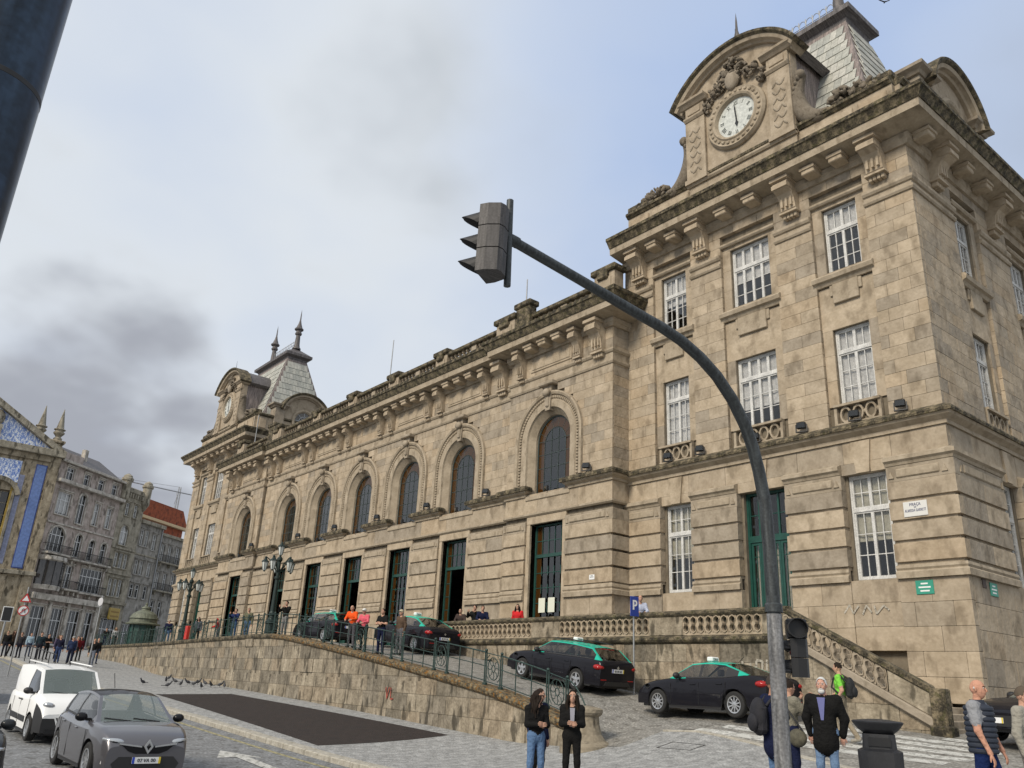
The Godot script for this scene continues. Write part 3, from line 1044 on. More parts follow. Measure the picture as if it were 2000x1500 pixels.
func pavilion_door(fx: Transform3D, u: float, w: float) -> void:
	var o := node(station, "door", station.transform.affine_inverse() * fx * T(u, 1.5, -0.42))
	var f := B.new()
	var h := 5.5
	var x0 := -w / 2
	for q in [[x0, 0, x0 + 0.09, h], [-x0 - 0.09, 0, -x0, h], [x0 + 0.09, h - 0.09, -x0 - 0.09, h], [x0 + 0.09, 3.72, -x0 - 0.09, 3.95]]:
		f.box(q[0], q[1], -0.06, q[2], q[3], 0.08)
	part(o, "frame", f, M.green)
	for i in 4:
		var a := x0 + 0.09 + (w - 0.18) * i / 4
		var c := x0 + 0.09 + (w - 0.18) * (i + 1) / 4
		var lf := B.new()
		lf.box(a + 0.005, 0, -0.03, a + 0.09, 3.72, 0.035)
		lf.box(c - 0.09, 0, -0.03, c - 0.005, 3.72, 0.035)
		lf.box(a + 0.09, 1.0, -0.03, c - 0.09, 1.15, 0.035)
		lf.box(a + 0.09, 3.62, -0.03, c - 0.09, 3.72, 0.035)
		lf.box(a + 0.09, 0, -0.03, c - 0.09, 0.12, 0.035)
		lf.cham(a + 0.1, 0.14, -0.02, c - 0.1, 0.55, 0.03, 0.02)
		lf.cham(a + 0.1, 0.6, -0.02, c - 0.1, 0.98, 0.03, 0.02)
		lf.box((a + c) / 2 - 0.012, 1.15, -0.01, (a + c) / 2 + 0.012, 3.62, 0.02)
		lf.box(a + 0.09, 3.2, -0.01, c - 0.09, 3.225, 0.02)
		part(o, "leaf", lf, M.green)
		for q in [[a + 0.09, 1.15, c - 0.09, 3.62], [a + 0.03, 3.97, c - 0.03, 5.4]]:
			part(o, "pane", shared.pane, M.glass, TS(Vector3((q[0] + q[2]) / 2, (q[1] + q[3]) / 2, 0), Vector3(q[2] - q[0], q[3] - q[1], 1)))
		var tr := B.new()
		tr.box(a, 3.95, -0.03, a + 0.035, h - 0.09, 0.04)
		tr.box(c - 0.035, 3.95, -0.03, c, h - 0.09, 0.04)
		tr.box(a + 0.035, 4.68, -0.02, c - 0.035, 4.71, 0.025)
		part(o, "transom_bars", tr, M.green)
	var cur := B.new()
	cur.quad(Vector3(x0 + 0.1, 1.1, -0.2), Vector3(-x0 - 0.1, 1.1, -0.2), Vector3(-x0 - 0.1, 3.7, -0.2), Vector3(x0 + 0.1, 3.7, -0.2))
	part(o, "curtain", cur, M.cream)

func circle_poly(cx: float, cy: float, r: float, a0: float, a1: float, k: int) -> PackedVector2Array:
	var p := PackedVector2Array()
	for i in k + 1:
		var a := lerpf(a0, a1, float(i) / k)
		p.append(Vector2(cx + cos(a) * r, cy + sin(a) * r))
	return p

func dormer_front(xf: Transform3D, hw: float, y0: float, ys: float, cy: float, r: float, back: float) -> void:
	var a := asin((ys - cy) / r)
	var poly := PackedVector2Array([Vector2(-hw, y0), Vector2(hw, y0)])
	poly.append(Vector2(hw, ys))
	poly.append_array(circle_poly(0, cy, r - 0.2, a + 0.06, PI - a - 0.06, 18))
	poly.append(Vector2(-hw, ys))
	var b := B.new(xf)
	b.extr(poly, -0.45, 0.0)
	wpart(station, "pediment_wall", b, M.stone[1])
	b = B.new(xf)
	b.extr(PackedVector2Array([Vector2(-hw + 0.06, y0), Vector2(hw - 0.06, y0), Vector2(hw - 0.06, ys), Vector2(-hw + 0.06, ys)]), back, -0.451)
	wpart(station, "dormer_cheek", b, M.pinklead)
	b = B.new(xf)
	b.arc(0, cy, prof([r - 0.45, back, r - 0.1, back, r - 0.1, -0.46, r - 0.45, -0.46, r - 0.45, back]), a, PI - a, 24)
	wpart(station, "dormer_roof", b, M.lead)
	b = B.new(xf)
	b.arc(0, cy, prof([r - 0.42, 0.0, r - 0.42, 0.14, r - 0.34, 0.2, r - 0.3, 0.36, r - 0.16, 0.42, r - 0.16, -0.5, r - 0.42, -0.5, r - 0.42, 0.0]), a - 0.02, PI - a + 0.02, 28)
	wpart(station, "arched_cornice", b, M.trim)
	b = B.new(xf)
	b.arc(0, cy, prof([r - 0.16, -0.5, r - 0.16, 0.44, r - 0.08, 0.54, r + 0.02, 0.56, r + 0.06, 0.5, r + 0.06, -0.5, r - 0.16, -0.5]), a - 0.03, PI - a + 0.03, 28)
	wpart(station, "arched_gutter", b, M.mossy)

func clock(xf: Transform3D) -> void:
	var o := node(station, "clock", station.transform.affine_inverse() * xf)
	var b := B.new(Transform3D(RX, Vector3.ZERO))
	b.lathe(prof([1.46, 0, 1.46, 0.1, 1.38, 0.22, 1.30, 0.2, 1.14, 0.22, 1.08, 0.28, 0.99, 0.24, 0.94, 0.12, 0.92, 0.06]), 48)
	part(o, "surround", b, M.trim)
	b = B.new()
	for i in 30:
		b.xf = Transform3D(Basis(Vector3.BACK, TAU * i / 30), Vector3.ZERO)
		b.cham(1.16, -0.07, 0.18, 1.29, 0.07, 0.27, 0.03)
	part(o, "bead_moulding", b, M.trim)
	b = B.new(Transform3D(RX, Vector3.ZERO))
	b.lathe(prof([0.94, 0.05, 0.93, 0.07, 0.0, 0.07]), 48, Vector3.ZERO, false)
	part(o, "dial", b, M.face)
	var font := SystemFont.new()
	font.font_names = PackedStringArray(["Droid Serif"])
	var names := ["XII", "I", "II", "III", "IIII", "V", "VI", "VII", "VIII", "IX", "X", "XI"]
	for i in 12:
		var t := TextMesh.new()
		t.text = names[i]
		t.font = font
		t.font_size = 24
		t.pixel_size = 0.0085
		t.depth = 0.01
		var a := TAU * i / 12
		part(o, "numeral", t, M.bar, Transform3D(Basis(Vector3.BACK, -a) * Basis.from_scale(Vector3(0.72, 1.15, 1)), Vector3(sin(a) * 0.72, cos(a) * 0.72, 0.078)))
	b = B.new(Transform3D(Basis(Vector3.BACK, 0.09), Vector3(0, 0, 0)))
	b.extr(PackedVector2Array([Vector2(-0.025, -0.12), Vector2(0.025, -0.12), Vector2(0.03, 0.45), Vector2(0.0, 0.74), Vector2(-0.03, 0.45)]), 0.10, 0.112)
	part(o, "minute_hand", b, M.black)
	b = B.new(Transform3D(Basis(Vector3.BACK, PI + 0.04), Vector3(0, 0, 0)))
	b.extr(PackedVector2Array([Vector2(-0.03, -0.1), Vector2(0.03, -0.1), Vector2(0.035, 0.2), Vector2(0.085, 0.3), Vector2(0.0, 0.5), Vector2(-0.085, 0.3), Vector2(-0.035, 0.2)]), 0.086, 0.098)
	part(o, "hour_hand", b, M.black)

func attic(cx: float, near: bool) -> void:
	var hw := 6.6
	var xf := T(cx, 0, 0)
	var sx := Transform3D(SIDE, Vector3(cx + hw, 0, 0))
	# parapet with panels
	for q in [[xf, -6.4, 6.4, [[-6.2, -5.1], [-4.9, -2.75], [-1.4, 1.4], [2.75, 4.9], [5.1, 6.2]]], [sx, 0.25, 8.6, [[0.4, 1.0]]]]:
		var b := B.new(q[0])
		b.box(q[1], 19.6, -0.6, q[2], 21.0, -0.02)
		wpart(station, "attic", b, M.stone[1])
		for p in q[3]:
			b = B.new(q[0])
			b.cham(p[0], 19.95, -0.04, p[1], 20.8, 0.05, 0.03)
			wpart(station, "attic_panel", b, M.stone[4 if p[1] - p[0] < 1.5 else 2])
		b = B.new(q[0])
		b.sweep(prof([q[1] - (0.02 if q[0] == xf else 0.0), -0.02, q[2], -0.02]), prof([-0.6, 20.98, 0.06, 20.98, 0.12, 21.06, 0.18, 21.1, 0.18, 21.22, 0.0, 21.32, -0.6, 21.36]))
		wpart(station, "attic_coping", b, M.mossy)
	for e in [[xf, -6.45, -5.0], [xf, 5.0, 6.45]]:
		var b := B.new(e[0])
		b.cham(e[1], 21.3, -0.6, e[2], 21.62, 0.02, 0.06)
		wpart(station, "corner_block", b, M.mossy)
	# clock gable
	var gx := xf * T(0, 0, 0.12)
	dormer_front(gx, 2.65, 19.6, 25.05, 23.08, 3.72, -4.2)
	for s in [-1, 1]:
		var p := xf * T(s * 2.12, 0, 0.12)
		var b := B.new(p)
		b.cham(-0.52, 21.12, -0.2, 0.52, 24.2, 0.16, 0.02)
		b.box(-0.58, 20.9, -0.2, 0.58, 21.12, 0.22)
		b.sweep(prof([-0.52, 0.1, 0.52, 0.1]), prof([0, 24.16, 0.1, 24.16, 0.18, 24.26, 0.18, 24.34, 0, 24.36]))
		b.cham(-0.5, 24.36, -0.2, 0.5, 24.92, 0.16, 0.02)
		b.cham(-0.34, 24.46, 0.1, 0.34, 24.82, 0.22, 0.02)
		b.sweep(prof([-0.75 if s < 0 else -0.7, 0.12, 0.75 if s > 0 else 0.7, 0.12]), prof([-0.5, 24.92, 0.1, 24.92, 0.2, 25.02, 0.3, 25.08, 0.32, 25.18, -0.5, 25.22]))
		wpart(station, "gable_pilaster", b, M.stone[1])
		b = B.new(p)
		for j in 6:
			for k in 3:
				b.xf = p * T(-0.2 + 0.2 * k, 21.5 + j * 0.4, 0.16) * Transform3D(Basis(Vector3.BACK, 0.6 if (j + k) % 2 == 0 else -0.6), Vector3.ZERO)
				b.ball(Vector3.ZERO, Vector3(0.07, 0.18, 0.05), 6, 4)
		wpart(station, "leaf_panel", b, M.stone[3])
		# S-scroll and foliage beside the gable
		b = B.new(xf)
		var pts := []
		var rad := []
		for i in 15:
			var t := i / 14.0
			var a := lerpf(2.3, 4.95, t)
			pts.append(Vector3(s * (3.75 + cos(a) * 1.05), 22.55 + sin(a) * 1.35, -0.1))
			rad.append(0.12 + 0.2 * sin(t * PI) + 0.1 * t)
		b.tube(pts, rad, 9)
		for i in 13:
			b.ball(pts[i + 1] + Vector3(s * -0.03, 0.0, 0.18), Vector3(0.09, 0.14, 0.16), 6, 4)
		b.ball(Vector3(s * 2.95, 23.55, 0.02), Vector3(0.22, 0.22, 0.2), 8, 6)
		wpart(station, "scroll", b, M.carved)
		b = B.new()
		leaves_blob(b, Vector3(cx + s * 4.7, 21.6, -0.15), Vector3(0.75, 0.35, 0.3), 60, 0.17)
		leaves_blob(b, Vector3(cx + s * 5.6, 21.5, -0.2), Vector3(0.5, 0.25, 0.25), 24, 0.15)
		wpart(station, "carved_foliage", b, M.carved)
	var b := B.new(xf)
	b.sweep(prof([-2.7, 0.12, 2.7, 0.12]), prof([0, 20.8, 0.08, 20.8, 0.14, 20.88, 0.14, 20.96, 0, 21.0]))
	wpart(station, "gable_string", b, M.trim)
	clock(xf * T(0, 23.1, 0.12))
	# cartouche over the dial
	b = B.new(xf)
	leaves_blob(b, Vector3(0.0, 25.55, 0.3), Vector3(0.55, 0.6, 0.2), 60, 0.16)
	for s in [-1, 1]:
		leaves_blob(b, Vector3(s * 0.85, 25.0, 0.28), Vector3(0.45, 0.3, 0.15), 30, 0.13)
		leaves_blob(b, Vector3(s * 1.35, 24.45, 0.28), Vector3(0.22, 0.35, 0.14), 18, 0.12)
		var pts := []
		for i in 12:
			var a := lerpf(0.3, 4.6, i / 11.0)
			pts.append(Vector3(s * (0.42 + cos(a) * (0.34 - i * 0.012)), 25.2 + sin(a) * 0.4, 0.34))
		b.tube(pts, 0.07, 6)
	for i in b.v.size():
		b.v[i] += Vector3(cx, 0, 0) if b.v[i].x > -9.0 else Vector3.ZERO
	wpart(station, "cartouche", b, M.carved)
	b = B.new(xf)
	b.ball(Vector3(0, 24.95, 0.36), Vector3(0.36, 0.5, 0.2), 12, 8)
	wpart(station, "shield", b, M.stone[5])
	b = B.new(xf)
	b.tube([Vector3(0.2, 26.6, 0.2), Vector3(0.2, 27.7, 0.2)], [0.03, 0.008], 5)
	wpart(station, "lightning_rod", b, M.dark)
	# side gable with a round window
	var sg := sx * T(4.4, 0, 0.05)
	dormer_front(sg, 2.2, 19.6, 22.1, 21.45, 2.42, -3.2)
	for s in [-1, 1]:
		b = B.new(sg * T(s * 2.35, 0, 0))
		b.cham(-0.45, 19.6, -0.9, 0.45, 22.1, 0.12, 0.03)
		b.sweep(prof([-0.5, -0.9, -0.5, 0.12, 0.5, 0.12, 0.5, -0.9]), prof([-0.3, 22.08, 0.06, 22.08, 0.14, 22.2, 0.3, 22.28, 0.32, 22.4, -0.3, 22.5]))
		b.box(-0.3, 22.4, -0.7, 0.3, 22.46, 0.0)
		wpart(station, "gable_pier", b, M.stone[5])
	var ow := node(station, "round_window", station.transform.affine_inverse() * sg * T(0, 21.3, 0.0))
	b = B.new(Transform3D(RX, Vector3.ZERO))
	b.lathe(prof([1.15, 0, 1.15, 0.1, 1.0, 0.16, 0.9, 0.12, 0.82, 0.02]), 28)
	part(ow, "surround", b, M.trim)
	b = B.new(Transform3D(RX, Vector3.ZERO))
	b.lathe(prof([0.84, 0.01, 0.0, 0.012]), 28, Vector3.ZERO, false)
	part(ow, "pane", b, M.dglass)
	b = B.new()
	for k in 4:
		b.xf = Transform3D(Basis(Vector3.BACK, PI * k / 4), Vector3.ZERO)
		b.box(-0.82, -0.025, 0.015, 0.82, 0.025, 0.05)
	b.xf = Transform3D(RX, Vector3.ZERO)
	b.lathe(prof([0.5, 0.016, 0.5, 0.05, 0.44, 0.05, 0.44, 0.016]), 20)
	part(ow, "glazing_bars", b, M.zinc)
	roof(cx, near)

func roof(cx: float, near: bool) -> void:
	var yb := 20.6
	var yt := 28.4
	var bx := 5.3
	var tx := 3.4
	var z := [-0.9, -3.45, -5.25, -7.9]
	var P := func(s, top, f): return Vector3(cx + s * (tx if top else bx), yt if top else yb, (z[1] if top else z[0]) if f else (z[2] if top else z[3]))
	var b := B.new()
	var F := [[P.call(-1, false, true), P.call(1, false, true), P.call(1, true, true), P.call(-1, true, true)], [P.call(1, false, true), P.call(1, false, false), P.call(1, true, false), P.call(1, true, true)], [P.call(1, false, false), P.call(-1, false, false), P.call(-1, true, false), P.call(1, true, false)], [P.call(-1, false, false), P.call(-1, false, true), P.call(-1, true, true), P.call(-1, true, false)]]
	for q in F:
		b.quad(q[0], q[1], q[2], q[3])
	wpart(station, "roof_slope", b, M.pinklead)
	# tiles in courses on the slopes
	for fi in 2:
		var q = F[fi]
		var nrm: Vector3 = (q[1] - q[0]).cross(q[2] - q[0]).normalized()
		var rows := 13
		for r in range(1, rows - 1):
			var t0 := float(r) / rows
			var t1 := float(r + 1) / rows
			var l: Vector3 = q[0].lerp(q[3], t0)
			var rr: Vector3 = q[1].lerp(q[2], t0)
			var w := l.distance_to(rr)
			if l.y < 21.0:
				continue
			var dirx := (rr - l).normalized()
			var up: Vector3 = nrm.cross(dirx)
			var hgt: float = (q[3].lerp(q[2], 0.5) - q[0].lerp(q[1], 0.5)).length() / rows
			var side := 0.28
			var k := int((w - 2 * side) / 0.31)
			for i in k:
				var x := side + (w - 2 * side) * (i + 0.5) / k
				var wd := (w - 2 * side) / k - 0.012
				var tilt := Basis(dirx, up, nrm) * Basis(Vector3.RIGHT, -0.05)
				var tf := Transform3D(tilt * Basis.from_scale(Vector3(wd, hgt * 1.12, 0.03)), l + dirx * x + up * hgt * 0.5 + nrm * 0.045)
				var tone := rng.randi() % 4
				if near and fi == 0 and counts.get("roof_tile", 0) < 300:
					counts["roof_tile"] = counts.get("roof_tile", 0) + 1
					wpart(station, "roof_tile", shared.block, M.slate[tone], tf)
				else:
					if not merged.has("roof_tile"):
						merged["roof_tile"] = [B.new(), B.new(), B.new(), B.new(), B.new(), B.new()]
					var mb: B = merged["roof_tile"][tone]
					mb.xf = tf
					mb.box(-0.5, -0.5, -0.5, 0.5, 0.5, 0.5)
	# capping
	b = B.new(T(cx, 0, 0))
	b.sweep(prof([-tx, z[1], tx, z[1], tx, z[2], -tx, z[2]]), prof([-0.2, yt - 0.35, 0.06, yt - 0.35, 0.1, yt - 0.05, 0.28, yt + 0.08, 0.42, yt + 0.12, 0.42, yt + 0.38, 0.3, yt + 0.44, -0.2, yt + 0.62]), true)
	var zm: float = (z[1] + z[2]) / 2
	var e := []
	for q in [[-1, 1], [1, 1], [1, -1], [-1, -1]]:
		e.append(Vector3(q[0] * (tx + 0.3), yt + 0.44, zm + q[1] * 1.2))
	var r0 := Vector3(-2.7, yt + 1.25, zm)
	var r1 := Vector3(2.7, yt + 1.25, zm)
	b.quad(e[0], e[1], r1, r0)
	b.tri(e[1], e[2], r1)
	b.quad(e[2], e[3], r0, r1)
	b.tri(e[3], e[0], r0)
	wpart(station, "roof_capping", b, M.lead)
	var rid := B.new()
	var zc: float = (z[1] + z[2]) / 2
	for i in 15:
		var x := cx - 2.5 + 5.0 * i / 14
		rid.tube([Vector3(x, yt + 1.2, zc), Vector3(x, yt + 2.2, zc)], 0.025, 4)
		if i < 14:
			var pts := []
			for k in 9:
				var a := PI * k / 8
				pts.append(Vector3(x + 0.178 - cos(a) * 0.178, yt + 1.85 + sin(a) * 0.3, zc))
			rid.tube(pts, 0.02, 4)
	for y in [1.35, 1.8]:
		rid.tube([Vector3(cx - 2.5, yt + y, zc), Vector3(cx + 2.5, yt + y, zc)], 0.022, 4)
	wpart(station, "ridge_cresting", rid, M.zinc)
	for s in [-1, 1]:
		var fb := B.new()
		fb.lathe(prof([0.42, 0, 0.4, 0.15, 0.3, 0.25, 0.26, 0.5, 0.2, 1.5, 0.3, 1.55, 0.34, 1.68, 0.26, 1.8, 0.24, 2.0, 0.42, 2.05, 0.44, 2.15, 0.3, 2.3, 0.16, 2.7, 0.07, 3.1, 0.05, 3.7, 0.0, 4.3]), 12, Vector3(cx + s * 2.75, yt + 1.1, zc))
		wpart(station, "finial", fb, M.lead)

func arch_holes(u: float, r: float, ys: float, y0: float, ch: float) -> Array:
	var h := [[u - r, y0, u + r, ys]]
	var y := ys
	while y < ys + r:
		var t := minf(y + ch / 2, ys + r) - ys
		if t < r:
			var c := sqrt(r * r - t * t)
			h.append([u - c, y, u + c, y + ch])
		y += ch
	return h

func main_block() -> void:
	var cx := -45.1
	var arches := [17.85, 10.5, 5.25, 0.0, -5.25, -10.5, -17.85]
	var zs := {0: 1.0, 1: 0.75}
	var sills := 8.2
	var ys := 10.78
	var zones := [[-21.9, -14.9, 1.0, [-17.85]], [-14.9, 14.9, 0.75, [-10.5, -5.25, 0.0, 5.25, 10.5]], [14.9, 21.9, 1.0, [17.85]]]
	var rr := 2.25
	for zi in 3:
		var Z = zones[zi]
		var xf := T(cx, 0, Z[2])
		var u0: float = Z[0]
		var u1: float = Z[1]
		var holes := []
		for u in Z[3]:
			holes.append([u - 1.08, 1.5, u + 1.08, 6.88])
			holes.append([u - 1.45, sills, u + 1.45, ys + 1.6])
		var b := B.new(xf)
		b.wall(u0 + (0.05 if zi == 0 else 0.0), 0.5, u1 - (0.05 if zi == 2 else 0.0), 16.5, -0.7, -0.1, holes)
		wpart(station, "wall", b, M.joint)
		# facing of the upper wall
		var cut := []
		var cs := 0.43
		for u in Z[3]:
			cut.append_array(arch_holes(u, rr - 0.08, ys, 8.0, cs))
			cut.append([u - 0.5, 12.6, u + 0.5, 13.6])
		courses("ashlar_block", xf, u0, u1, 8.72, 13.45, cs, -0.1, 0.0, cut, 1.1)
		courses("ashlar_block", xf, u0, u1, 13.45, 15.2, 0.58, -0.1, 0.0, [], 1.6)
		courses("plinth_block", xf, u0, u1, 7.3, 8.3, 0.98, -0.1, 0.0, [], 2.4)
		# ground storey piers
		var gnd := []
		for u in Z[3]:
			gnd.append([u - 1.32, u + 1.32])
		var e0 := 0.12 if zi == 2 else 0.0
		for s in spans(u0, u1, gnd):
			var a: float = s[0]
			var c: float = s[1]
			var e := e0 if absf(c - 21.9) < 0.01 else 0.0
			for y in [[4.05, 4.6], [4.7, 5.25], [5.35, 5.9], [6.0, 6.55]]:
				var nb := 1 if c - a < 2.9 else 2
				for j in nb:
					blk("rustication_block", xf, a + (c - a) * j / nb + (0.0 if j == 0 else 0.004), y[0], -0.1, a + (c - a) * (j + 1) / nb - (0.0 if j == nb - 1 else 0.004) + e, y[1], 0.12)
			for y in [4.6, 5.25, 5.9]:
				b = B.new(xf)
				b.box(a + 0.04, y, -0.1, c - 0.04, y + 0.1, 0.035)
				wpart(station, "groove_bed", b, M.trim)
			b = B.new(xf)
			b.cham(a, 6.55, -0.1, c + e, 7.02, 0.1, 0.015)
			wpart(station, "frieze_block", b, M.stone[3])
			b = B.new(xf)
			b.cham(a + 0.3, 6.66, 0.05, c - 0.3, 6.92, 0.15, 0.03)
			for t in [a + 0.16, c - 0.16]:
				b.extr(PackedVector2Array([Vector2(t - 0.08, 6.66), Vector2(t + 0.08, 6.66), Vector2(t, 6.86)]), 0.09, 0.14)
			wpart(station, "frieze_panel", b, M.trim)
			courses("plinth_block", xf, a, c + e * 0.5, 1.4, 3.56, 0.72, -0.1, 0.06, [], 1.4)
			var path := [Vector2(a, 0), Vector2(c, 0)]
			if zi == 2 and absf(c - 21.9) < 0.01:
				path.append(Vector2(c, -1.0))
			mouldings("base_mould", xf, [path], prof([0, 3.56, 0.17, 3.56, 0.17, 3.74, 0.1, 3.8, 0.14, 3.86, 0.12, 3.95, 0.05, 4.05, 0, 4.05]), M.trim)
		for u in Z[3]:
			# door surround and lintel
			b = B.new(xf)
			for s in [-1, 1]:
				b.cham(u + s * 1.2 - 0.12, 1.5, -0.5, u + s * 1.2 + 0.12, 6.88, 0.02, 0.02)
			b.cham(u - 1.32, 6.88, -0.5, u + 1.32, 7.28, 0.03, 0.02)
			wpart(station, "door_surround", b, M.stone[2])
			main_door(xf, u, arches.find(u))
			arch_window(xf, u, sills, ys)
		var sp := [Vector2(u0, 0), Vector2(u1, 0)]
		if zi == 2:
			sp.append(Vector2(u1, -1.0))
		mouldings("storey_string", xf, [sp], prof([0, 7.24, 0.06, 7.24, 0.12, 7.3, 0.12, 7.38, 0, 7.42]), M.trim)
		# ledge between the arches
		var lg := []
		for u in Z[3]:
			lg.append([u - 1.5, u + 1.5])
		for s in spans(u0, u1, lg):
			var path := [Vector2(s[0], -0.1), Vector2(s[0], 0), Vector2(s[1], 0), Vector2(s[1], -0.1)]
			if zi == 2 and absf(s[1] - 21.9) < 0.01:
				path[3] = Vector2(s[1], -1.0)
			mouldings("belt_course", xf, [path], prof([0, 8.2, 0.07, 8.2, 0.07, 8.3, 0.22, 8.38, 0.26, 8.45, 0, 8.45]), M.trim)
			mouldings("belt_ledge", xf, [path], prof([0, 8.45, 0.34, 8.45, 0.36, 8.55, 0.33, 8.64, 0.05, 8.75, 0, 8.75]), M.mossy)
		# entablature
		var ep := [Vector2(u0, 0), Vector2(u1, 0)]
		if zi == 2: ep = [Vector2(u0, -0.3), Vector2(u0, 0), Vector2(u1, 0), Vector2(u1, -1.0)]
		if zi == 0: ep = [Vector2(u0, -1.0), Vector2(u0, 0), Vector2(u1, 0), Vector2(u1, -0.3)]
		mouldings("architrave", xf, [ep], prof([0, 13.42, 0.05, 13.42, 0.09, 13.5, 0.09, 13.58, 0.02, 13.6, 0.02, 13.92, 0.07, 13.94, 0.12, 14.02, 0.12, 14.1, 0, 14.14]), M.trim)
		mouldings("bed_mould", xf, [ep], prof([0, 15.15, 0.1, 15.15, 0.16, 15.28, 0.2, 15.3, 0.2, 15.5, 0, 15.5]), M.trim)
		mouldings("cornice", xf, [ep], prof([0, 15.5, 0.88, 15.62, 0.92, 15.62, 0.94, 15.92, 0, 15.94]), M.trim)
		mouldings("cornice_gutter", xf, [ep], prof([0, 15.92, 0.98, 15.92, 1.02, 16.0, 1.12, 16.2, 1.18, 16.24, 1.18, 16.4, 0.3, 16.56, 0, 16.62]), M.mossy)
	# return of the block that stands forward of the pavilions
	for s in [-1, 1]:
		var rx := Transform3D(SIDE, Vector3(cx + 21.9, 0, 1.0)) if s > 0 else Transform3D(Basis(Vector3(0, 0, 1), Vector3(0, 1, 0), Vector3(-1, 0, 0)), Vector3(cx - 21.9, 0, 0))
		var o := 0.1 if s > 0 else 0.0
		courses("ashlar_block", rx, o, o + 0.9, 8.72, 15.2, 0.46, -0.1, 0.0, [], 1.0)
		courses("plinth_block", rx, o, o + 0.9, 7.3, 8.3, 0.98, -0.1, 0.0, [], 1.0)
		for y in [[4.05, 4.6], [4.7, 5.25], [5.35, 5.9], [6.0, 6.55]]:
			blk("rustication_block", rx, o, y[0], -0.1, o + 0.9, y[1], 0.12)
		blk("rustication_block", rx, o, 6.55, -0.1, o + 0.9, 7.02, 0.1, 3)
		courses("plinth_block", rx, o, o + 0.9, 1.4, 3.56, 0.72, -0.1, 0.06, [], 1.4)
	# consoles in the frieze
	var big := [21.15, 14.05]
	var small := [19.85, 15.85, 12.7, 8.5, 7.26, 3.25, 2.0]
	for s in [-1, 1]:
		for u in big:
			wpart(station, "console", shared.bigconsole, M.stone[2], T(cx + s * u, 15.5, 1.0 if u > 15 else 0.75))
		for u in small:
			wpart(station, "console", shared.smallconsole, M.stone[0], T(cx + s * u, 15.5, 1.0 if u > 14.9 else 0.75))
		for q in [[19.85, 15.85, 3], [12.7, 8.5, 3], [7.26, 3.25, 3]]:
			for k in q[2]:
				var u: float = lerpf(q[0], q[1], (k + 1.0) / (q[2] + 1.0))
				wpart(station, "modillion", shared.modillion, M.stone[2], T(cx + s * u, 15.52, (1.0 if u > 14.9 else 0.75) + 0.15))
		# frieze panels
		for q in [[19.3, 16.4], [12.1, 9.05], [6.7, 3.8]]:
			var b := B.new(T(cx, 0, 1.0 if q[0] > 15 else 0.75))
			var a: float = minf(s * q[0], s * q[1])
			var c: float = maxf(s * q[0], s * q[1])
			b.cham(a, 14.34, -0.02, c, 14.95, 0.045, 0.02)
			b.cham(a + 0.12, 14.44, 0.0, c - 0.12, 14.85, 0.075, 0.02)
			wpart(station, "frieze_panel", b, M.stone[0])
	for k in 3:
		wpart(station, "modillion", shared.modillion, M.stone[2], T(cx + (k - 1) * 0.95, 15.52, 0.9))
	# parapet with balusters between piers
	var piers := [[-21.3, 1.3, 18.35], [-14.1, 1.5, 18.2], [-7.88, 1.15, 18.15], [-2.63, 1.15, 18.15], [2.63, 1.15, 18.15], [7.88, 1.15, 18.15], [14.1, 1.5, 18.2], [21.3, 1.3, 18.35]]
	var pz := 0.62
	for p in piers:
		var b := B.new(T(cx + p[0], 0, pz + (0.25 if absf(p[0]) > 14 else 0.0)))
		b.cham(-p[1] / 2, 16.5, -0.5, p[1] / 2, p[2] - 0.35, 0.1, 0.02)
		b.cham(-p[1] / 2 + 0.2, 16.95, 0.06, p[1] / 2 - 0.2, p[2] - 0.6, 0.16, 0.03)
		wpart(station, "parapet_pier", b, M.stone[1])
		b = B.new(T(cx + p[0], 0, pz + (0.25 if absf(p[0]) > 14 else 0.0)))
		b.cham(-p[1] / 2 - 0.14, p[2] - 0.35, -0.6, p[1] / 2 + 0.14, p[2] - 0.05, 0.26, 0.06)
		b.cham(-p[1] / 4, p[2] - 0.7, 0.1, p[1] / 4, p[2] - 0.2, 0.3, 0.05)
		wpart(station, "pier_cap", b, M.mossy)
	for q in [14.85, -14.85]:
		var b := B.new(T(cx + q + (1.0 if q > 0 else -1.0) * 0.55, 0, pz + 0.2))
		b.cham(-0.55, 16.5, -0.4, 0.55, 18.35, 0.1, 0.04)
		b.cham(-0.65, 18.3, -0.5, 0.65, 18.62, 0.2, 0.06)
		wpart(station, "parapet_block", b, M.mossy)
	for i in piers.size() - 1:
		var a: float = piers[i][0] + piers[i][1] / 2
		var c: float = piers[i + 1][0] - piers[i + 1][1] / 2
		var z := pz - 0.15
		if i == 0: c -= 0.9
		if i == piers.size() - 2: a += 0.9
		if i == 1: pass
		var m := (a + c) / 2
		var b := B.new(T(cx, 0, z))
		b.cham(a, 16.5, -0.22, c, 16.85, 0.24, 0.02)
		b.box(m - 0.22, 16.85, -0.16, m + 0.22, 17.62, 0.16)
		wpart(station, "parapet_base", b, M.stone[3])
		b = B.new(T(cx, 0, z))
		b.cham(a, 17.62, -0.26, c, 17.86, 0.28, 0.05)
		wpart(station, "parapet_rail", b, M.mossy)
		for h in [[a, m - 0.22], [m + 0.22, c]]:
			var k := maxi(2, int((h[1] - h[0]) / 0.34))
			for j in k:
				wpart(station, "baluster", shared.baluster, M.trim, T(cx + lerpf(h[0], h[1], (j + 0.5) / k), 16.85, z))
	# roof and inside
	var b := B.new()
	b.box(cx - 21.8, 16.2, -16.5, cx + 21.8, 16.5, 0.6)
	wpart(station, "roof_slab", b, M.lead)
	b = B.new()
	b.box(cx - 21.8, 1.2, -16.5, cx + 21.8, 1.48, 0.6)
	b.box(cx - 21.8, 7.6, -16.5, cx + 21.8, 7.75, -1.2)
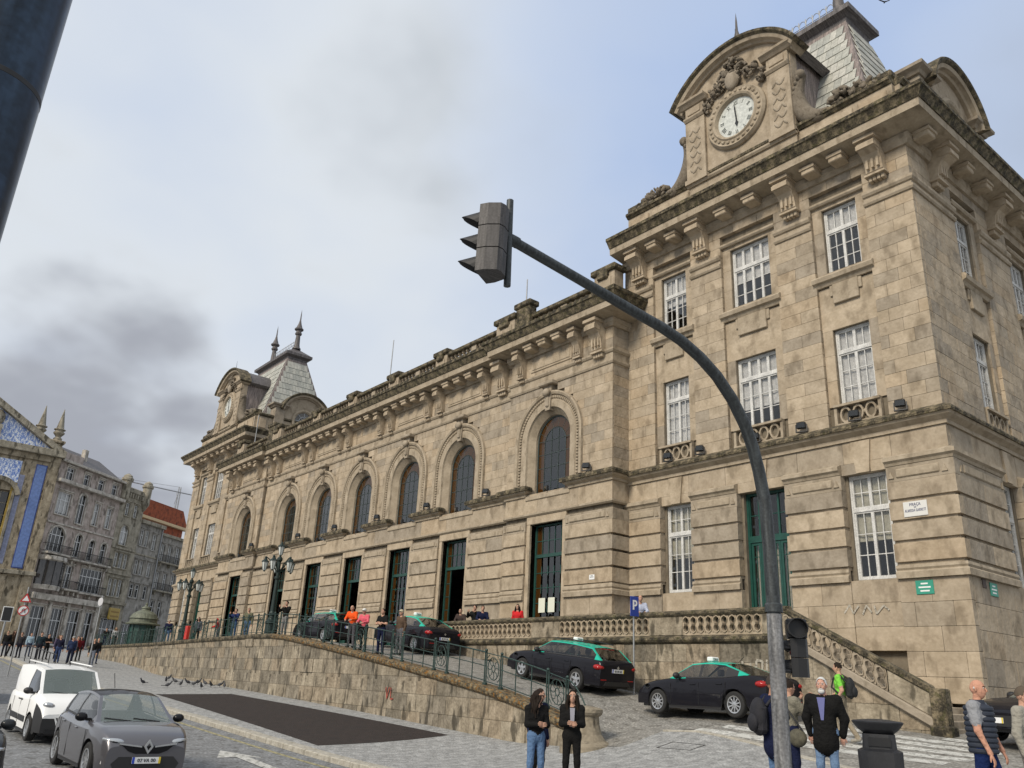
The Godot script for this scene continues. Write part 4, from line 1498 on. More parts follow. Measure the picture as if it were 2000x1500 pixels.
	b.box(cx - 21.8, 1.2, -16.8, cx + 21.8, 16.5, -16.5)
	wpart(station, "hall_inside", b, M.inside)
	# masts on the roof
	for q in [[1.2, 17.8, 21.0], [14.8, 18.4, 20.4], [-20.4, 17.6, 20.6]]:
		b = B.new()
		b.tube([Vector3(cx + q[0], q[1] - 1.2, 0.2), Vector3(cx + q[0], q[2], 0.2)], [0.045, 0.03], 6)
		wpart(station, "mast", b, M.zinc)

func arch_poly(r: float, y0: float, ys: float, k := 14) -> PackedVector2Array:
	var p := PackedVector2Array([Vector2(-r, y0), Vector2(r, y0)])
	p.append_array(circle_poly(0, ys, r, 0.0, PI, k))
	return p

func arch_window(xf: Transform3D, u: float, y0: float, ys: float) -> void:
	var o := node(station, "arched_window", station.transform.affine_inverse() * xf * T(u, 0, 0))
	# surround: splay, plain band, bead row, outer moulding
	if not shared.has("arch_surround"):
		var b := B.new()
		var p := prof([1.17, -0.5, 1.2, -0.28, 1.46, -0.02, 1.5, 0.07, 1.82, 0.09, 1.86, 0.03, 2.06, 0.03, 2.1, 0.12, 2.2, 0.16, 2.27, 0.13, 2.28, -0.08])
		b.arc(0, ys, p, 0.0, PI, 26, false)
		for s in [-1, 1]:
			for j in p.size() - 1:
				var a: Vector2 = p[j]
				var c: Vector2 = p[j + 1]
				var y1 := y0 if a.x < 1.46 else 8.75
				b.quad(Vector3(s * a.x, y1, a.y), Vector3(s * c.x, y1, c.y), Vector3(s * c.x, ys, c.y), Vector3(s * a.x, ys, a.y))
		shared["arch_surround"] = b.mesh()
		b = B.new()
		var n := 46
		for i in n:
			var a := PI * (i + 0.5) / n
			b.xf = Transform3D(Basis(Vector3.BACK, a), Vector3(0, ys, 0))
			b.cham(1.9, -0.05, 0.02, 2.03, 0.05, 0.1, 0.025)
		b.xf = Transform3D.IDENTITY
		for s in [-1, 1]:
			for i in 14:
				b.cham(s * 1.965 - 0.065, 8.8 + i * 0.142, 0.02, s * 1.965 + 0.065, 8.9 + i * 0.142, 0.1, 0.025)
		shared["arch_beads"] = b.mesh()
		b = B.new()
		b.extr(PackedVector2Array([Vector2(-0.16, 12.1), Vector2(0.16, 12.1), Vector2(0.26, 13.3), Vector2(-0.26, 13.3)]), -0.1, 0.16)
		b.cham(-0.11, 12.25, 0.12, 0.11, 13.1, 0.24, 0.05)
		b.ball(Vector3(0, 12.95, 0.26), Vector3(0.26, 0.2, 0.14), 8, 6)
		b.cham(-0.5, 13.3, -0.1, 0.5, 13.5, 0.36, 0.04)
		shared["arch_key"] = b.mesh()
		# leaded panes cut from a grid by the arch
		var outer := arch_poly(1.14, y0 + 0.04, ys)
		var inner := arch_poly(0.72, y0 + 0.1, ys - 0.1)
		var bars := B.new()
		var panes := []
		var xs := [-0.72, -0.24, 0.24, 0.72]
		for i in 3:
			var y := y0 + 0.06
			while y < ys + 1.1:
				var rc := PackedVector2Array([Vector2(xs[i] + 0.012, y + 0.012), Vector2(xs[i + 1] - 0.012, y + 0.012), Vector2(xs[i + 1] - 0.012, y + 0.62), Vector2(xs[i] + 0.012, y + 0.62)])
				for q in Geometry2D.intersect_polygons(rc, inner):
					var pb := B.new()
					pb.extr(q, -0.005, 0.005)
					panes.append([pb.mesh(), 0])
				y += 0.645
		for s in [-1, 1]:
			for k in 4:
				var y := y0 + 0.06 + k * 0.645
				var pb := B.new()
				pb.extr(PackedVector2Array([Vector2(s * 0.735, y), Vector2(s * 1.13, y), Vector2(s * 1.13, minf(y + 0.63, ys)), Vector2(s * 0.735, minf(y + 0.63, ys))]), -0.005, 0.005)
				panes.append([pb.mesh(), 1])
		for k in 7:
			var a0 := PI * k / 7 + 0.012
			var a1 := PI * (k + 1) / 7 - 0.012
			var q := circle_poly(0, ys, 1.13, a0, a1, 4)
			var q2 := circle_poly(0, ys - 0.08, 0.735, a1, a0, 4)
			q.append_array(q2)
			var pb := B.new()
			pb.extr(q, -0.005, 0.005)
			panes.append([pb.mesh(), 1])
		for x in xs:
			var yy := ys - 0.1 + sqrt(maxf(0.0, 0.72 * 0.72 - x * x))
			bars.box(x - 0.014, y0, -0.02, x + 0.014, yy, 0.02)
		var y := y0 + 0.06 + 0.645
		while y < ys + 0.6:
			var half := 1.14 if y < ys else sqrt(1.14 * 1.14 - (y - ys) * (y - ys))
			bars.box(-half, y - 0.014, -0.018, half, y + 0.014, 0.018)
			y += 0.645
		bars.arc(0, ys - 0.1, prof([0.71, -0.02, 0.71, 0.02, 0.74, 0.02, 0.74, -0.02, 0.71, -0.02]), 0, PI, 16)
		bars.arc(0, ys, prof([1.12, -0.04, 1.12, 0.04, 1.2, 0.04, 1.2, -0.04, 1.12, -0.04]), 0, PI, 20)
		for k in range(1, 7):
			var a := PI * k / 7
			bars.tube([Vector3(cos(a) * 0.73, ys - 0.08 + sin(a) * 0.73, 0), Vector3(cos(a) * 1.14, ys + sin(a) * 1.14, 0)], 0.014, 4)
		for s in [-1, 1]:
			bars.box(s * 1.16 - 0.04, y0, -0.04, s * 1.16 + 0.04, ys, 0.04)
		shared["arch_panes"] = panes
		shared["arch_bars"] = bars.mesh()
	part(o, "surround", shared.arch_surround, M.trim)
	part(o, "bead_moulding", shared.arch_beads, M.trim)
	part(o, "keystone", shared.arch_key, M.stone[3])
	part(o, "glazing_bars", shared.arch_bars, M.bar, Vector3(0, 0, -0.42))
	for p in shared.arch_panes:
		part(o, "pane", p[0], M.dglass if p[1] == 0 else M.amber, Vector3(0, 0, -0.42))
	var b := B.new()
	b.cham(-1.48, y0 - 0.2, -0.5, 1.48, y0 + 0.02, 0.05, 0.03)
	part(o, "sill", b, M.trim)

func main_door(xf: Transform3D, u: float, idx: int) -> void:
	var o := node(station, "entrance_door", station.transform.affine_inverse() * xf * T(u, 1.5, -0.4))
	var open := idx == 1 or idx == 3 or idx == 5
	var w := 2.16
	var h := 5.38
	var f := B.new()
	for q in [[-w / 2, 0, -w / 2 + 0.08, h], [w / 2 - 0.08, 0, w / 2, h], [-w / 2 + 0.08, h - 0.08, w / 2 - 0.08, h], [-w / 2 + 0.08, 3.92, w / 2 - 0.08, 4.06]]:
		f.box(q[0], q[1], -0.06, q[2], q[3], 0.06)
	part(o, "frame", f, M.dgreen)
	var xs := [-1.0, -0.62, -0.2, 0.2, 0.62, 1.0]
	var g := B.new()
	for i in 5:
		var shut: bool = not open or i == 0 or i == 4
		for r in [[4.06, 4.66], [4.66, 5.3], [1.3, 1.95], [1.95, 2.6], [2.6, 3.25], [3.25, 3.92]]:
			if r[0] < 4.0 and not shut:
				continue
			part(o, "pane", shared.pane, M.amber if i == 0 or i == 4 else M.dglass, TS(Vector3((xs[i] + xs[i + 1]) / 2, (r[0] + r[1]) / 2, 0), Vector3(xs[i + 1] - xs[i] - 0.02, r[1] - r[0] - 0.02, 1)))
			g.box(xs[i], r[0] - 0.016, -0.02, xs[i + 1], r[0] + 0.016, 0.025)
		g.box(xs[i] - 0.016, 4.06, -0.022, xs[i] + 0.016, 5.3, 0.027)
		if shut:
			g.box(xs[i] - 0.022, 0, -0.03, xs[i] + 0.022, 3.92, 0.035)
			g.box(xs[i + 1] - 0.022, 0, -0.03, xs[i + 1] + 0.022, 3.92, 0.035)
			var p := B.new()
			p.cham(xs[i] + 0.024, 0.05, -0.03, xs[i + 1] - 0.024, 1.28, 0.02, 0.02)
			part(o, "panel", p, M.dgreen)
	part(o, "glazing_bars", g, M.dgreen)

func make_station() -> void:
	station = thing("station_building", "long beige granite railway station with arched windows and two clock pavilions", "building", Vector3(-45.1, 1.4, -4))
	var b := B.new()
	b.cham(-0.5, -0.5, -0.5, 0.5, 0.5, 0.5, 0.014)
	shared.block = b.mesh()
	b = B.new()
	b.box(-0.5, -0.5, -0.003, 0.5, 0.5, 0.003)
	shared.pane = b.mesh()
	b = B.new(Transform3D(Basis.from_scale(Vector3(0.66, 1.0, 1)), Vector3.ZERO))
	b.arc(0, 0, prof([0.21, -0.05, 0.21, 0.06, 0.29, 0.06, 0.29, -0.05, 0.21, -0.05]), 0, TAU, 16, false)
	b.xf = Transform3D.IDENTITY
	b.ball(Vector3(0.22, 0, 0), Vector3(0.06, 0.09, 0.07), 6, 4)
	shared.oval = b.mesh()
	shared.console = console_mesh(0.62, 1.25, 0.86)
	shared.bigconsole = console_mesh(0.62, 1.42, 0.78)
	shared.smallconsole = console_mesh(0.4, 1.3, 0.7)
	b = B.new()
	b.cham(-0.26, -0.28, 0, 0.26, 0.02, 0.55, 0.03)
	b.box(-0.3, -0.1, 0, 0.3, 0.02, 0.6)
	shared.modillion = b.mesh()
	b = B.new()
	b.lathe(prof([0.12, 0, 0.12, 0.07, 0.07, 0.1, 0.1, 0.24, 0.12, 0.3, 0.1, 0.4, 0.06, 0.52, 0.055, 0.6, 0.1, 0.64, 0.12, 0.68, 0.12, 0.77]), 10)
	shared.baluster = b.mesh()
	pavilion(-16.8, true)
	main_block()
	pavilion(-73.4, false)
	flush_merged()

# ---------------------------------------------------------------- terrace, stairs, retaining wall, railing, lamps
func pierced_mesh(w: float, h: float, shear := 0.0) -> ArrayMesh:
	var b := B.new(Transform3D(Basis(Vector3(1, shear, 0), Vector3(0, 1, 0), Vector3(0, 0, 1)), Vector3.ZERO))
	var inn := []
	var k := 9
	for s in [1, -1]:
		for i in k + 1:
			var t := -1.0 + 2.0 * i / k
			var y: float = t * s * h * 0.44
			var q := absf(y) - h * 0.22
			var r := h * 0.22
			var x := sqrt(maxf(0.0, r * r - q * q)) * (w * 0.36) / r
			if absf(y) < h * 0.2:
				x = maxf(x, w * 0.2)
			inn.append(Vector2(s * maxf(x, 0.012), y))
	var out := []
	for p in inn:
		var a := atan2(p.y / h, p.x / w)
		var c := cos(a)
		var s := sin(a)
		var m := 0.5 / maxf(absf(c), absf(s))
		out.append(Vector2(c * m * w, s * m * h))
	var n := inn.size()
	for i in n:
		var j := (i + 1) % n
		var A: Vector2 = inn[i]
		var C: Vector2 = inn[j]
		var ra := A * 1.14
		var rc := C * 1.14
		var O: Vector2 = out[i]
		var Q: Vector2 = out[j]
		# raised rim, flat plate and the wall of the opening
		b.quad(Vector3(A.x, A.y, 0.085), Vector3(ra.x, ra.y, 0.085), Vector3(rc.x, rc.y, 0.085), Vector3(C.x, C.y, 0.085))
		b.quad(Vector3(ra.x, ra.y, 0.085), Vector3(ra.x, ra.y, 0.05), Vector3(rc.x, rc.y, 0.05), Vector3(rc.x, rc.y, 0.085))
		b.quad(Vector3(ra.x, ra.y, 0.05), Vector3(O.x, O.y, 0.05), Vector3(Q.x, Q.y, 0.05), Vector3(rc.x, rc.y, 0.05))
		b.quad(Vector3(A.x, A.y, -0.06), Vector3(A.x, A.y, 0.085), Vector3(C.x, C.y, 0.085), Vector3(C.x, C.y, -0.06))
		b.quad(Vector3(A.x, A.y, -0.06), Vector3(C.x, C.y, -0.06), Vector3(Q.x, Q.y, -0.06), Vector3(O.x, O.y, -0.06))
	return b.mesh()

func make_terrace() -> void:
	var zt := 3.5
	var o := thing("terrace_wall", "granite terrace wall with pierced stone balustrade in front of the station", "wall", Vector3(-22.5, 0.5, zt))
	var b := B.new()
	b.box(-31.0, -0.6, 0.1, -13.95, 1.5, zt - 0.12)
	wpart(o, "terrace_floor", b, M.ramp)
	var k := 0
	for y in [[-0.7, -0.15], [-0.15, 0.4], [0.4, 0.95], [0.95, 1.5]]:
		var x := -31.0 - (0.6 if k % 2 else 0.0)
		while x < -9.9:
			var l := 1.05 + rng.randf() * 0.4
			var a := maxf(x, -31.0)
			var c := minf(x + l, -13.95)
			if c - a > 0.1 and gy(-15, 4) < y[1] and uy(a, zt + 0.1) < y[1]:
				wpart(o, "wall_stone", shared.block, M.wallstone[rng.randi() % 6], TS(Vector3((a + c) / 2, (y[0] + y[1]) / 2, zt - 0.06 + rng.randf() * 0.012), Vector3(c - a - 0.01, y[1] - y[0] - 0.01, 0.2)))
			x += l
		k += 1
	var path := prof([-31.0, zt, -13.8, zt])
	b = B.new()
	b.sweep(path, prof([-0.2, 1.5, 0.06, 1.5, 0.14, 1.56, 0.18, 1.62, 0.16, 1.7, 0.04, 1.76, -0.2, 1.78]))
	wpart(o, "ledge", b, M.mossy)
	shared.pierced = pierced_mesh(0.29, 0.52)
	var seg := [[-30.6, -25.0], [-23.4, -19.0], [-17.6, -14.65]]
	var solid := [[-31.0, -30.6], [-25.0, -23.4], [-19.0, -17.6], [-14.65, -13.8]]
	for s in solid:
		b = B.new()
		b.cham(s[0], 1.76, zt - 0.16, s[1], 2.34, zt + 0.07, 0.012)
		wpart(o, "pier", b, M.wallstone[0])
	for s in seg:
		b = B.new()
		b.box(s[0], 1.76, zt - 0.1, s[1], 1.82, zt + 0.05)
		wpart(o, "base_rail", b, M.stone[0])
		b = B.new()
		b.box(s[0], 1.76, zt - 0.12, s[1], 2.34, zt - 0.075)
		wpart(o, "backing", b, M.darkback)  # dark slab set behind the openings so they look dark
		var n := int((s[1] - s[0]) / 0.29)
		var w: float = (s[1] - s[0]) / n
		for i in n:
			wpart(o, "pierced_baluster", shared.pierced, M.stone[0], TS(Vector3(s[0] + w * (i + 0.5), 2.08, zt), Vector3(w / 0.29, 1, 1)))
	b = B.new()
	b.sweep(prof([-31.0, zt - 0.03, -13.8, zt - 0.03]), prof([-0.2, 2.34, 0.12, 2.34, 0.17, 2.4, 0.17, 2.46, 0.1, 2.52, -0.15, 2.52, -0.2, 2.46, -0.2, 2.34]))
	wpart(o, "top_rail", b, M.mossy)
	# stairs down to the street
	var st := thing("stone_staircase", "granite staircase with sloping pierced balustrade beside the corner of the station", "staircase", Vector3(-11.9, -0.6, 1.8))
	var n := 13
	var x0 := -13.95
	var x1 := -9.75
	for i in n:
		var y: float = 1.5 - 2.15 * (i + 1) / n
		var a := x0 + (x1 - x0) * i / n
		b = B.new()
		b.cham(a, -1.0, 0.13, a + (x1 - x0) / n + 0.03, y + 0.165, zt - 0.15, 0.02)
		wpart(st, "step", b, M.stone[3])
	var sl := -0.518
	var ytop := func(x): return 2.5 + (x + 13.95) * sl
	var X := func(z): return Transform3D(Basis(Vector3(1, sl, 0), Vector3(0, 1, 0), Vector3(0, 0, 1)), Vector3(-13.95, 0, z))
	# wall of the stair in blocks, cut by the slope
	var row := 0
	for y in [[-1.1, -0.55], [-0.55, 0.0], [0.0, 0.55], [0.55, 1.1], [1.1, 1.6]]:
		var x := -13.8 - (0.5 if row % 2 else 0.0)
		while x < -9.7:
			var a := maxf(x, -13.8)
			var c := minf(x + 1.15, -9.7)
			var ta: float = minf(y[1], ytop.call(a) - 0.92)
			var tc: float = minf(y[1], ytop.call(c) - 0.92)
			if c - a > 0.08 and ta > y[0] + 0.02:
				var pl := PackedVector2Array([Vector2(a + 0.005, y[0] + 0.005)])
				var xe := c
				if tc <= y[0] + 0.005:
					xe = -13.95 + ((y[0] + 0.01 + 0.92) - 2.5) / sl
					tc = y[0] + 0.01
				pl.append(Vector2(xe - 0.005, y[0] + 0.005))
				pl.append(Vector2(xe - 0.005, tc))
				var xm: float = -13.95 + ((y[1] + 0.92) - 2.5) / sl
				if xm > a + 0.02 and xm < xe - 0.02 and ta >= y[1] - 0.001:
					pl.append(Vector2(xm, y[1] - 0.005))
				pl.append(Vector2(a + 0.005, ta - 0.005))
				b = B.new()
				b.extr(pl, zt - 0.16, zt - 0.01 + rng.randf() * 0.01)
				wpart(st, "wall_stone", b, M.wallstone[[0, 1, 2, 4][rng.randi() % 4]])
			x += 1.15
		row += 1
	for q in [["string_course", 1.57, 1.8, 0.14, 0.16], ["hand_rail", 2.36, 2.54, 0.12, 0.16]]:
		b = B.new(X.call(zt))
		b.cham(0.0, q[1], -q[4], 4.0, q[2], q[3], 0.03)
		wpart(st, q[0], b, M.mossy if q[0] == "hand_rail" else M.stone[5])
	var pm := pierced_mesh(0.29, 0.54, sl)
	for i in 10:
		var x := 0.15 + 0.29 * i
		wpart(st, "pierced_baluster", pm, M.stone[3], T(-13.95 + x, 2.08 + x * sl, zt))
	b = B.new(X.call(zt))
	b.cham(2.92, 1.8, -0.13, 4.0, 2.36, 0.06, 0.02)
	wpart(st, "plastered_panel", b, M.wallstone[2])
	b = B.new()
	b.cham(-10.0, -1.0, zt - 0.2, -9.62, 0.42, zt + 0.14, 0.03)
	b.cham(-10.05, -1.0, zt - 0.25, -9.55, -0.42, zt + 0.2, 0.04)
	wpart(st, "newel", b, M.mossy)
	# wall under the stairs at the far side stays hidden by the station

func wall_xf() -> Transform3D:
	var d := Vector3(1, 0, 0.0596).normalized()
	return Transform3D(Basis(d, Vector3.UP, d.cross(Vector3.UP)), Vector3(-16.6, 0, 8.9))

func make_retaining_wall() -> void:
	var xf := wall_xf()
	var o := thing("retaining_wall", "long granite retaining wall with sloping mossy coping beside the pavement", "wall", Vector3(-50, -1, 6.9))
	var b := B.new(xf)
	# core
	var us := []
	for i in 71:
		us.append(-70.0 + i)
	for i in 70:
		var u: float = us[i]
		var q := [u, us[i + 1]]
		var lo := gy(-16.6 + u, 8) - 0.4
		b.quad(Vector3(q[0], lo, -0.04), Vector3(q[1], lo, -0.04), Vector3(q[1], lut(COPE, q[1] - 16.6) - 0.2, -0.04), Vector3(q[0], lut(COPE, q[0] - 16.6) - 0.2, -0.04))
		b.quad(Vector3(q[1], lo, -0.5), Vector3(q[0], lo, -0.5), Vector3(q[0], lut(COPE, q[0] - 16.6) - 0.2, -0.5), Vector3(q[1], lut(COPE, q[1] - 16.6) - 0.2, -0.5))
	b.box(-70.0, -0.5, -12.0, -69.6, 1.4, -0.04)
	wpart(o, "core", b, M.joint)
	var ch := 0.56
	var y := -2.1
	var row := 0
	while y < 1.6:
		var u := -70.0 + (0.55 if row % 2 else 0.0)
		while u < -0.2:
			var l := 0.95 + rng.randf() * 0.55
			var e := minf(u + l, -0.2)
			var lo := maxf(y, gy(-16.6 + (u + e) / 2, 8.5) - 0.25)
			var t0 := minf(y + ch, lut(COPE, u - 16.6) - 0.22)
			var t1 := minf(y + ch, lut(COPE, e - 16.6) - 0.22)
			if maxf(t0, t1) > lo + 0.08 and e - u > 0.15:
				t0 = maxf(t0, lo + 0.01)
				t1 = maxf(t1, lo + 0.01)
				b = B.new(xf)
				var zf := rng.randf() * 0.02 + (0.045 if rng.randf() < 0.06 else 0.0)
				b.extr(PackedVector2Array([Vector2(u + 0.006, lo + 0.006), Vector2(e - 0.006, lo + 0.006), Vector2(e - 0.006, t1 - 0.004), Vector2(u + 0.006, t0 - 0.004)]), -0.06, zf)
				wpart(o, "wall_stone", b, M.wallstone[rng.randi() % M.wallstone.size()])
			u += l
		y += ch
		row += 1
	var u := -70.0
	while u < -0.5:
		var l := minf(1.5 + rng.randf() * 0.5, -0.1 - u)
		b = B.new(xf)
		var q := prof([-0.62, -0.24, 0.04, -0.24, 0.1, -0.18, 0.12, -0.1, 0.1, -0.03, 0.02, 0.0, -0.56, 0.0, -0.62, -0.06])
		for j in q.size():
			var p0: Vector2 = q[j]
			var p1: Vector2 = q[(j + 1) % q.size()]
			var c0 := lut(COPE, u - 16.6)
			var c1 := lut(COPE, u + l - 16.6)
			b.quad(Vector3(u + 0.004, c0 + p0.y, p0.x), Vector3(u + l - 0.004, c1 + p0.y, p0.x), Vector3(u + l - 0.004, c1 + p1.y, p1.x), Vector3(u + 0.004, c0 + p1.y, p1.x))
		wpart(o, "coping_stone", b, M.mossy if u < -24 else M.lichen)
		u += l
	# rounded end of the wall
	b = B.new()
	b.lathe(prof([0.68, -0.5, 0.68, 0.52, 0.64, 0.58, 0.5, 0.64, 0.4, 0.78, 0.34, 1.0, 0.32, 1.2, 0.38, 1.24, 0.42, 1.3, 0.42, 1.38, 0.34, 1.42, 0.0, 1.46]), 24, Vector3(-16.35, -1.85, 9.0))
	wpart(o, "end_post", b, M.wallstone[1])

func make_railing() -> void:
	var xf := wall_xf()
	var o := thing("iron_railing", "green painted iron railing with ornamental panels on the retaining wall", "railing", Vector3(-50, 1.6, 6.8))
	var yc := func(u): return lut(COPE, u - 16.6)
	var z := -0.25
	var u := -0.95
	var first := true
	while u > -69.0:
		# ornamental panel between two posts
		var w := 0.86
		var c: float = u - w / 2
		for e in [u, u - w]:
			var b := B.new(xf)
			var y: float = yc.call(e)
			b.tube([Vector3(e - 0.045, y - 0.02, z), Vector3(e - 0.045, y + 0.98, z)], 0.022, 6)
			b.tube([Vector3(e + 0.045, y - 0.02, z), Vector3(e + 0.045, y + 0.98, z)], 0.022, 6)
			b.ball(Vector3(e, y + 1.02, z), Vector3(0.06, 0.05, 0.05), 6, 4)
			b.cham(e - 0.08, y - 0.02, z - 0.05, e + 0.08, y + 0.06, z + 0.05, 0.01)
			wpart(o, "post", b, M.iron)
		var b := B.new(xf)
		var sl: float = (yc.call(u) - yc.call(u - w)) / w
		var P := func(dx, dy): return Vector3(c + dx, yc.call(c) + sl * dx + dy, z)
		var steps_n := 14
		var ring := []
		var ring2 := []
		for i in steps_n + 1:
			var a := TAU * i / steps_n
			ring.append(P.call(cos(a) * 0.3, 0.52 + sin(a) * 0.33))
			ring2.append(P.call(cos(a) * 0.09, 0.52 + sin(a) * 0.1))
		b.tube(ring, 0.016, 4, false)
		b.tube(ring2, 0.016, 4, false)
		for i in 8:
			var a := TAU * i / 8
			b.tube([P.call(cos(a) * 0.09, 0.52 + sin(a) * 0.1), P.call(cos(a + 0.25) * 0.2, 0.52 + sin(a + 0.25) * 0.22), P.call(cos(a) * 0.3, 0.52 + sin(a) * 0.33)], 0.012, 4, false)
		for s in [-1, 1]:
			for t in [0.16, 0.9]:
				b.tube([P.call(s * 0.38, t + (0.14 if t < 0.5 else -0.14)), P.call(s * 0.24, t)], 0.012, 4, false)
			b.tube([P.call(s * 0.37, 0.1), P.call(s * 0.37, 0.94)], 0.011, 4, false)
		for t in [0.1, 0.94]:
			b.tube([P.call(-0.4, t), P.call(0.4, t)], 0.016, 4, false)
		wpart(o, "ornamental_panel", b, M.iron)
		# plain span
		var n := u - w
		var m := n - (2.3 if u > -22 else 1.5)
		if m < -69.5:
			break
		for t in [0.12, 0.55, 0.96]:
			b = B.new(xf)
			var pts := []
			for i in 5:
				var q := lerpf(n, m, i / 4.0)
				pts.append(Vector3(q, yc.call(q) + t, z))
			b.tube(pts, 0.024 if t > 0.9 else 0.015, 5, false)
			wpart(o, "rail", b, M.iron)
		for i in ([0.5] if u < -22 else [0.33, 0.67]):
			var q := lerpf(n, m, i)
			b = B.new(xf)
			b.tube([Vector3(q, yc.call(q) - 0.02, z), Vector3(q, yc.call(q) + 0.96, z)], 0.018, 5)
			wpart(o, "bar", b, M.iron)
		u = m
	# curved end that drops to the stone post
	var b := B.new(xf)
	var pts := []
	for i in 9:
		var t := i / 8.0
		pts.append(Vector3(-0.95 + t * 0.95, yc.call(-0.95) + 0.96 - t * t * 0.75 - t * 0.18, z))
	b.tube(pts, 0.022, 5)
	b.tube([Vector3(-0.5, yc.call(-0.5), z), Vector3(-0.5, yc.call(-0.95) + 0.7, z)], 0.016, 5)
	wpart(o, "end_rail", b, M.iron)

func lamp_post(p: Vector3, label: String) -> void:
	var o := thing("lamp_post", label, "lamp post", p, 0.4, "iron candelabra lamp posts by the railing")
	var b := B.new()
	b.lathe(prof([0.34, 0, 0.34, 0.22, 0.28, 0.3, 0.26, 0.75, 0.3, 0.8, 0.3, 0.9, 0.2, 1.0, 0.15, 1.15, 0.18, 1.3, 0.13, 1.4, 0.11, 2.2, 0.1, 3.0, 0.16, 3.04, 0.16, 3.12, 0.09, 3.18, 0.08, 3.9, 0.14, 4.0, 0.14, 4.1, 0.06, 4.2]), 14)
	part(o, "post", b, M.lampiron)
	for k in 5:
		var turn := Basis(Vector3.UP, TAU * k / 5)
		var tip := Vector3(0, 4.55, 0) if k == 5 else Vector3.ZERO
		b = B.new(Transform3D(turn, Vector3.ZERO))
		var pts := []
		for i in 11:
			var t := i / 10.0
			pts.append(Vector3(0.06 + 0.66 * sin(t * PI / 2), 3.35 + 0.75 * t + 0.28 * sin(t * PI), 0))
		b.tube(pts, 0.03, 5)
		var cur := []
		for i in 12:
			var a := i * 0.5
			cur.append(Vector3(0.36 + cos(a) * 0.17 * (1 - i * 0.05), 3.72 + sin(a) * 0.17 * (1 - i * 0.05), 0))
		b.tube(cur, 0.02, 4)
		b.ball(Vector3(0.72, 4.1, 0), Vector3(0.07, 0.07, 0.07), 6, 4)
		part(o, "arm", b, M.lampiron)
		lantern(o, turn * Vector3(0.72, 3.42, 0))
	lantern(o, Vector3(0, 4.25, 0))

func lantern(o: Node3D, p: Vector3) -> void:
	var l := node(o, "lantern", T(p.x, p.y, p.z))
	var b := B.new()
	b.lathe(prof([0.05, 0.0, 0.09, 0.04, 0.17, 0.44, 0.17, 0.46]), 6, Vector3.ZERO, false)
	part(l, "lantern_glass", b, M.lampglass)
	b = B.new()
	b.lathe(prof([0.21, 0.45, 0.2, 0.49, 0.1, 0.56, 0.07, 0.64, 0.03, 0.68, 0.0, 0.74]), 6, Vector3.ZERO, false)
	b.lathe(prof([0.0, -0.06, 0.06, -0.03, 0.06, 0.03, 0.0, 0.05]), 6, Vector3.ZERO, false)
	for i in 6:
		var a := TAU * i / 6
		b.tube([Vector3(cos(a) * 0.09, 0.03, -sin(a) * 0.09), Vector3(cos(a) * 0.172, 0.45, -sin(a) * 0.172)], 0.011, 4, false)
	part(l, "lantern_frame", b, M.lampiron)

func make_kiosk(p: Vector3) -> void:
	var o := thing("domed_kiosk", "small round green kiosk with pale dome at the far end of the railing", "kiosk", p)
	var b := B.new()
	b.lathe(prof([0.95, 0, 0.95, 1.7, 0.9, 1.7]), 12, Vector3.ZERO, false)
	part(o, "drum", b, M.dgreen)
	for k in 12:
		var a := TAU * k / 12
		b = B.new(Transform3D(Basis(Vector3.UP, a), Vector3.ZERO))
		b.cham(0.93, 0, -0.05, 1.02, 1.7, 0.05, 0.01)
		part(o, "pilaster", b, M.iron)
	b = B.new()
	b.lathe(prof([0.9, 1.68, 1.3, 1.72, 1.34, 1.8, 1.2, 1.86, 1.05, 1.9, 1.02, 2.15, 1.12, 2.2, 1.05, 2.3, 0.9, 2.55, 0.62, 2.75, 0.34, 2.86, 0.3, 2.95, 0.36, 3.0, 0.3, 3.1, 0.12, 3.2, 0.08, 3.3, 0.1, 3.36, 0.0, 3.5]), 20)
	part(o, "dome", b, M.kioskroof)

func make_walls_materials() -> void:
	M.wallstone = []
	for t in [lin(0.36, 0.32, 0.26), lin(0.33, 0.295, 0.24), lin(0.40, 0.36, 0.295), lin(0.23, 0.21, 0.175), lin(0.36, 0.31, 0.245), lin(0.28, 0.255, 0.215)]:
		M.wallstone.append(mat(t, 0.95, 0.0, TEX.streaky, 6.5, TEX.stone_n, 0.7))
	M.darkback = mat(lin(0.09, 0.083, 0.07), 0.95, 0.0, TEX.streaky, 3.0)  # dark tone for the slab behind the pierced balusters
	M.lichen = mat(lin(0.46, 0.42, 0.34), 0.95, 0.0, TEX.lichen, 2.2, TEX.stone_n, 0.9)
	M.lampglass = mat(lin(0.55, 0.58, 0.56), 0.15)
	M.kioskroof = mat(lin(0.20, 0.22, 0.16), 0.6, 0.0, TEX.rust, 1.6)

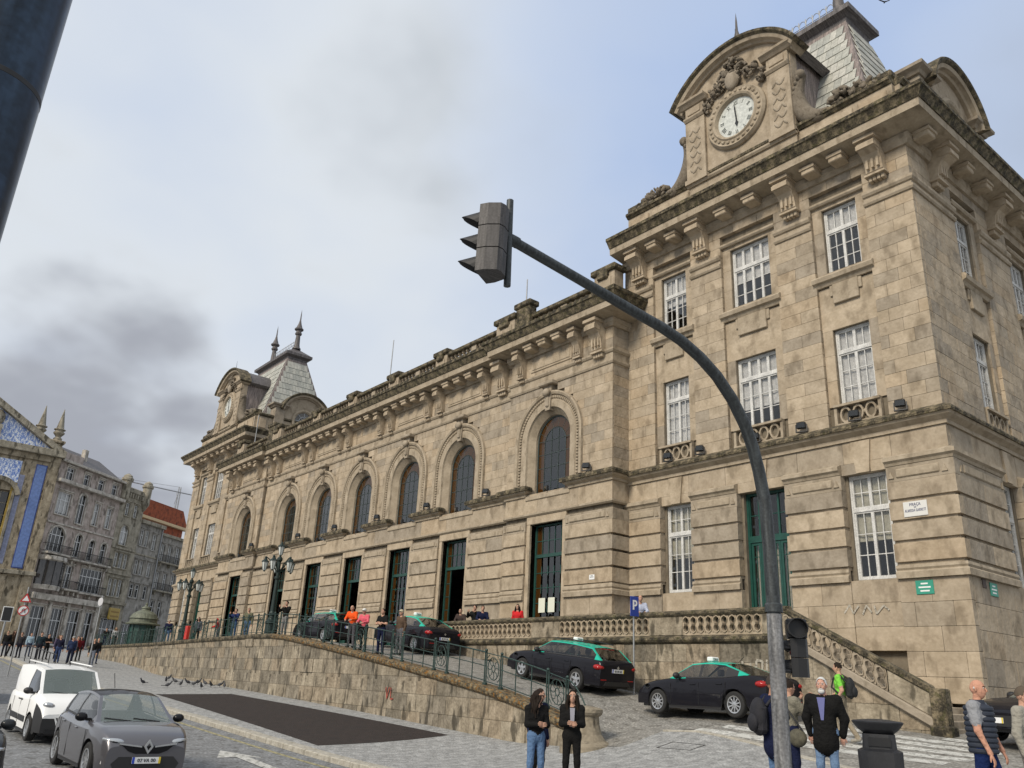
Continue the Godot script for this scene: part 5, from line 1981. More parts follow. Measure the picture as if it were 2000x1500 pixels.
# ---------------------------------------------------------------- church and houses across the square
# windows: [u, y0, w, h, arched, style]; style 0 sash, 1 dark glass, 2 open/door
func facade(o: Node3D, xf: Transform3D, w: float, y0: float, y1: float, wallm: Material, framem: Material, trimm: Material, wins: Array, deep := 9.0) -> void:
	var holes := []
	for q in wins:
		holes.append([q[0] - q[2] / 2, q[1], q[0] + q[2] / 2, q[1] + q[3]])
	var b := B.new(xf)
	b.wall(0.0, y0, w, y1, -0.35, 0.0, holes)
	b.box(0.0, y0, -deep, 0.3, y1, -0.35)
	b.box(w - 0.3, y0, -deep, w, y1, -0.35)
	b.box(0.3, y0, -deep, w - 0.3, y1, -deep + 0.3)
	b.box(0.3, y1 - 0.3, -deep + 0.3, w - 0.3, y1 - 0.02, -0.35)
	wpart(o, "wall", b, wallm)
	for q in wins:
		var n := node(o, "window", o.transform.affine_inverse() * xf * T(q[0], q[1], -0.2))
		var f := B.new()
		var hw: float = q[2] / 2
		var h: float = q[3]
		var t := 0.09
		for e in [[-hw, 0.0, -hw + t, h], [hw - t, 0.0, hw, h], [-hw + t, 0.0, hw - t, t], [-hw + t, h - t, hw - t, h]]:
			f.box(e[0], e[1], -0.05, e[2], e[3], 0.05)
		var cols := maxi(1, int(round(q[2] / 0.75)))
		for c in range(1, cols):
			var x: float = -hw + q[2] * c / cols
			f.box(x - 0.04, t, -0.04, x + 0.04, h - t, 0.04)
		f.box(-hw + t, h * 0.66 - 0.035, -0.038, hw - t, h * 0.66 + 0.035, 0.038)
		part(n, "frame", f, framem)
		for c in cols:
			for e in [[t, h * 0.66], [h * 0.66, h - t]]:
				part(n, "pane", shared.pane, M.dglass if q[5] == 1 else M.glass, TS(Vector3(-hw + q[2] * (c + 0.5) / cols, (e[0] + e[1]) / 2, 0), Vector3(q[2] / cols - 0.08, e[1] - e[0], 1)))
		if q[5] == 0:
			var cu := B.new()
			cu.quad(Vector3(-hw, h * 0.1, -0.14), Vector3(hw, h * 0.1, -0.14), Vector3(hw, h, -0.14), Vector3(-hw, h, -0.14))
			part(n, "curtain", cu, M.curtain)
		f = B.new()
		f.cham(-hw - 0.16, -0.16, 0.0, hw + 0.16, 0.0, 0.36, 0.03)
		if q[4]:
			# round head: a solid arch fills the square top and a hood runs over it
			for s in [-1, 1]:
				var pl := PackedVector2Array([Vector2(s * hw, h - hw), Vector2(s * hw, h), Vector2(0, h)])
				var a0 := PI / 2
				for k in range(1, 7):
					var a := lerpf(PI / 2, 0.0 if s > 0 else PI, k / 7.0)
					pl.append(Vector2(cos(a) * hw, h - hw + sin(a) * hw))
				f.extr(pl, 0.02, 0.19)
			f.arc(0, h - hw, prof([hw, 0.19, hw, 0.3, hw + 0.22, 0.3, hw + 0.22, 0.19]), 0, PI, 12)
			for s in [-1, 1]:
				f.box(minf(s * hw, s * (hw + 0.2)), 0, 0.2, maxf(s * hw, s * (hw + 0.2)), h - hw, 0.27)
		else:
			for s in [-1, 1]:
				f.box(minf(s * hw, s * (hw + 0.16)), 0, 0.2, maxf(s * hw, s * (hw + 0.16)), h, 0.26)
			f.box(-hw - 0.16, h, 0.2, hw + 0.16, h + 0.16, 0.27)
			f.cham(-hw - 0.24, h + 0.16, 0.2, hw + 0.24, h + 0.3, 0.42, 0.03)
		part(n, "surround", f, trimm)

func strip(o: Node3D, called: String, xf: Transform3D, x0: float, y0: float, z0: float, x1: float, y1: float, z1: float, m: Material) -> void:
	var b := B.new(xf)
	b.cham(x0, y0, z0, x1, y1, z1, 0.03)
	wpart(o, called, b, m)

func balcony(o: Node3D, xf: Transform3D, u0: float, u1: float, y: float, d: float, m: Material) -> void:
	var b := B.new(xf)
	b.cham(u0, y - 0.22, 0.0, u1, y, d, 0.04)
	for i in 3:
		var u := lerpf(u0 + 0.3, u1 - 0.3, i / 2.0)
		b.cham(u - 0.12, y - 0.7, 0.0, u + 0.12, y - 0.22, d * 0.6, 0.04)
	wpart(o, "balcony_slab", b, m)
	b = B.new(xf)
	var k := int((u1 - u0) / 0.18)
	for i in k + 1:
		var u := lerpf(u0 + 0.05, u1 - 0.05, float(i) / k)
		b.box(u - 0.015, y, d - 0.08, u + 0.015, y + 0.95, d - 0.05)
	b.box(u0, y + 0.92, d - 0.1, u1, y + 0.98, d - 0.03)
	for u in [u0, u1 - 0.04]:
		b.box(u, y + 0.92, 0, u + 0.04, y + 0.98, d - 0.1)
		b.box(u, y + 0.1, 0, u + 0.04, y + 0.14, d - 0.1)
	wpart(o, "balcony_railing", b, M.dark)

func make_town() -> void:
	var pinkw := mat(lin(0.52, 0.46, 0.45), 0.9, 0.0, TEX.streaky, 9.0)
	var palet := mat(lin(0.60, 0.58, 0.56), 0.9, 0.0, TEX.streaky, 8.0)
	var greyst := mat(lin(0.38, 0.36, 0.31), 0.95, 0.0, TEX.streaky, 9.0, TEX.stone_n, 0.4)
	var greyw := mat(lin(0.37, 0.365, 0.36), 0.9, 0.0, TEX.streaky, 9.0)
	var winw := mat(lin(0.66, 0.67, 0.67), 0.5)
	var brown := mat(lin(0.42, 0.37, 0.29), 0.95, 0.0, TEX.streaky, 9.0, TEX.stone_n, 0.4)
	var tile_blue := mat(Color(1, 1, 1), 0.25, 0.0, TEX.azulejo, 4.5)
	var strip_blue := mat(lin(0.20, 0.31, 0.66), 0.3, 0.0, TEX.grain, 2.0)
	var pale_blue := mat(lin(0.30, 0.33, 0.48), 0.35, 0.0, TEX.grain, 2.0)
	var edge_blue := mat(lin(0.03, 0.06, 0.24), 0.3)
	var yellow := mat(lin(0.50, 0.34, 0.06), 0.4, 0.0, TEX.grain, 2.0)
	# church
	var cx := Transform3D(SIDE, Vector3(-110, 0, 6.9))
	var o := thing("church", "granite church front with blue tile panels, pediment and two stone pinnacles", "church", Vector3(-112, 1.4, 14))
	var b := B.new(cx)
	b.wall(-18.0, 0.8, 0.0, 24.2, -1.0, 0.0, [[-7.2, 11.5, -4.1, 18.6]])
	b.box(-0.6, 0.8, -12.0, 0.0, 24.2, -1.0)
	b.box(-18.0, 0.8, -12.0, -0.6, 24.0, -11.5)
	b.box(-18.0, 23.6, -11.5, -0.6, 24.0, -1.0)
	wpart(o, "wall", b, brown)
	strip(o, "corner_pilaster", cx, -0.95, 1.0, 0.0, 0.12, 23.2, 0.25, brown)
	strip(o, "pilaster", cx, -3.3, 1.0, 0.0, -2.5, 9.2, 0.22, brown)
	strip(o, "cornice", cx, -18.0, 9.3, 0.0, 0.3, 9.75, 0.6, greyst)
	strip(o, "entablature", cx, -18.0, 22.6, 0.0, 0.15, 23.3, 0.3, brown)
	strip(o, "cornice", cx, -18.0, 23.3, 0.0, 0.45, 24.1, 0.8, greyst)
	for q in [[-2.2, -1.2, 10.1, 22.05, strip_blue], [-3.75, -3.2, 10.3, 20.6, pale_blue], [-4.3, -3.8, 11.0, 19.5, yellow]]:
		if q[4] == strip_blue:
			strip(o, "tile_border", cx, q[0] - 0.1, q[2] - 0.1, 0.0, q[1] + 0.1, q[3] + 0.1, 0.03, edge_blue)
		strip(o, "tile_strip", cx, q[0], q[2], 0.0, q[1], q[3], 0.05, q[4])
	strip(o, "tile_picture", cx, -7.6, 19.6, 0.0, -3.8, 22.2, 0.04, tile_blue)
	strip(o, "tile_picture", cx, -5.2, 10.1, 0.0, -4.0, 12.2, 0.045, tile_blue)
	b = B.new(cx)
	b.arc(-5.65, 17.6, prof([2.0, 0.0, 2.0, 0.5, 2.45, 0.6, 2.5, 0.0]), 0.25, PI - 0.25, 14)
	wpart(o, "window_hood", b, greyst)
	var wn := node(o, "window", o.transform.affine_inverse() * cx * T(-5.65, 11.5, -0.5))
	part(wn, "pane", B_box(-1.5, 0, -0.02, 1.5, 7.0, 0.02), M.dglass)
	b = B.new()
	for x in [-1.5, -0.5, 0.5, 1.42]:
		b.box(x, 0, -0.05, x + 0.08, 7.0, 0.06)
	for y in [0.0, 1.4, 2.8, 4.2, 5.6, 6.92]:
		b.box(-1.5, y, -0.045, 1.5, y + 0.08, 0.055)
	part(wn, "frame", b, greyst)
	strip(o, "window_surround", cx, -4.1, 11.2, 0.0, -3.8, 18.6, 0.2, greyst)
	# pediment
	b = B.new(cx)
	b.extr(PackedVector2Array([Vector2(-0.3, 24.1), Vector2(-18.0, 24.1), Vector2(-18.0, 28.0), Vector2(-9.4, 29.4), Vector2(-0.6, 24.3)]), -0.6, -0.1)
	wpart(o, "pediment", b, tile_blue)
	b = B.new(cx)
	b.extr(PackedVector2Array([Vector2(0.4, 24.1), Vector2(-9.4, 29.95), Vector2(-9.4, 29.15), Vector2(-0.9, 24.1)]), -0.8, 0.7)
	wpart(o, "raking_cornice", b, greyst)
	b = B.new(cx * T(-7.5, 26.2, 0.1))
	b.ball(Vector3(0, 0.6, 0), Vector3(0.8, 1.0, 0.4), 10, 6)
	b.box(-0.7, -1.6, -0.3, 0.7, -0.2, 0.3)
	wpart(o, "relief", b, greyst)
	# tower behind the pediment's foot with two pinnacles
	b = B.new(cx)
	b.cham(-3.6, 24.0, -4.2, 0.05, 25.3, -0.85, 0.05)
	b.cham(-3.8, 25.3, -4.4, 0.3, 25.65, -0.65, 0.08)
	wpart(o, "pinnacle_base", b, brown)
	strip(o, "tile_strip", cx, -1.9, 24.25, -0.9, -0.8, 25.2, -0.82, strip_blue)
	for u in [-2.6, -0.55]:
		b = B.new()
		b.lathe(prof([0.5, 0, 0.5, 0.35, 0.3, 0.5, 0.34, 0.62, 0.62, 0.95, 0.66, 1.1, 0.48, 1.2, 0.52, 1.36, 0.66, 1.42, 0.66, 1.52, 0.46, 1.6, 0.42, 1.75, 0.06, 3.9, 0.05, 4.05, 0.0, 4.2]), 10, cx * Vector3(u, 25.65, -1.5))
		wpart(o, "pinnacle", b, greyst)
	# pink house
	var D := Vector3(-0.633, 0, -0.774).normalized()
	var bx := Basis(D, Vector3.UP, D.cross(Vector3.UP))
	var hx := Transform3D(bx, Vector3(-110.2, 0, 6.7))
	o = thing("pink_house", "weathered pink town house with arched windows and iron balconies beside the church", "house", hx * Vector3(6, 1.4, -3))
	facade(o, hx, 12.2, 1.0, 23.2, pinkw, winw, palet, [[2.0, 21.2, 1.3, 1.5, false, 1], [5.0, 21.2, 1.0, 1.4, false, 1], [7.8, 21.2, 1.1, 1.4, false, 1], [10.5, 21.2, 1.1, 1.4, false, 1],
		[2.0, 16.9, 2.3, 2.7, false, 0], [5.2, 16.4, 1.3, 3.7, true, 1], [8.0, 16.7, 1.0, 2.8, false, 0], [10.5, 16.8, 1.0, 2.6, false, 0],
		[2.2, 12.5, 2.7, 3.0, true, 1], [6.0, 12.4, 1.2, 2.8, true, 1], [8.5, 12.3, 1.1, 2.6, true, 1], [10.8, 12.3, 1.1, 2.6, true, 1],
		[5.5, 8.6, 1.2, 2.7, false, 2], [9.7, 8.5, 4.2, 2.9, false, 1], [2.0, 2.0, 2.2, 4.2, false, 1], [5.2, 2.0, 2.0, 4.2, false, 1], [8.2, 2.0, 2.0, 4.2, false, 1], [10.9, 2.0, 1.5, 4.2, false, 1]])
	strip(o, "cornice", hx, -0.1, 20.6, 0, 12.3, 21.0, 0.7, palet)
	strip(o, "eaves", hx, -0.1, 23.1, -0.3, 12.3, 23.4, 0.5, palet)
	strip(o, "string_course", hx, 0.0, 15.7, 0, 12.2, 15.9, 0.2, palet)
	strip(o, "shop_cornice", hx, 0.0, 6.9, 0, 12.2, 7.6, 0.6, palet)
	for u in [0.35, 3.6, 6.7, 9.5, 11.9]:
		strip(o, "shop_pilaster", hx, u - 0.25, 1.2, 0, u + 0.25, 6.9, 0.22, palet)
	# rounded bay window
	b = B.new(hx)
	b.lathe(prof([1.7, 8.0, 1.75, 8.5, 1.7, 8.55]), 24, Vector3(2.2, 0, 0.0), true, Vector2(1.15, 0.75))
	b.lathe(prof([1.7, 11.3, 1.85, 11.45, 1.8, 11.9, 0.0, 12.0]), 24, Vector3(2.2, 0, 0.0), true, Vector2(1.15, 0.75))
	wpart(o, "bay_frame", b, palet)
	for k in 5:
		b = B.new(hx)
		var a0 := -PI + PI * k / 5 + 0.03
		var a1 := -PI + PI * (k + 1) / 5 - 0.03
		var p0 := Vector3(2.2 + cos(a0) * 1.93, 8.5, -sin(a0) * 1.26)
		var p1 := Vector3(2.2 + cos(a1) * 1.93, 8.5, -sin(a1) * 1.26)
		b.quad(p0, p1, p1 + Vector3(0, 2.85, 0), p0 + Vector3(0, 2.85, 0))
		wpart(o, "bay_pane", b, M.dglass)
		b = B.new(hx)
		b.tube([p0 + Vector3(-0.02, 0, 0), p0 + Vector3(-0.02, 2.85, 0)], 0.06, 5)
		wpart(o, "bay_mullion", b, M.dark)
	balcony(o, hx, 0.3, 4.3, 12.3, 0.95, palet)
	balcony(o, hx, 4.9, 12.0, 12.1, 0.8, palet)
	balcony(o, hx, 4.5, 7.0, 8.5, 0.8, palet)
	balcony(o, hx, 7.3, 12.1, 8.4, 0.7, palet)
	b = B.new(hx)
	b.extr(PackedVector2Array([Vector2(0.0, 23.4), Vector2(4.2, 23.4), Vector2(4.2, 24.6), Vector2(0.0, 24.5)]), -3.6, -0.4)
	wpart(o, "attic_storey", b, pinkw)
	b = B.new(hx)
	b.quad(Vector3(4.2, 23.4, -0.2), Vector3(12.2, 23.4, -0.2), Vector3(11.9, 26.2, -4.4), Vector3(4.2, 26.2, -4.4))
	b.quad(Vector3(12.2, 23.4, -0.2), Vector3(12.2, 23.4, -8.8), Vector3(11.9, 26.2, -4.6), Vector3(11.9, 26.2, -4.4))
	b.quad(Vector3(4.2, 23.4, -0.2), Vector3(4.2, 26.2, -4.4), Vector3(4.2, 23.4, -8.8), Vector3(4.2, 23.4, -8.8))
	wpart(o, "roof", b, M.lead)
	strip(o, "chimney", hx, 6.6, 24.4, -3.0, 7.2, 26.4, -2.4, palet)
	# narrow stone house with turrets
	var nx := hx * T(12.25, 0, 0)
	o = thing("turreted_house", "narrow grey granite house with two round corner turrets", "house", nx * Vector3(2.5, 1.4, -3))
	facade(o, nx, 5.1, 1.0, 22.4, greyst, winw, greyst, [[1.6, 19.2, 0.8, 1.7, false, 0], [3.4, 19.2, 0.8, 1.7, false, 0], [2.0, 15.3, 1.7, 2.6, true, 0], [1.4, 12.3, 0.8, 1.9, false, 0], [2.4, 12.3, 0.8, 1.9, false, 0], [3.4, 12.3, 0.8, 1.9, false, 0], [1.3, 8.6, 0.8, 2.2, false, 0], [2.3, 8.6, 0.8, 2.2, false, 0], [3.3, 8.6, 0.8, 2.2, false, 0], [2.5, 1.8, 3.2, 4.0, false, 1]])
	for u in [0.25, 4.85]:
		b = B.new()
		b.lathe(prof([0.1, 20.4, 0.6, 21.3, 0.62, 23.6, 0.78, 23.7, 0.78, 24.0, 0.6, 24.1, 0.56, 24.35, 0.2, 24.6, 0.0, 24.7]), 12, nx * Vector3(u, 0, 0.15))
		wpart(o, "turret", b, greyst)
	strip(o, "parapet", nx, 0.6, 22.4, -0.4, 4.5, 23.0, 0.15, greyst)
	for k in 7:
		strip(o, "corbel", nx, 0.8 + k * 0.55, 21.7, 0, 1.05 + k * 0.55, 22.3, 0.25, greyst)
	strip(o, "string_course", nx, 0, 14.7, 0, 5.1, 14.95, 0.2, greyst)
	strip(o, "string_course", nx, 0, 11.4, 0, 5.1, 11.65, 0.2, greyst)
	strip(o, "string_course", nx, 0, 7.6, 0, 5.1, 8.0, 0.3, greyst)
	var ys := thing("shop_sign", "round edged yellow shop sign on the narrow stone house", "sign", nx * Vector3(2.6, 6.4, 0.5))
	ys.basis = bx
	b = B.new()
	b.cham(-1.1, -0.75, -0.12, 1.1, 0.75, 0.12, 0.1)
	part(ys, "board", b, yellow)
	b = B.new()
	for y in [0.25, -0.3]:
		b.cham(-0.8, y - 0.1, 0.11, 0.8, y + 0.1, 0.14, 0.02)
	part(ys, "lettering_band", b, mat(lin(0.22, 0.13, 0.02), 0.5))
	# grey houses farther along the street
	var gx := nx * T(5.15, 0, -0.2)
	o = thing("grey_house", "plain grey house with white windows behind the street lamp", "house", gx * Vector3(2.6, 1.4, -3))
	facade(o, gx, 5.4, 1.0, 19.0, greyw, winw, greyw, [[1.0, 15.9, 0.8, 2.2, false, 0], [2.1, 15.9, 0.8, 2.2, false, 0], [3.9, 15.7, 0.9, 2.2, false, 0], [1.0, 12.0, 0.8, 1.9, false, 0], [2.1, 12.0, 0.8, 1.9, false, 0], [3.9, 12.0, 0.9, 1.9, false, 0], [1.0, 8.9, 0.9, 1.8, false, 1], [2.2, 8.9, 0.9, 1.8, false, 1], [4.0, 8.9, 0.9, 1.8, false, 1], [1.6, 1.8, 2.0, 3.6, false, 1], [4.1, 1.8, 1.6, 3.6, false, 1]])
	strip(o, "cornice", gx, -0.1, 18.9, -0.3, 5.5, 19.4, 0.5, greyst)
	strip(o, "string_course", gx, 0, 14.6, 0, 5.4, 14.8, 0.15, greyst)
	b = B.new(gx)
	b.tube([Vector3(5.3, 1.0, 0.12), Vector3(5.3, 18.9, 0.12)], 0.09, 6)
	wpart(o, "drainpipe", b, M.zinc)
	gx = gx * T(5.45, 0, -0.3)
	o = thing("balconied_house", "dark grey house with balconies next to the station's left pavilion", "house", gx * Vector3(4, 1.4, -3))
	facade(o, gx, 9.0, 1.0, 18.2, greyw, winw, greyw, [[1.2, 14.6, 0.9, 2.4, false, 0], [3.0, 14.6, 0.9, 2.4, false, 0], [5.0, 14.6, 0.9, 2.4, false, 0], [1.2, 10.6, 0.9, 2.4, false, 0], [3.0, 10.6, 0.9, 2.4, false, 0], [5.0, 10.6, 0.9, 2.4, false, 0], [1.2, 6.6, 0.9, 2.4, false, 1], [3.0, 6.6, 0.9, 2.4, false, 1]])
	balcony(o, gx, 0.5, 5.8, 14.5, 0.7, greyst)
	balcony(o, gx, 0.5, 5.8, 10.5, 0.7, greyst)
	strip(o, "cornice", gx, -0.05, 18.1, -0.3, 9.0, 18.5, 0.4, greyst)
	# orange clad building site behind, and a crane
	var orange := mat(lin(0.36, 0.085, 0.03), 0.8, 0.0, TEX.streaky, 6.0)
	var oxf := Transform3D(bx, Vector3(-136, 0, -9))
	o = thing("orange_clad_building", "building under works clad in orange red sheeting behind the grey houses", "building", oxf * Vector3(6, 1.5, -5))
	b = B.new(oxf)
	b.box(-3, 1.0, -12, 14, 22.6, 0)
	wpart(o, "sheeting", b, orange)
	b = B.new(oxf)
	b.extr(PackedVector2Array([Vector2(-3.6, 22.6), Vector2(14.5, 22.6), Vector2(12.5, 25.3), Vector2(-1.0, 25.3)]), -12, 0.5)
	wpart(o, "roof", b, orange)
	strip(o, "eaves_board", oxf, -3.8, 22.2, -0.2, 14.6, 22.65, 0.7, mat(lin(0.55, 0.42, 0.25), 0.8))
	strip(o, "upper_works", oxf, -2.0, 25.3, -9, 3.0, 26.6, -1.0, mat(lin(0.6, 0.6, 0.58), 0.8))
	for k in 3:
		strip(o, "scaffold_board", oxf, 6.0, 13.2 + k * 2.0, 0.0, 14.4, 13.4 + k * 2.0, 0.9, mat(lin(0.42, 0.36, 0.28), 0.8))
	o = thing("tower_crane", "thin lattice crane above the orange roof", "crane", Vector3(-154, 2, -20.8))
	b = B.new()
	var tip := Vector3(-154, 31.4, -20.8)
	for s in [[-0.4, -0.4], [0.4, -0.4], [0.4, 0.4], [-0.4, 0.4]]:
		b.tube([Vector3(-154 + s[0], 2, -20.8 + s[1]), tip + Vector3(s[0] * 0.4, 0, s[1] * 0.4)], 0.06, 4)
	for i in 24:
		var y := 4.0 + i * 1.1
		var s := -1.0 if i % 2 else 1.0
		b.tube([Vector3(-154 - 0.4 * s, y, -20.4), Vector3(-154 + 0.4 * s, y + 1.1, -20.4)], 0.04, 4)
	wpart(o, "mast", b, M.zinc)
	b = B.new()
	b.tube([tip + Vector3(5, -1.4, 14), tip + Vector3(-1, -0.9, -4)], 0.1, 4)
	b.tube([tip + Vector3(5, -1.3, 14), tip], 0.03, 4)
	wpart(o, "jib", b, M.zinc)

# ---------------------------------------------------------------- vehicles
# a smooth surface through rows of points; keep(i, j) says which cell to draw
func grid(b: B, G: Array, keep = null, flip := false) -> void:
	var R := G.size()
	var C: int = G[0].size()
	var N := []
	for i in R:
		var row := []
		for j in C:
			var du: Vector3 = G[mini(i + 1, R - 1)][j] - G[maxi(i - 1, 0)][j]
			var dv: Vector3 = G[i][mini(j + 1, C - 1)] - G[i][maxi(j - 1, 0)]
			var q := du.cross(dv)
			q = q.normalized() if q.length() > 1e-9 else Vector3.UP
			row.append(-q if flip else q)
		N.append(row)
	for i in R - 1:
		for j in C - 1:
			if keep and not keep.call(i, j):
				continue
			if flip:
				b.quadn(G[i][j], G[i][j + 1], G[i + 1][j + 1], G[i + 1][j], N[i][j], N[i][j + 1], N[i + 1][j + 1], N[i + 1][j])
			else:
				b.quadn(G[i][j], G[i + 1][j], G[i + 1][j + 1], G[i][j + 1], N[i][j], N[i + 1][j], N[i + 1][j + 1], N[i][j + 1])

func wheel_meshes(R: float, spokes: int) -> Dictionary:
	var key := "wheel%d_%d" % [int(R * 1000), spokes]
	if shared.has(key):
		return shared[key]
	var X := Transform3D(RX, Vector3.ZERO)
	var t := B.new(X)
	var r := R * 0.66
	t.lathe(prof([r, -0.1, R * 0.9, -0.105, R * 0.98, -0.085, R, -0.05, R, 0.05, R * 0.98, 0.085, R * 0.9, 0.105, r, 0.1, r - 0.005, 0.06]), 28)
	var m := B.new(X)
	m.lathe(prof([r + 0.002, 0.1, r, 0.105, r - 0.025, 0.1, r - 0.035, 0.03, r - 0.03, -0.09]), 28)
	m.lathe(prof([0.07, 0.05, 0.065, 0.085, 0.0, 0.09]), 12)
	m.xf = Transform3D.IDENTITY
	for i in spokes:
		m.xf = Transform3D(Basis(Vector3.BACK, TAU * i / spokes), Vector3.ZERO)
		var w := 0.075 if spokes < 7 else 0.032
		m.extr(PackedVector2Array([Vector2(-w * 0.6, 0.04), Vector2(w * 0.6, 0.04), Vector2(w * 0.45, r - 0.02), Vector2(-w * 0.45, r - 0.02)]), 0.045, 0.085)
	var d := B.new(X)
	d.lathe(prof([r - 0.02, -0.02, 0.0, -0.02]), 20, Vector3.ZERO, false)
	shared[key] = {"tyre": t.mesh(), "rim": m.mesh(), "disc": d.mesh()}
	return shared[key]

# local axes: +x forward, y up, z to the right-hand side
func car(called: String, label: String, category: String, at: Vector3, head: float, pitch: float, S: Dictionary, group := "") -> Node3D:
	var o := thing(called, label, category, at, 0.0, group)
	o.transform = Transform3D(Basis(Vector3.UP, head) * Basis(Vector3.BACK, pitch), at)
	var L: float = S.L / 2
	var W: float = S.W
	var R: float = S.R
	var ax: Array = S.axles
	var body: Material = S.body
	var xs := []
	var k := 46
	for i in k + 1:
		xs.append(-L + 2 * L * i / k)
	for a in ax:
		for d in [-1.0, -0.97, -0.86, 0.86, 0.97, 1.0]:
			xs.append(a + d * (R + 0.06))
	xs.append(L - 0.03)
	xs.append(-L + 0.03)
	xs.sort()
	var wid := func(x):
		var t: float = absf(x) / L
		return W * (1.0 - (0.17 if x > 0 else 0.11) * pow(t, 5.0) - 0.02 * t * t)
	var bot := func(x):
		var y: float = 0.2 + (0.06 if absf(x) > L - 0.35 else 0.0)
		for a in ax:
			var d: float = absf(x - a)
			if d <= R + 0.06:
				y = maxf(y, R + sqrt(maxf(0.0, (R + 0.06) * (R + 0.06) - d * d)))
		return y
	var G := []
	for x in xs:
		var w: float = wid.call(x)
		var yt: float = lut(S.top, x)
		var yb: float = bot.call(x)
		var row := []
		for q in [[0.0, 0.965], [0.06, 0.985], [0.42, 1.0], [0.62, 1.0], [0.84, 0.985], [0.95, 0.955], [1.0, 0.9], [1.02, 0.8], [1.035, 0.4], [1.04, 0.0]]:
			var y: float
			if q[0] <= 1.0:
				y = maxf(yb, 0.2 + (yt - 0.2) * q[0])
			else:
				y = yt + (q[0] - 1.0) * S.crown * 25.0
			row.append(Vector3(x, y, w * q[1]))
		G.append(row)
	# painted shell (both sides), with plastic lower skirts where the model has them
	var b := B.new()
	var pl := B.new()
	var cab0: float = S.cab[3][0]
	var cab1: float = S.cab[0][0]
	for s in [1, -1]:
		var H := []
		for r in G:
			var q := []
			for p in r:
				q.append(Vector3(p.x, p.y, p.z * s))
			H.append(q)
		var inside := func(i, j):
			var xm: float = (xs[i] + xs[i + 1]) / 2
			return not (j >= 7 and xm > cab0 + 0.05 and xm < cab1 - 0.05)
		var low := func(i, j):
			var xm: float = (xs[i] + xs[i + 1]) / 2
			return j < 1 or (j < S.get("noserows", 1) and xm > L - S.nose) or (j < S.get("noserows", 1) - 1 and xm < -L + 0.3)
		grid(b, H, func(i, j): return inside.call(i, j) and not low.call(i, j), s < 0)
		grid(pl, H, func(i, j): return low.call(i, j), s < 0)
	for e in [[0, -1], [G.size() - 1, 1]]:
		var r = G[e[0]]
		for j in r.size() - 1:
			var p: Vector3 = r[j]
			var q: Vector3 = r[j + 1]
			var t = pl if j < (S.get("noserows", 1) if e[1] > 0 else S.skirt) else b
			t.quad(p, q, Vector3(q.x, q.y, -q.z), Vector3(p.x, p.y, -p.z))
	# wheel wells and floor
	for a in ax:
		for s in [1, -1]:
			var last := []
			for i in 13:
				var t := PI * i / 12
				var x: float = a + cos(t) * (R + 0.06)
				var y := R + sin(t) * (R + 0.06)
				var z: float = wid.call(x) * 0.985 * s
				if i > 0:
					pl.quad(last[0], Vector3(x, y, z), Vector3(x, y, z - s * 0.4), last[1])
				last = [Vector3(x, y, z), Vector3(x, y, z - s * 0.4)]
	pl.box(-L + 0.15, 0.19, -W * 0.72, L - 0.15, 0.3, W * 0.72)
	for s in [1, -1]:
		pl.box(ax[1] + R + 0.1, 0.17, s * W * 0.9 - 0.06, ax[0] - R - 0.1, 0.24, s * W * 0.9 + 0.06)
	part(o, "body", b, body)
	part(o, "lower_trim", pl, M.plastic)
	# cabin
	var C: Array = S.cab   # windscreen base, windscreen top, roof rear, rear glass base: [x, y]
	var top := func(x):
		if x > C[1][0]:
			return lerpf(C[1][1], C[0][1], (x - C[1][0]) / (C[0][0] - C[1][0]))
		if x < C[2][0]:
			return lerpf(C[2][1], C[3][1], (C[2][0] - x) / (C[2][0] - C[3][0]))
		var t: float = (x - C[2][0]) / (C[1][0] - C[2][0])
		return lerpf(C[2][1], C[1][1], t) + S.arch * sin(t * PI)
	var cx := []
	for i in 27:
		cx.append(lerpf(C[3][0], C[0][0], i / 26.0))
	for v in [C[1][0], C[2][0]]:
		cx.append(v)
	for p in S.pillars:
		cx.append(p[0])
		cx.append(p[1])
	cx.sort()
	var side := []
	var roofg := []
	for x in cx:
		var y: float = top.call(x)
		var yb: float = lut(S.top, x) + 0.005
		var hgt := clampf((y - yb) / (C[1][1] - C[0][1]), 0.0, 1.0)
		var we: float = lerpf(wid.call(x) * 0.86, W * S.roofw, hgt)
		var ye := maxf(y - 0.05 * hgt, yb)
		var wb: float = wid.call(x) * 0.895
		var r := []
		for t in [0.0, 0.08, 0.5, 0.92, 1.0]:
			r.append(Vector3(x, lerpf(yb, ye, t), lerpf(wb, we, t) + sin(t * PI) * 0.02 * hgt))
		side.append(r)
		r = []
		for t in [1.0, 0.9, 0.6, 0.3, 0.0]:
			r.append(Vector3(x, ye + (y - ye) * (1.0 - t * t), we * t))
		roofg.append(r)
	var isglass := func(i, j):
		var xm: float = (cx[i] + cx[i + 1]) / 2
		if j < 1 or j > 2:
			return false
		for p in S.pillars:
			if xm > p[0] and xm < p[1]:
				return false
		return xm < C[1][0] + (C[0][0] - C[1][0]) * 0.72 and xm > C[3][0] + (C[2][0] - C[3][0]) * 0.45 and xm > S.glassback
	var roof := B.new()
	for s in [1, -1]:
		var A := []
		var D := []
		for i in side.size():
			var q := []
			var e := []
			for p in side[i]:
				q.append(Vector3(p.x, p.y, p.z * s))
			for p in roofg[i]:
				e.append(Vector3(p.x, p.y, p.z * s))
			A.append(q)
			D.append(e)
		var i0 := 0
		while i0 < A.size() - 1:
			if not isglass.call(i0, 1):
				i0 += 1
				continue
			var i1 := i0
			while i1 < A.size() - 1 and isglass.call(i1, 1):
				i1 += 1
			var sg := B.new()
			var from := i0
			grid(sg, A, func(i, j): return i >= from and i < i1 and isglass.call(i, j), s < 0)
			part(o, "side_window", sg, M.carglass)
			i0 = i1
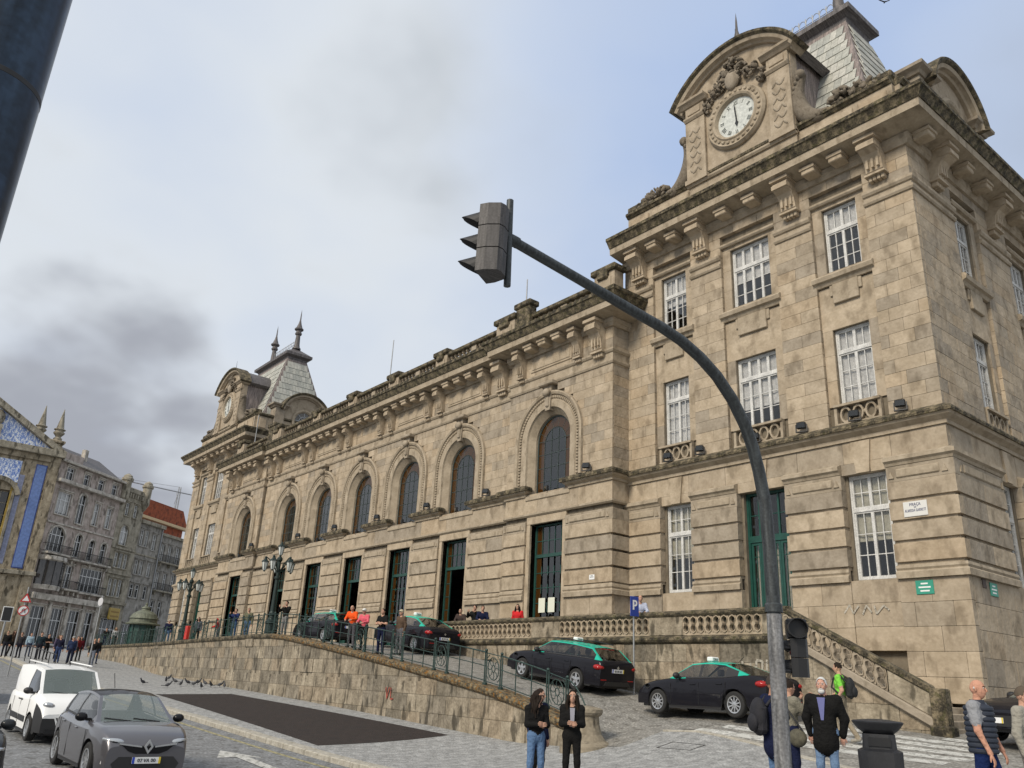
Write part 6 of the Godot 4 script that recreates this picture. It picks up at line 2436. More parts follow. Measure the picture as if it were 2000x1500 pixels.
		var frame := B.new()
		grid(frame, A, func(i, j):
			if isglass.call(i, j): return false
			var xm: float = (cx[i] + cx[i + 1]) / 2
			return j < 3 and xm > S.glassback and xm < C[1][0] + 0.1, s < 0)
		if frame.v.size():
			part(o, "window_frame", frame, M.plastic)
		var shell: B = roof if S.roofrail else B.new()
		grid(shell, A, func(i, j):
			if isglass.call(i, j): return false
			var xm: float = (cx[i] + cx[i + 1]) / 2
			return not (j < 3 and xm > S.glassback and xm < C[1][0] + 0.1), s < 0)
		if shell != roof:
			part(o, "roof_side", shell, body)
		var mid := func(i): return (cx[i] + cx[i + 1]) / 2.0
		grid(roof, D, func(i, j): return mid.call(i) < C[1][0] and mid.call(i) > C[2][0], s < 0)
		var apil := B.new()
		grid(apil, D, func(i, j): return mid.call(i) > C[1][0] and j < 1, s < 0)
		part(o, "pillar", apil, body)
		grid(roof, D, func(i, j): return mid.call(i) < C[2][0] and j < 1, s < 0)
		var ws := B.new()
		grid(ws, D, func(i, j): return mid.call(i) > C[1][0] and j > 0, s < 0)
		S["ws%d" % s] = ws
		var rg := B.new()
		grid(rg, D, func(i, j): return mid.call(i) < C[2][0] and j > 0, s < 0)
		S["rg%d" % s] = rg
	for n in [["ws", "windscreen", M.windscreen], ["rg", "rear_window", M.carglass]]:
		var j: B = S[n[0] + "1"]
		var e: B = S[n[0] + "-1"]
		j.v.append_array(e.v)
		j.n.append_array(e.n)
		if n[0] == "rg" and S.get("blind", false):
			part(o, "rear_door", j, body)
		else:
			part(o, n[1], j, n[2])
	part(o, "roof", roof, S.roofm)
	# seats and dashboard seen through the glass
	b = B.new()
	b.cham(C[0][0] - 0.35, 0.55, -W * 0.8, C[0][0] - 0.02, C[0][1] - 0.04, W * 0.8, 0.05)
	for z in [-0.38, 0.38]:
		b.cham(C[1][0] - 0.75, 0.45, z - 0.24, C[1][0] - 0.2, 0.62, z + 0.24, 0.06)
		b.cham(C[1][0] - 0.85, 0.55, z - 0.23, C[1][0] - 0.68, C[1][1] - 0.38, z + 0.23, 0.06)
		b.cham(C[1][0] - 0.84, C[1][1] - 0.36, z - 0.13, C[1][0] - 0.74, C[1][1] - 0.18, z + 0.13, 0.04)
	b.cham(C[2][0] - 0.1, 0.5, -W * 0.72, C[2][0] + 0.12, C[2][1] - 0.4, W * 0.72, 0.06)
	b.box(-L + 0.5, 0.32, -W * 0.86, C[0][0], 0.4, W * 0.86)
	part(o, "seats", b, M.seat)
	# wheels
	var wm := wheel_meshes(R, S.spokes)
	for a in ax:
		for s in [1, -1]:
			var w := node(o, "wheel", Transform3D(Basis(Vector3.UP, 0.0 if s > 0 else PI), Vector3(a, R, s * (W - 0.125))))
			part(w, "tyre", wm.tyre, M.tyre)
			part(w, "rim", wm.rim, M.alloy)
			part(w, "disc", wm.disc, M.plastic)
	# mirrors, handles, wipers
	for s in [1, -1]:
		b = B.new()
		b.xf = Transform3D(Basis(Vector3.UP, -0.15 * s), Vector3(C[0][0] - 0.42, lut(S.top, C[0][0] - 0.42) + 0.08, s * (W + 0.06)))
		b.ball(Vector3.ZERO, Vector3(0.09, 0.085, 0.12), 10, 6)
		b.box(-0.05, -0.07, -s * 0.14 - 0.04, 0.03, -0.02, -s * 0.14 + 0.06)
		part(o, "mirror", b, S.get("mirror", M.plastic))
		for hx in S.handles:
			b = B.new()
			b.cham(hx - 0.1, lut(S.top, hx) - 0.17, s * (W * 0.985) - 0.025, hx + 0.1, lut(S.top, hx) - 0.14, s * (W * 0.985) + 0.025, 0.008)
			part(o, "door_handle", b, S.get("handlem", body))
		for hx in S.seams:
			b = B.new()
			b.box(hx - 0.006, 0.28, s * W * 0.997 - 0.004, hx + 0.006, lut(S.top, hx) - 0.12, s * W * 0.997 + 0.004)
			part(o, "door_seam", b, M.black)
	b = B.new()
	for z in [-0.45, 0.1]:
		b.tube([Vector3(C[0][0] - 0.02, C[0][1] + 0.03, z), Vector3(C[0][0] - 0.1, C[0][1] + 0.075, z + 0.5)], 0.011, 4)
	part(o, "wipers", b, M.black)
	return o

# a plate or lamp laid on the car's end: outline of (z, y) points at distance x, facing front (1) or rear (-1)
func on_end(o: Node3D, called: String, s: int, x0: float, x1: float, pts: Array, m: Material, z0 := 0.0, rake := 0.0) -> void:
	var poly := PackedVector2Array()
	for i in range(0, pts.size(), 2):
		poly.append(Vector2(pts[i] * (1.0 if s > 0 else -1.0) * -1.0, pts[i + 1]))
	var b := B.new(Transform3D(Basis(Vector3(0, 0, -s), Vector3(-rake * s, 1, 0), Vector3(s, 0, 0)), Vector3.ZERO))
	b.extr(poly, x0, x1)
	part(o, called, b, m)

func number_plate(o: Node3D, s: int, x: float, y: float, text: String) -> void:
	var p := node(o, "number_plate", Transform3D(Basis(Vector3(0, 0, -s), Vector3(0, 1, 0), Vector3(s, 0, 0)), Vector3(s * x, y, 0)))
	part(p, "plate", B_box(-0.26, -0.056, 0, 0.26, 0.056, 0.012), M.platew)
	part(p, "country_band", B_box(-0.26, -0.056, 0.011, -0.215, 0.056, 0.014), M.plateb)
	part(p, "date_band", B_box(0.222, -0.056, 0.011, 0.26, 0.056, 0.014), M.platey)
	var t := TextMesh.new()
	t.text = text
	t.font_size = 20
	t.pixel_size = 0.0042
	t.depth = 0.004
	var f := SystemFont.new()
	f.font_names = PackedStringArray(["Droid Sans"])
	f.font_weight = 700
	t.font = f
	part(p, "lettering", t, M.black, Vector3(0.0, 0, 0.015))

func taxi(o: Node3D, S: Dictionary, est: bool, plate := "") -> void:
	var L: float = S.L / 2
	var b := B.new()
	b.cham(-0.1, 0, -0.16, 0.1, 0.13, 0.16, 0.03)
	var sg := node(o, "taxi_lamp", T((S.cab[1][0] + S.cab[2][0]) / 2 + 0.35, S.cab[1][1] + S.arch, 0))
	part(sg, "lamp_box", b, M.platew)
	for q in [PI / 2, -PI / 2]:
		var t := TextMesh.new()
		t.text = "TAXI"
		t.font_size = 18
		t.pixel_size = 0.005
		t.depth = 0.004
		part(sg, "lettering", t, M.black, Transform3D(Basis(Vector3.UP, q), Vector3(0.101 * signf(q), 0.065, 0)))
	for s in [1, -1]:
		b = B.new()
		b.xf = Transform3D(Basis(Vector3(1, 0, 0), Vector3(0, 1, 0), Vector3(0, 0, s)), Vector3(S.axles[0] + 0.52, 0.66, 0))
		b.xf.origin.z = s * S.W * 0.93
		b.ball(Vector3(-0.12, 0.06, 0.0), Vector3(0.09, 0.06, 0.06), 8, 6)
		part(o, "fleet_badge", b, M.platew)
		# tail lamps wrap round the rear corner
		b = B.new()
		var y0 := 0.74 if est else 0.78
		b.ball(Vector3(-L + 0.16, y0 + 0.06, s * (S.W * 0.80)), Vector3(0.19, 0.095, 0.17), 12, 8)
		part(o, "tail_lamp", b, M.taillamp)
		b = B.new()
		b.ball(Vector3(L - 0.36, 0.66, s * S.W * 0.68), Vector3(0.3, 0.075, 0.18), 12, 8)
		part(o, "headlamp", b, M.headlamp)
		b = B.new()
		b.cham(-L - 0.005, 0.42, s * S.W * 0.68 - 0.13, -L + 0.04, 0.46, s * S.W * 0.68 + 0.13, 0.01)
		part(o, "reflector", b, M.taillamp)
	number_plate(o, -1, L + 0.002, 0.72 if est else 0.64, plate)
	on_end(o, "bumper_insert", -1, L - 0.02, L + 0.015, [-0.6, 0.27, 0.6, 0.27, 0.5, 0.4, -0.5, 0.4], M.plastic)
	on_end(o, "badge", -1, L, L + 0.012, [-0.05, 0.82, 0.0, 0.87, 0.05, 0.82, 0.0, 0.77], M.alloy)
	if est:
		b = B.new()
		b.cham(S.cab[2][0] - 0.06, S.cab[2][1] - 0.06, -0.3, S.cab[2][0] + 0.0, S.cab[2][1] - 0.035, 0.3, 0.01)
		part(o, "high_brake_lamp", b, M.taillamp)
		for s in [1, -1]:
			b = B.new()
			b.tube([Vector3(-1.45, 1.46, s * 0.6), Vector3(-0.6, 1.5, s * 0.62), Vector3(0.1, 1.46, s * 0.6)], 0.02, 5)
			part(o, "roof_rail", b, M.black)
	else:
		b = B.new()
		b.tube([Vector3(-0.85, 1.4, 0), Vector3(-1.05, 1.55, 0)], 0.008, 4)
		part(o, "aerial", b, M.black)

func make_cars() -> void:
	M.plastic = mat(lin(0.018, 0.018, 0.019), 0.55)
	M.tyre = mat(lin(0.018, 0.018, 0.018), 0.85)
	M.alloy = mat(lin(0.55, 0.56, 0.57), 0.3, 0.8)
	M.seat = mat(lin(0.05, 0.05, 0.054), 0.85)
	M.carglass = glass(Color(0.02, 0.025, 0.028), 0.55)
	M.windscreen = glass(Color(0.62, 0.68, 0.66), 0.26)  # pale tint in the glass colour stands in for reflected sky
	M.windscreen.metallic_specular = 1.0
	M.headlamp = mat(lin(0.40, 0.42, 0.44), 0.12, 0.5)
	M.headlamp.clearcoat_enabled = true
	M.taillamp = mat(lin(0.32, 0.012, 0.012), 0.15)
	M.platew = mat(lin(0.75, 0.76, 0.76), 0.4)
	M.plateb = mat(lin(0.02, 0.06, 0.42), 0.4)
	M.platey = mat(lin(0.65, 0.5, 0.04), 0.4)
	var grey := paint(lin(0.13, 0.128, 0.14), 0.55)
	grey.clearcoat = 1.0
	grey.roughness = 0.35
	var white := paint(lin(0.78, 0.79, 0.79))
	var black := paint(lin(0.012, 0.012, 0.016))
	var teal := paint(lin(0.02, 0.40, 0.29))
	var blue := paint(lin(0.36, 0.40, 0.50), 0.3)
	var dark := paint(lin(0.03, 0.033, 0.036), 0.3)
	var suv := {"L": 4.12, "W": 0.89, "R": 0.335, "axles": [1.24, -1.36], "body": grey, "roofm": M.gloss, "top": [[-2.06, 0.92], [-1.95, 1.0], [-1.2, 1.06], [0.0, 1.0], [0.95, 0.99], [1.1, 1.0], [1.55, 0.95], [1.85, 0.86], [2.0, 0.76], [2.06, 0.64]], "crown": 0.035, "cab": [[1.08, 1.0], [0.3, 1.5], [-1.4, 1.48], [-1.96, 1.02]], "arch": 0.07, "roofw": 0.66, "pillars": [[-0.42, -0.3], [-1.5, -1.25]], "glassback": -1.5, "skirt": 1, "nose": 0.5, "roofrail": false, "spokes": 10, "handles": [0.15, -0.95], "seams": [0.95, -0.36, -1.2], "mirror": M.gloss}
	var p := Vector3(-19.5, gy(-19.5, 19.5) - 0.12, 19.5)
	var o := car("parked_car", "grey compact suv with black roof in front of the white van", "car", p, 0.0, atan2(gy(-18, 19.5) - gy(-21, 19.5), 3.0), suv)
	suv_face(o, 2.06, 0.89)
	number_plate(o, 1, 2.085, 0.42, "07 VA 00")
	var b := B.new()
	b.tube([Vector3(-0.95, 1.56, 0.0), Vector3(-1.2, 1.86, 0.0)], 0.008, 4)
	part(o, "aerial", b, M.black)
	var van := {"L": 4.38, "W": 0.9, "R": 0.32, "axles": [1.36, -1.36], "body": white, "roofm": white, "top": [[-2.19, 0.95], [-2.1, 1.05], [0.6, 1.08], [1.3, 1.12], [1.45, 1.12], [1.8, 1.03], [2.05, 0.9], [2.19, 0.68]], "crown": 0.035, "cab": [[1.42, 1.12], [0.75, 1.74], [-2.05, 1.77], [-2.18, 1.02]], "arch": 0.06, "roofw": 0.76, "pillars": [[0.0, 0.14]], "glassback": 0.02, "skirt": 2, "nose": 0.5, "noserows": 4, "roofrail": true, "spokes": 5, "handles": [0.12, -0.2], "seams": [1.12, 0.05, -0.95], "blind": true, "handlem": M.plastic}
	p = Vector3(-26.7, gy(-26.7, 19.25) - 0.1, 19.25)
	o = car("white_van", "small white panel van with dark bumper behind the grey car", "van", p, 0.0, atan2(gy(-25, 19.2) - gy(-28, 19.2), 3.0), van)
	van_face(o)
	var tx := {"L": 4.5, "W": 0.89, "R": 0.325, "axles": [1.36, -1.3], "body": black, "roofm": teal, "top": [[-2.25, 0.86], [-2.2, 0.98], [-2.0, 1.04], [-1.6, 1.04], [-1.0, 0.98], [0.8, 0.93], [0.95, 0.94], [1.5, 0.88], [1.95, 0.78], [2.18, 0.66], [2.25, 0.55]], "crown": 0.03, "cab": [[0.98, 0.94], [0.25, 1.38], [-0.9, 1.37], [-1.72, 1.06]], "arch": 0.04, "roofw": 0.66, "pillars": [[-0.2, -0.1], [-1.35, -1.0]], "glassback": -1.4, "skirt": 1, "nose": 0.4, "roofrail": true, "spokes": 10, "handles": [0.05, -0.85], "seams": [0.85, -0.15, -1.05]}
	var es := tx.duplicate()
	es.merge({"L": 4.66, "top": [[-2.33, 0.85], [-2.28, 1.0], [-1.6, 1.0], [0.8, 0.93], [0.95, 0.94], [1.5, 0.88], [1.95, 0.8], [2.2, 0.68], [2.33, 0.55]], "cab": [[0.98, 0.94], [0.25, 1.4], [-1.75, 1.37], [-2.24, 1.0]], "pillars": [[-0.2, -0.1], [-1.22, -1.1]], "glassback": -2.0, "spokes": 5, "axles": [1.36, -1.33]}, true)
	var put := func(x: float, z: float, S: Dictionary, est: bool, label: String, plate: String, turn := PI):
		var hx: float = (uy(x + 1.3, z) - uy(x - 1.3, z)) / 2.6 if x < -14 else 0.0
		var t := car("taxi", label, "taxi", Vector3(x, uy(x, z) + 0.0, z), turn, -atan(hx), S, "black and green taxis waiting on the ramp")
		taxi(t, S, est, plate)
	put.call(-21.45, 5.0, es, true, "black estate taxi with green roof parked on the ramp ahead of the saloon", "42 SB 63")
	put.call(-15.2, 5.15, tx, false, "black saloon taxi with green roof lowest on the ramp beside the crossing", "", PI - 0.03)
	put.call(-31.3, 4.8, tx, false, "black taxi with green roof at the top of the ramp behind the railing", "38 PT 21")
	put.call(-38.9, 5.1, es, true, "pale roofed taxi waiting behind the railing farthest up the forecourt", "")
	# cars cut by the edges of the picture
	var hb := suv.duplicate()
	hb.merge({"body": dark, "roofm": dark, "mirror": dark}, true)
	p = Vector3(-17.4, gy(-17.4, 23.0) - 0.12, 23.0)
	o = car("parked_car", "dark car at the left edge with only its bonnet and mirror in view", "car", p, 0.0, 0.02, hb)
	suv_face(o, 2.06, 0.89)
	var bl := van.duplicate()
	bl.merge({"body": blue, "roofm": blue, "glassback": -1.9, "pillars": [[0.0, 0.14], [-1.2, -1.0]], "skirt": 1, "noserows": 1, "blind": false}, true)
	p = Vector3(-38.8, gy(-38.8, 20.3) - 0.1, 20.3)
	o = car("parked_car", "pale blue people carrier partly hidden behind the white van", "car", p, 0.0, 0.0, bl)
	van_face(o)
	var rc := tx.duplicate()
	rc.merge({"roofm": black}, true)
	p = Vector3(-7.35, gy(-7.3, 2.9) + 0.0, 2.7)
	o = car("parked_car", "black car at the right edge facing the crossing", "car", p, -PI / 2 - 0.35, 0.03, rc)
	for s in [1, -1]:
		b = B.new()
		b.ball(Vector3(1.93, 0.66, s * 0.6), Vector3(0.28, 0.075, 0.19), 12, 8)
		part(o, "headlamp", b, M.headlamp)
	on_end(o, "grille", 1, 2.22, 2.27, [-0.5, 0.3, 0.5, 0.3, 0.58, 0.52, -0.58, 0.52], M.plastic)
	number_plate(o, 1, 2.275, 0.42, "")

func suv_face(o: Node3D, L: float, W: float) -> void:
	# upper grille with the chrome wings and lozenge emblem, lamps, lower grille, light brackets
	on_end(o, "grille", 1, L - 0.12, L + 0.012, [-0.5, 0.7, -0.15, 0.66, 0.15, 0.66, 0.5, 0.7, 0.36, 0.58, 0.22, 0.53, -0.22, 0.53, -0.36, 0.58], M.gloss)
	for s in [1, -1]:
		on_end(o, "chrome_strip", 1, L - 0.1, L + 0.022, [s * 0.12, 0.665, s * 0.52, 0.715, s * 0.52, 0.69, s * 0.12, 0.64], M.alloy)
		var b := B.new(Transform3D(Basis(Vector3.UP, -0.45 * s) * Basis(Vector3.RIGHT, -0.12 * s), Vector3(L - 0.22, 0.745, s * (W - 0.33))))
		b.ball(Vector3(0, 0, 0), Vector3(0.2, 0.07, 0.235), 16, 10)
		part(o, "headlamp", b, M.headlamp)
		b = B.new(Transform3D(Basis(Vector3.UP, -0.45 * s) * Basis(Vector3.RIGHT, -0.12 * s), Vector3(L - 0.2, 0.735, s * (W - 0.33))))
		b.ball(Vector3.ZERO, Vector3(0.19, 0.045, 0.17), 14, 8)
		part(o, "lamp_lens", b, M.gloss)
		b = B.new()
		var z = s * (W - 0.26)
		b.tube([Vector3(L - 0.02, 0.42, z - s * 0.16), Vector3(L - 0.05, 0.5, z - s * 0.1), Vector3(L - 0.12, 0.53, z + s * 0.1), Vector3(L - 0.14, 0.36, z + s * 0.12), Vector3(L - 0.1, 0.3, z + s * 0.06)], 0.02, 5)
		part(o, "light_bracket", b, M.platew)
	on_end(o, "lower_grille", 1, L - 0.1, L + 0.01, [-0.55, 0.24, 0.55, 0.24, 0.62, 0.36, 0.5, 0.48, -0.5, 0.48, -0.62, 0.36], M.plastic)
	# lozenge: a diamond ring
	var b := B.new(Transform3D(Basis(Vector3(0, 0, -1), Vector3(0, 1, 0), Vector3(1, 0, 0)), Vector3(L + 0.01, 0.655, 0)))
	var a := [Vector2(0.085, 0), Vector2(0, 0.125), Vector2(-0.085, 0), Vector2(0, -0.125)]
	for i in 4:
		var p: Vector2 = a[i]
		var q: Vector2 = a[(i + 1) % 4]
		b.extr(PackedVector2Array([p, q, q * 0.52, p * 0.52]), 0, 0.035)
	part(o, "emblem", b, M.alloy)

func van_face(o: Node3D) -> void:
	var L := 2.19
	on_end(o, "grille", 1, L - 0.1, L + 0.012, [-0.42, 0.62, 0.42, 0.62, 0.34, 0.48, -0.34, 0.48], M.plastic)
	on_end(o, "grille_frame", 1, L - 0.1, L + 0.006, [-0.47, 0.66, 0.47, 0.66, 0.38, 0.44, -0.38, 0.44], o.get_node("roof").material_override)
	on_end(o, "lower_grille", 1, L - 0.1, L + 0.012, [-0.6, 0.24, 0.6, 0.24, 0.62, 0.36, -0.62, 0.36], M.black)
	for s in [1, -1]:
		var b := B.new(Transform3D(Basis(Vector3.UP, -0.5 * s) * Basis(Vector3.BACK, 0.5), Vector3(L - 0.3, 0.82, s * 0.56)))
		b.ball(Vector3.ZERO, Vector3(0.25, 0.11, 0.19), 16, 10)
		part(o, "headlamp", b, M.headlamp)
		b = B.new()
		b.cham(-1.0, 0.42, s * 0.895 - 0.02, 0.0, 0.56, s * 0.895 + 0.02, 0.01)
		b.cham(0.1, 0.42, s * 0.895 - 0.02, 0.95, 0.56, s * 0.895 + 0.02, 0.01)
		part(o, "rub_strip", b, M.plastic)
		b = B.new()
		b.tube([Vector3(0.6, 1.84, s * 0.55), Vector3(-1.9, 1.86, s * 0.55)], 0.02, 5)
		part(o, "roof_rail", b, o.get_node("roof").material_override)
	var b := B.new()
	b.tube([Vector3(0.55, 1.82, 0), Vector3(0.45, 1.95, 0)], 0.01, 4)
	part(o, "aerial", b, M.black)

# ---------------------------------------------------------------- people
var bodies := {}

# label, x, z, turn, height, pose, top, trousers, hair, hair colour
const CROWD := [
	["person in black coat at the left edge of the far crowd", -67.7, 14.4, 1.2, 1.72, "stand", Color(0.015, 0.014, 0.014), Color(0.02, 0.02, 0.03), "short", Color(0.03, 0.02, 0.02)],
	["person in brown jacket second from the left edge of the far crowd", -68.6, 13.9, 1.9, 1.76, "stroll", Color(0.06, 0.04, 0.03), Color(0.02, 0.02, 0.02), "long", Color(0.05, 0.03, 0.02)],
	["person in dark grey coat third from the left edge of the far crowd", -67.3, 13.6, 0.9, 1.68, "stand", Color(0.03, 0.03, 0.035), Color(0.015, 0.015, 0.02), "short", Color(0.02, 0.02, 0.02)],
	["person in pale blue top far back in the crowd", -72.0, 12.2, 1.6, 1.7, "stand", Color(0.30, 0.40, 0.48), Color(0.05, 0.06, 0.1), "short", Color(0.04, 0.03, 0.02)],
	["man in dark green jacket standing apart in front of the shops", -66.4, 12.55, 1.3, 1.78, "stand", Color(0.02, 0.035, 0.04), Color(0.02, 0.02, 0.03), "short", Color(0.03, 0.02, 0.02)],
	["person in black jacket next to the man in dark green", -66.9, 12.0, 1.8, 1.7, "cross", Color(0.012, 0.012, 0.015), Color(0.02, 0.02, 0.02), "tail", Color(0.02, 0.02, 0.02)],
	["man in navy jacket and jeans walking toward the camera", -63.6, 11.9, 1.4, 1.8, "stroll", Color(0.02, 0.022, 0.04), Color(0.04, 0.06, 0.13), "short", Color(0.05, 0.04, 0.03)],
	["woman in violet grey top behind the man in navy jacket", -69.0, 10.9, 1.5, 1.68, "stand", Color(0.10, 0.08, 0.13), Color(0.02, 0.02, 0.03), "long", Color(0.06, 0.04, 0.02)],
	["man in blue hooded jacket in the middle of the crowd", -63.3, 11.2, 1.5, 1.8, "stroll", Color(0.03, 0.04, 0.09), Color(0.02, 0.025, 0.05), "cap", Color(0.3, 0.3, 0.3)],
	["person in grey and white jacket right of the blue hooded man", -64.9, 10.8, 1.2, 1.74, "stand", Color(0.16, 0.16, 0.18), Color(0.03, 0.03, 0.04), "short", Color(0.35, 0.3, 0.25)],
	["person in dark red jacket in the crowd", -67.4, 10.0, 1.7, 1.72, "stroll", Color(0.16, 0.02, 0.02), Color(0.02, 0.02, 0.02), "short", Color(0.03, 0.02, 0.02)],
	["person in wine red top behind the one in black by the wall", -69.3, 9.35, 1.4, 1.7, "stand", Color(0.10, 0.015, 0.02), Color(0.03, 0.03, 0.03), "long", Color(0.02, 0.015, 0.01)],
	["man in black leather jacket nearest the end of the wall", -63.0, 9.9, 1.1, 1.8, "stroll", Color(0.012, 0.012, 0.012), Color(0.16, 0.18, 0.22), "short", Color(0.3, 0.22, 0.15)],
	["person in dark coat beside the end of the retaining wall", -66.2, 8.9, 1.6, 1.74, "stand", Color(0.02, 0.02, 0.022), Color(0.05, 0.06, 0.1), "bald", Color(0.02, 0.02, 0.02)]]

# one skin round all bones: [from, to, radius, radius, region, depth squash], joined by a smooth minimum and meshed as surface nets
func nets(b: B, bones: Array, cell: float, k: float) -> void:
	var lo := Vector3(9, 9, 9)
	var hi := Vector3(-9, -9, -9)
	for q in bones:
		var r: float = maxf(q[2], q[3]) + cell * 3
		for p in [q[0], q[1]]:
			lo = lo.min(p - Vector3(r, r, r))
			hi = hi.max(p + Vector3(r, r, r))
	var nx := int((hi.x - lo.x) / cell) + 2
	var ny := int((hi.y - lo.y) / cell) + 2
	var nz := int((hi.z - lo.z) / cell) + 2
	var f := PackedFloat32Array()
	f.resize(nx * ny * nz)
	f.fill(1.0)
	var near := PackedFloat32Array()
	near.resize(nx * ny * nz)
	near.fill(1.0)
	var reg := PackedByteArray()
	reg.resize(nx * ny * nz)
	for q in bones:
		var A: Vector3 = q[0]
		var D: Vector3 = q[1] - A
		var ra: float = q[2]
		var rb: float = q[3]
		var sq: float = q[5]
		var g: int = q[4]
		var inv := 1.0 / maxf(D.x * D.x + D.y * D.y + D.z * D.z * sq * sq, 1e-9)
		var m := maxf(ra, rb) + cell * 2.5 + k
		var a := ((A.min(q[1]) - Vector3(m, m, m) - lo) / cell).floor()
		var c := ((A.max(q[1]) + Vector3(m, m, m) - lo) / cell).ceil()
		for z in range(maxi(0, int(a.z)), mini(nz, int(c.z))):
			var pz := (lo.z + z * cell - A.z) * sq
			for y in range(maxi(0, int(a.y)), mini(ny, int(c.y))):
				var py := lo.y + y * cell - A.y
				var base := (z * ny + y) * nx
				for x in range(maxi(0, int(a.x)), mini(nx, int(c.x))):
					var px := lo.x + x * cell - A.x
					var t := clampf((px * D.x + py * D.y + pz * D.z * sq) * inv, 0.0, 1.0)
					var ex := px - D.x * t
					var ey := py - D.y * t
					var ez := pz - D.z * sq * t
					var d := sqrt(ex * ex + ey * ey + ez * ez) - ra - (rb - ra) * t
					var i := base + x
					var o := f[i]
					if d < near[i]:
						near[i] = d
						reg[i] = g
					var h := k - absf(o - d)
					if h > 0.0:
						f[i] = minf(o, d) - h * h / k * 0.25
					elif d < o:
						f[i] = d
	var idx := PackedInt32Array()
	idx.resize(nx * ny * nz)
	idx.fill(-1)
	var vs := PackedVector3Array()
	var rs := PackedByteArray()
	var lim := cell * 1.8
	var off := [0, 1, nx, nx + 1, nx * ny, nx * ny + 1, nx * ny + nx, nx * ny + nx + 1]
	var edges := [[0, 1], [2, 3], [4, 5], [6, 7], [0, 2], [1, 3], [4, 6], [5, 7], [0, 4], [1, 5], [2, 6], [3, 7]]
	for z in nz - 1:
		for y in ny - 1:
			var base := (z * ny + y) * nx
			for x in nx - 1:
				var i := base + x
				if absf(f[i]) > lim:
					continue
				var s := 0
				for e in 8:
					if f[i + off[e]] < 0.0:
						s += 1
				if s == 0 or s == 8:
					continue
				var p := Vector3.ZERO
				var n := 0
				for e in edges:
					var u := f[i + off[e[0]]]
					var w := f[i + off[e[1]]]
					if (u < 0.0) != (w < 0.0):
						var t := u / (u - w)
						var ca := Vector3(e[0] & 1, (e[0] >> 1) & 1, e[0] >> 2)
						var cb := Vector3(e[1] & 1, (e[1] >> 1) & 1, e[1] >> 2)
						p += ca.lerp(cb, t)
						n += 1
				idx[i] = vs.size()
				vs.append(lo + (Vector3(x, y, z) + p / n) * cell)
				rs.append(reg[i])
	var ns := PackedVector3Array()
	ns.resize(vs.size())
	var quads := []
	var st := [1, nx, nx * ny]
	for z in range(1, nz - 1):
		for y in range(1, ny - 1):
			var base := (z * ny + y) * nx
			for x in range(1, nx - 1):
				var i := base + x
				if idx[i] < 0:
					continue
				var inside := f[i] < 0.0
				for a in 3:
					if (f[i + st[a]] < 0.0) == inside:
						continue
					var u: int = st[(a + 1) % 3]
					var w: int = st[(a + 2) % 3]
					var q := [idx[i], idx[i - u], idx[i - u - w], idx[i - w]]
					if q.min() < 0:
						continue
					if not inside:
						q.reverse()
					quads.append(q)
					var nn := (vs[q[1]] - vs[q[0]]).cross(vs[q[2]] - vs[q[0]])
					for e in q:
						ns[e] += nn
	for q in quads:
		b.col = Color8(rs[q[0]], 0, 0)
		b.quadn(vs[q[0]], vs[q[1]], vs[q[2]], vs[q[3]], ns[q[0]].normalized(), ns[q[1]].normalized(), ns[q[2]].normalized(), ns[q[3]].normalized())

# five fingers on a palm; local -y runs from the wrist to the fingertips, +z is the palm side
func hand(b: B, xf: Transform3D, side: int, curl: float) -> void:
	var keep := b.xf
	b.xf = xf
	b.ball(Vector3(0, -0.045, 0), Vector3(0.040, 0.055, 0.017), 10, 6)
	for i in 4:
		var x := (-0.03 + 0.02 * i) * side
		var l: float = [0.062, 0.074, 0.079, 0.070][i]
		var a := Vector3(x, -0.085, 0.0)
		var c := a + Vector3(0, -cos(curl * 0.6), sin(curl * 0.6)) * l * 0.52
		var d := c + Vector3(0, -cos(curl * 1.5), sin(curl * 1.5)) * l * 0.48
		b.tube([a + Vector3(0, 0.02, 0), a, c, d], [0.0095, 0.0095, 0.0085, 0.0065], 6)
	b.tube([Vector3(0.03 * side, -0.03, 0.006), Vector3(0.052 * side, -0.06, 0.018), Vector3(0.052 * side, -0.088, 0.03)], [0.012, 0.0105, 0.0075], 6)
	b.xf = keep

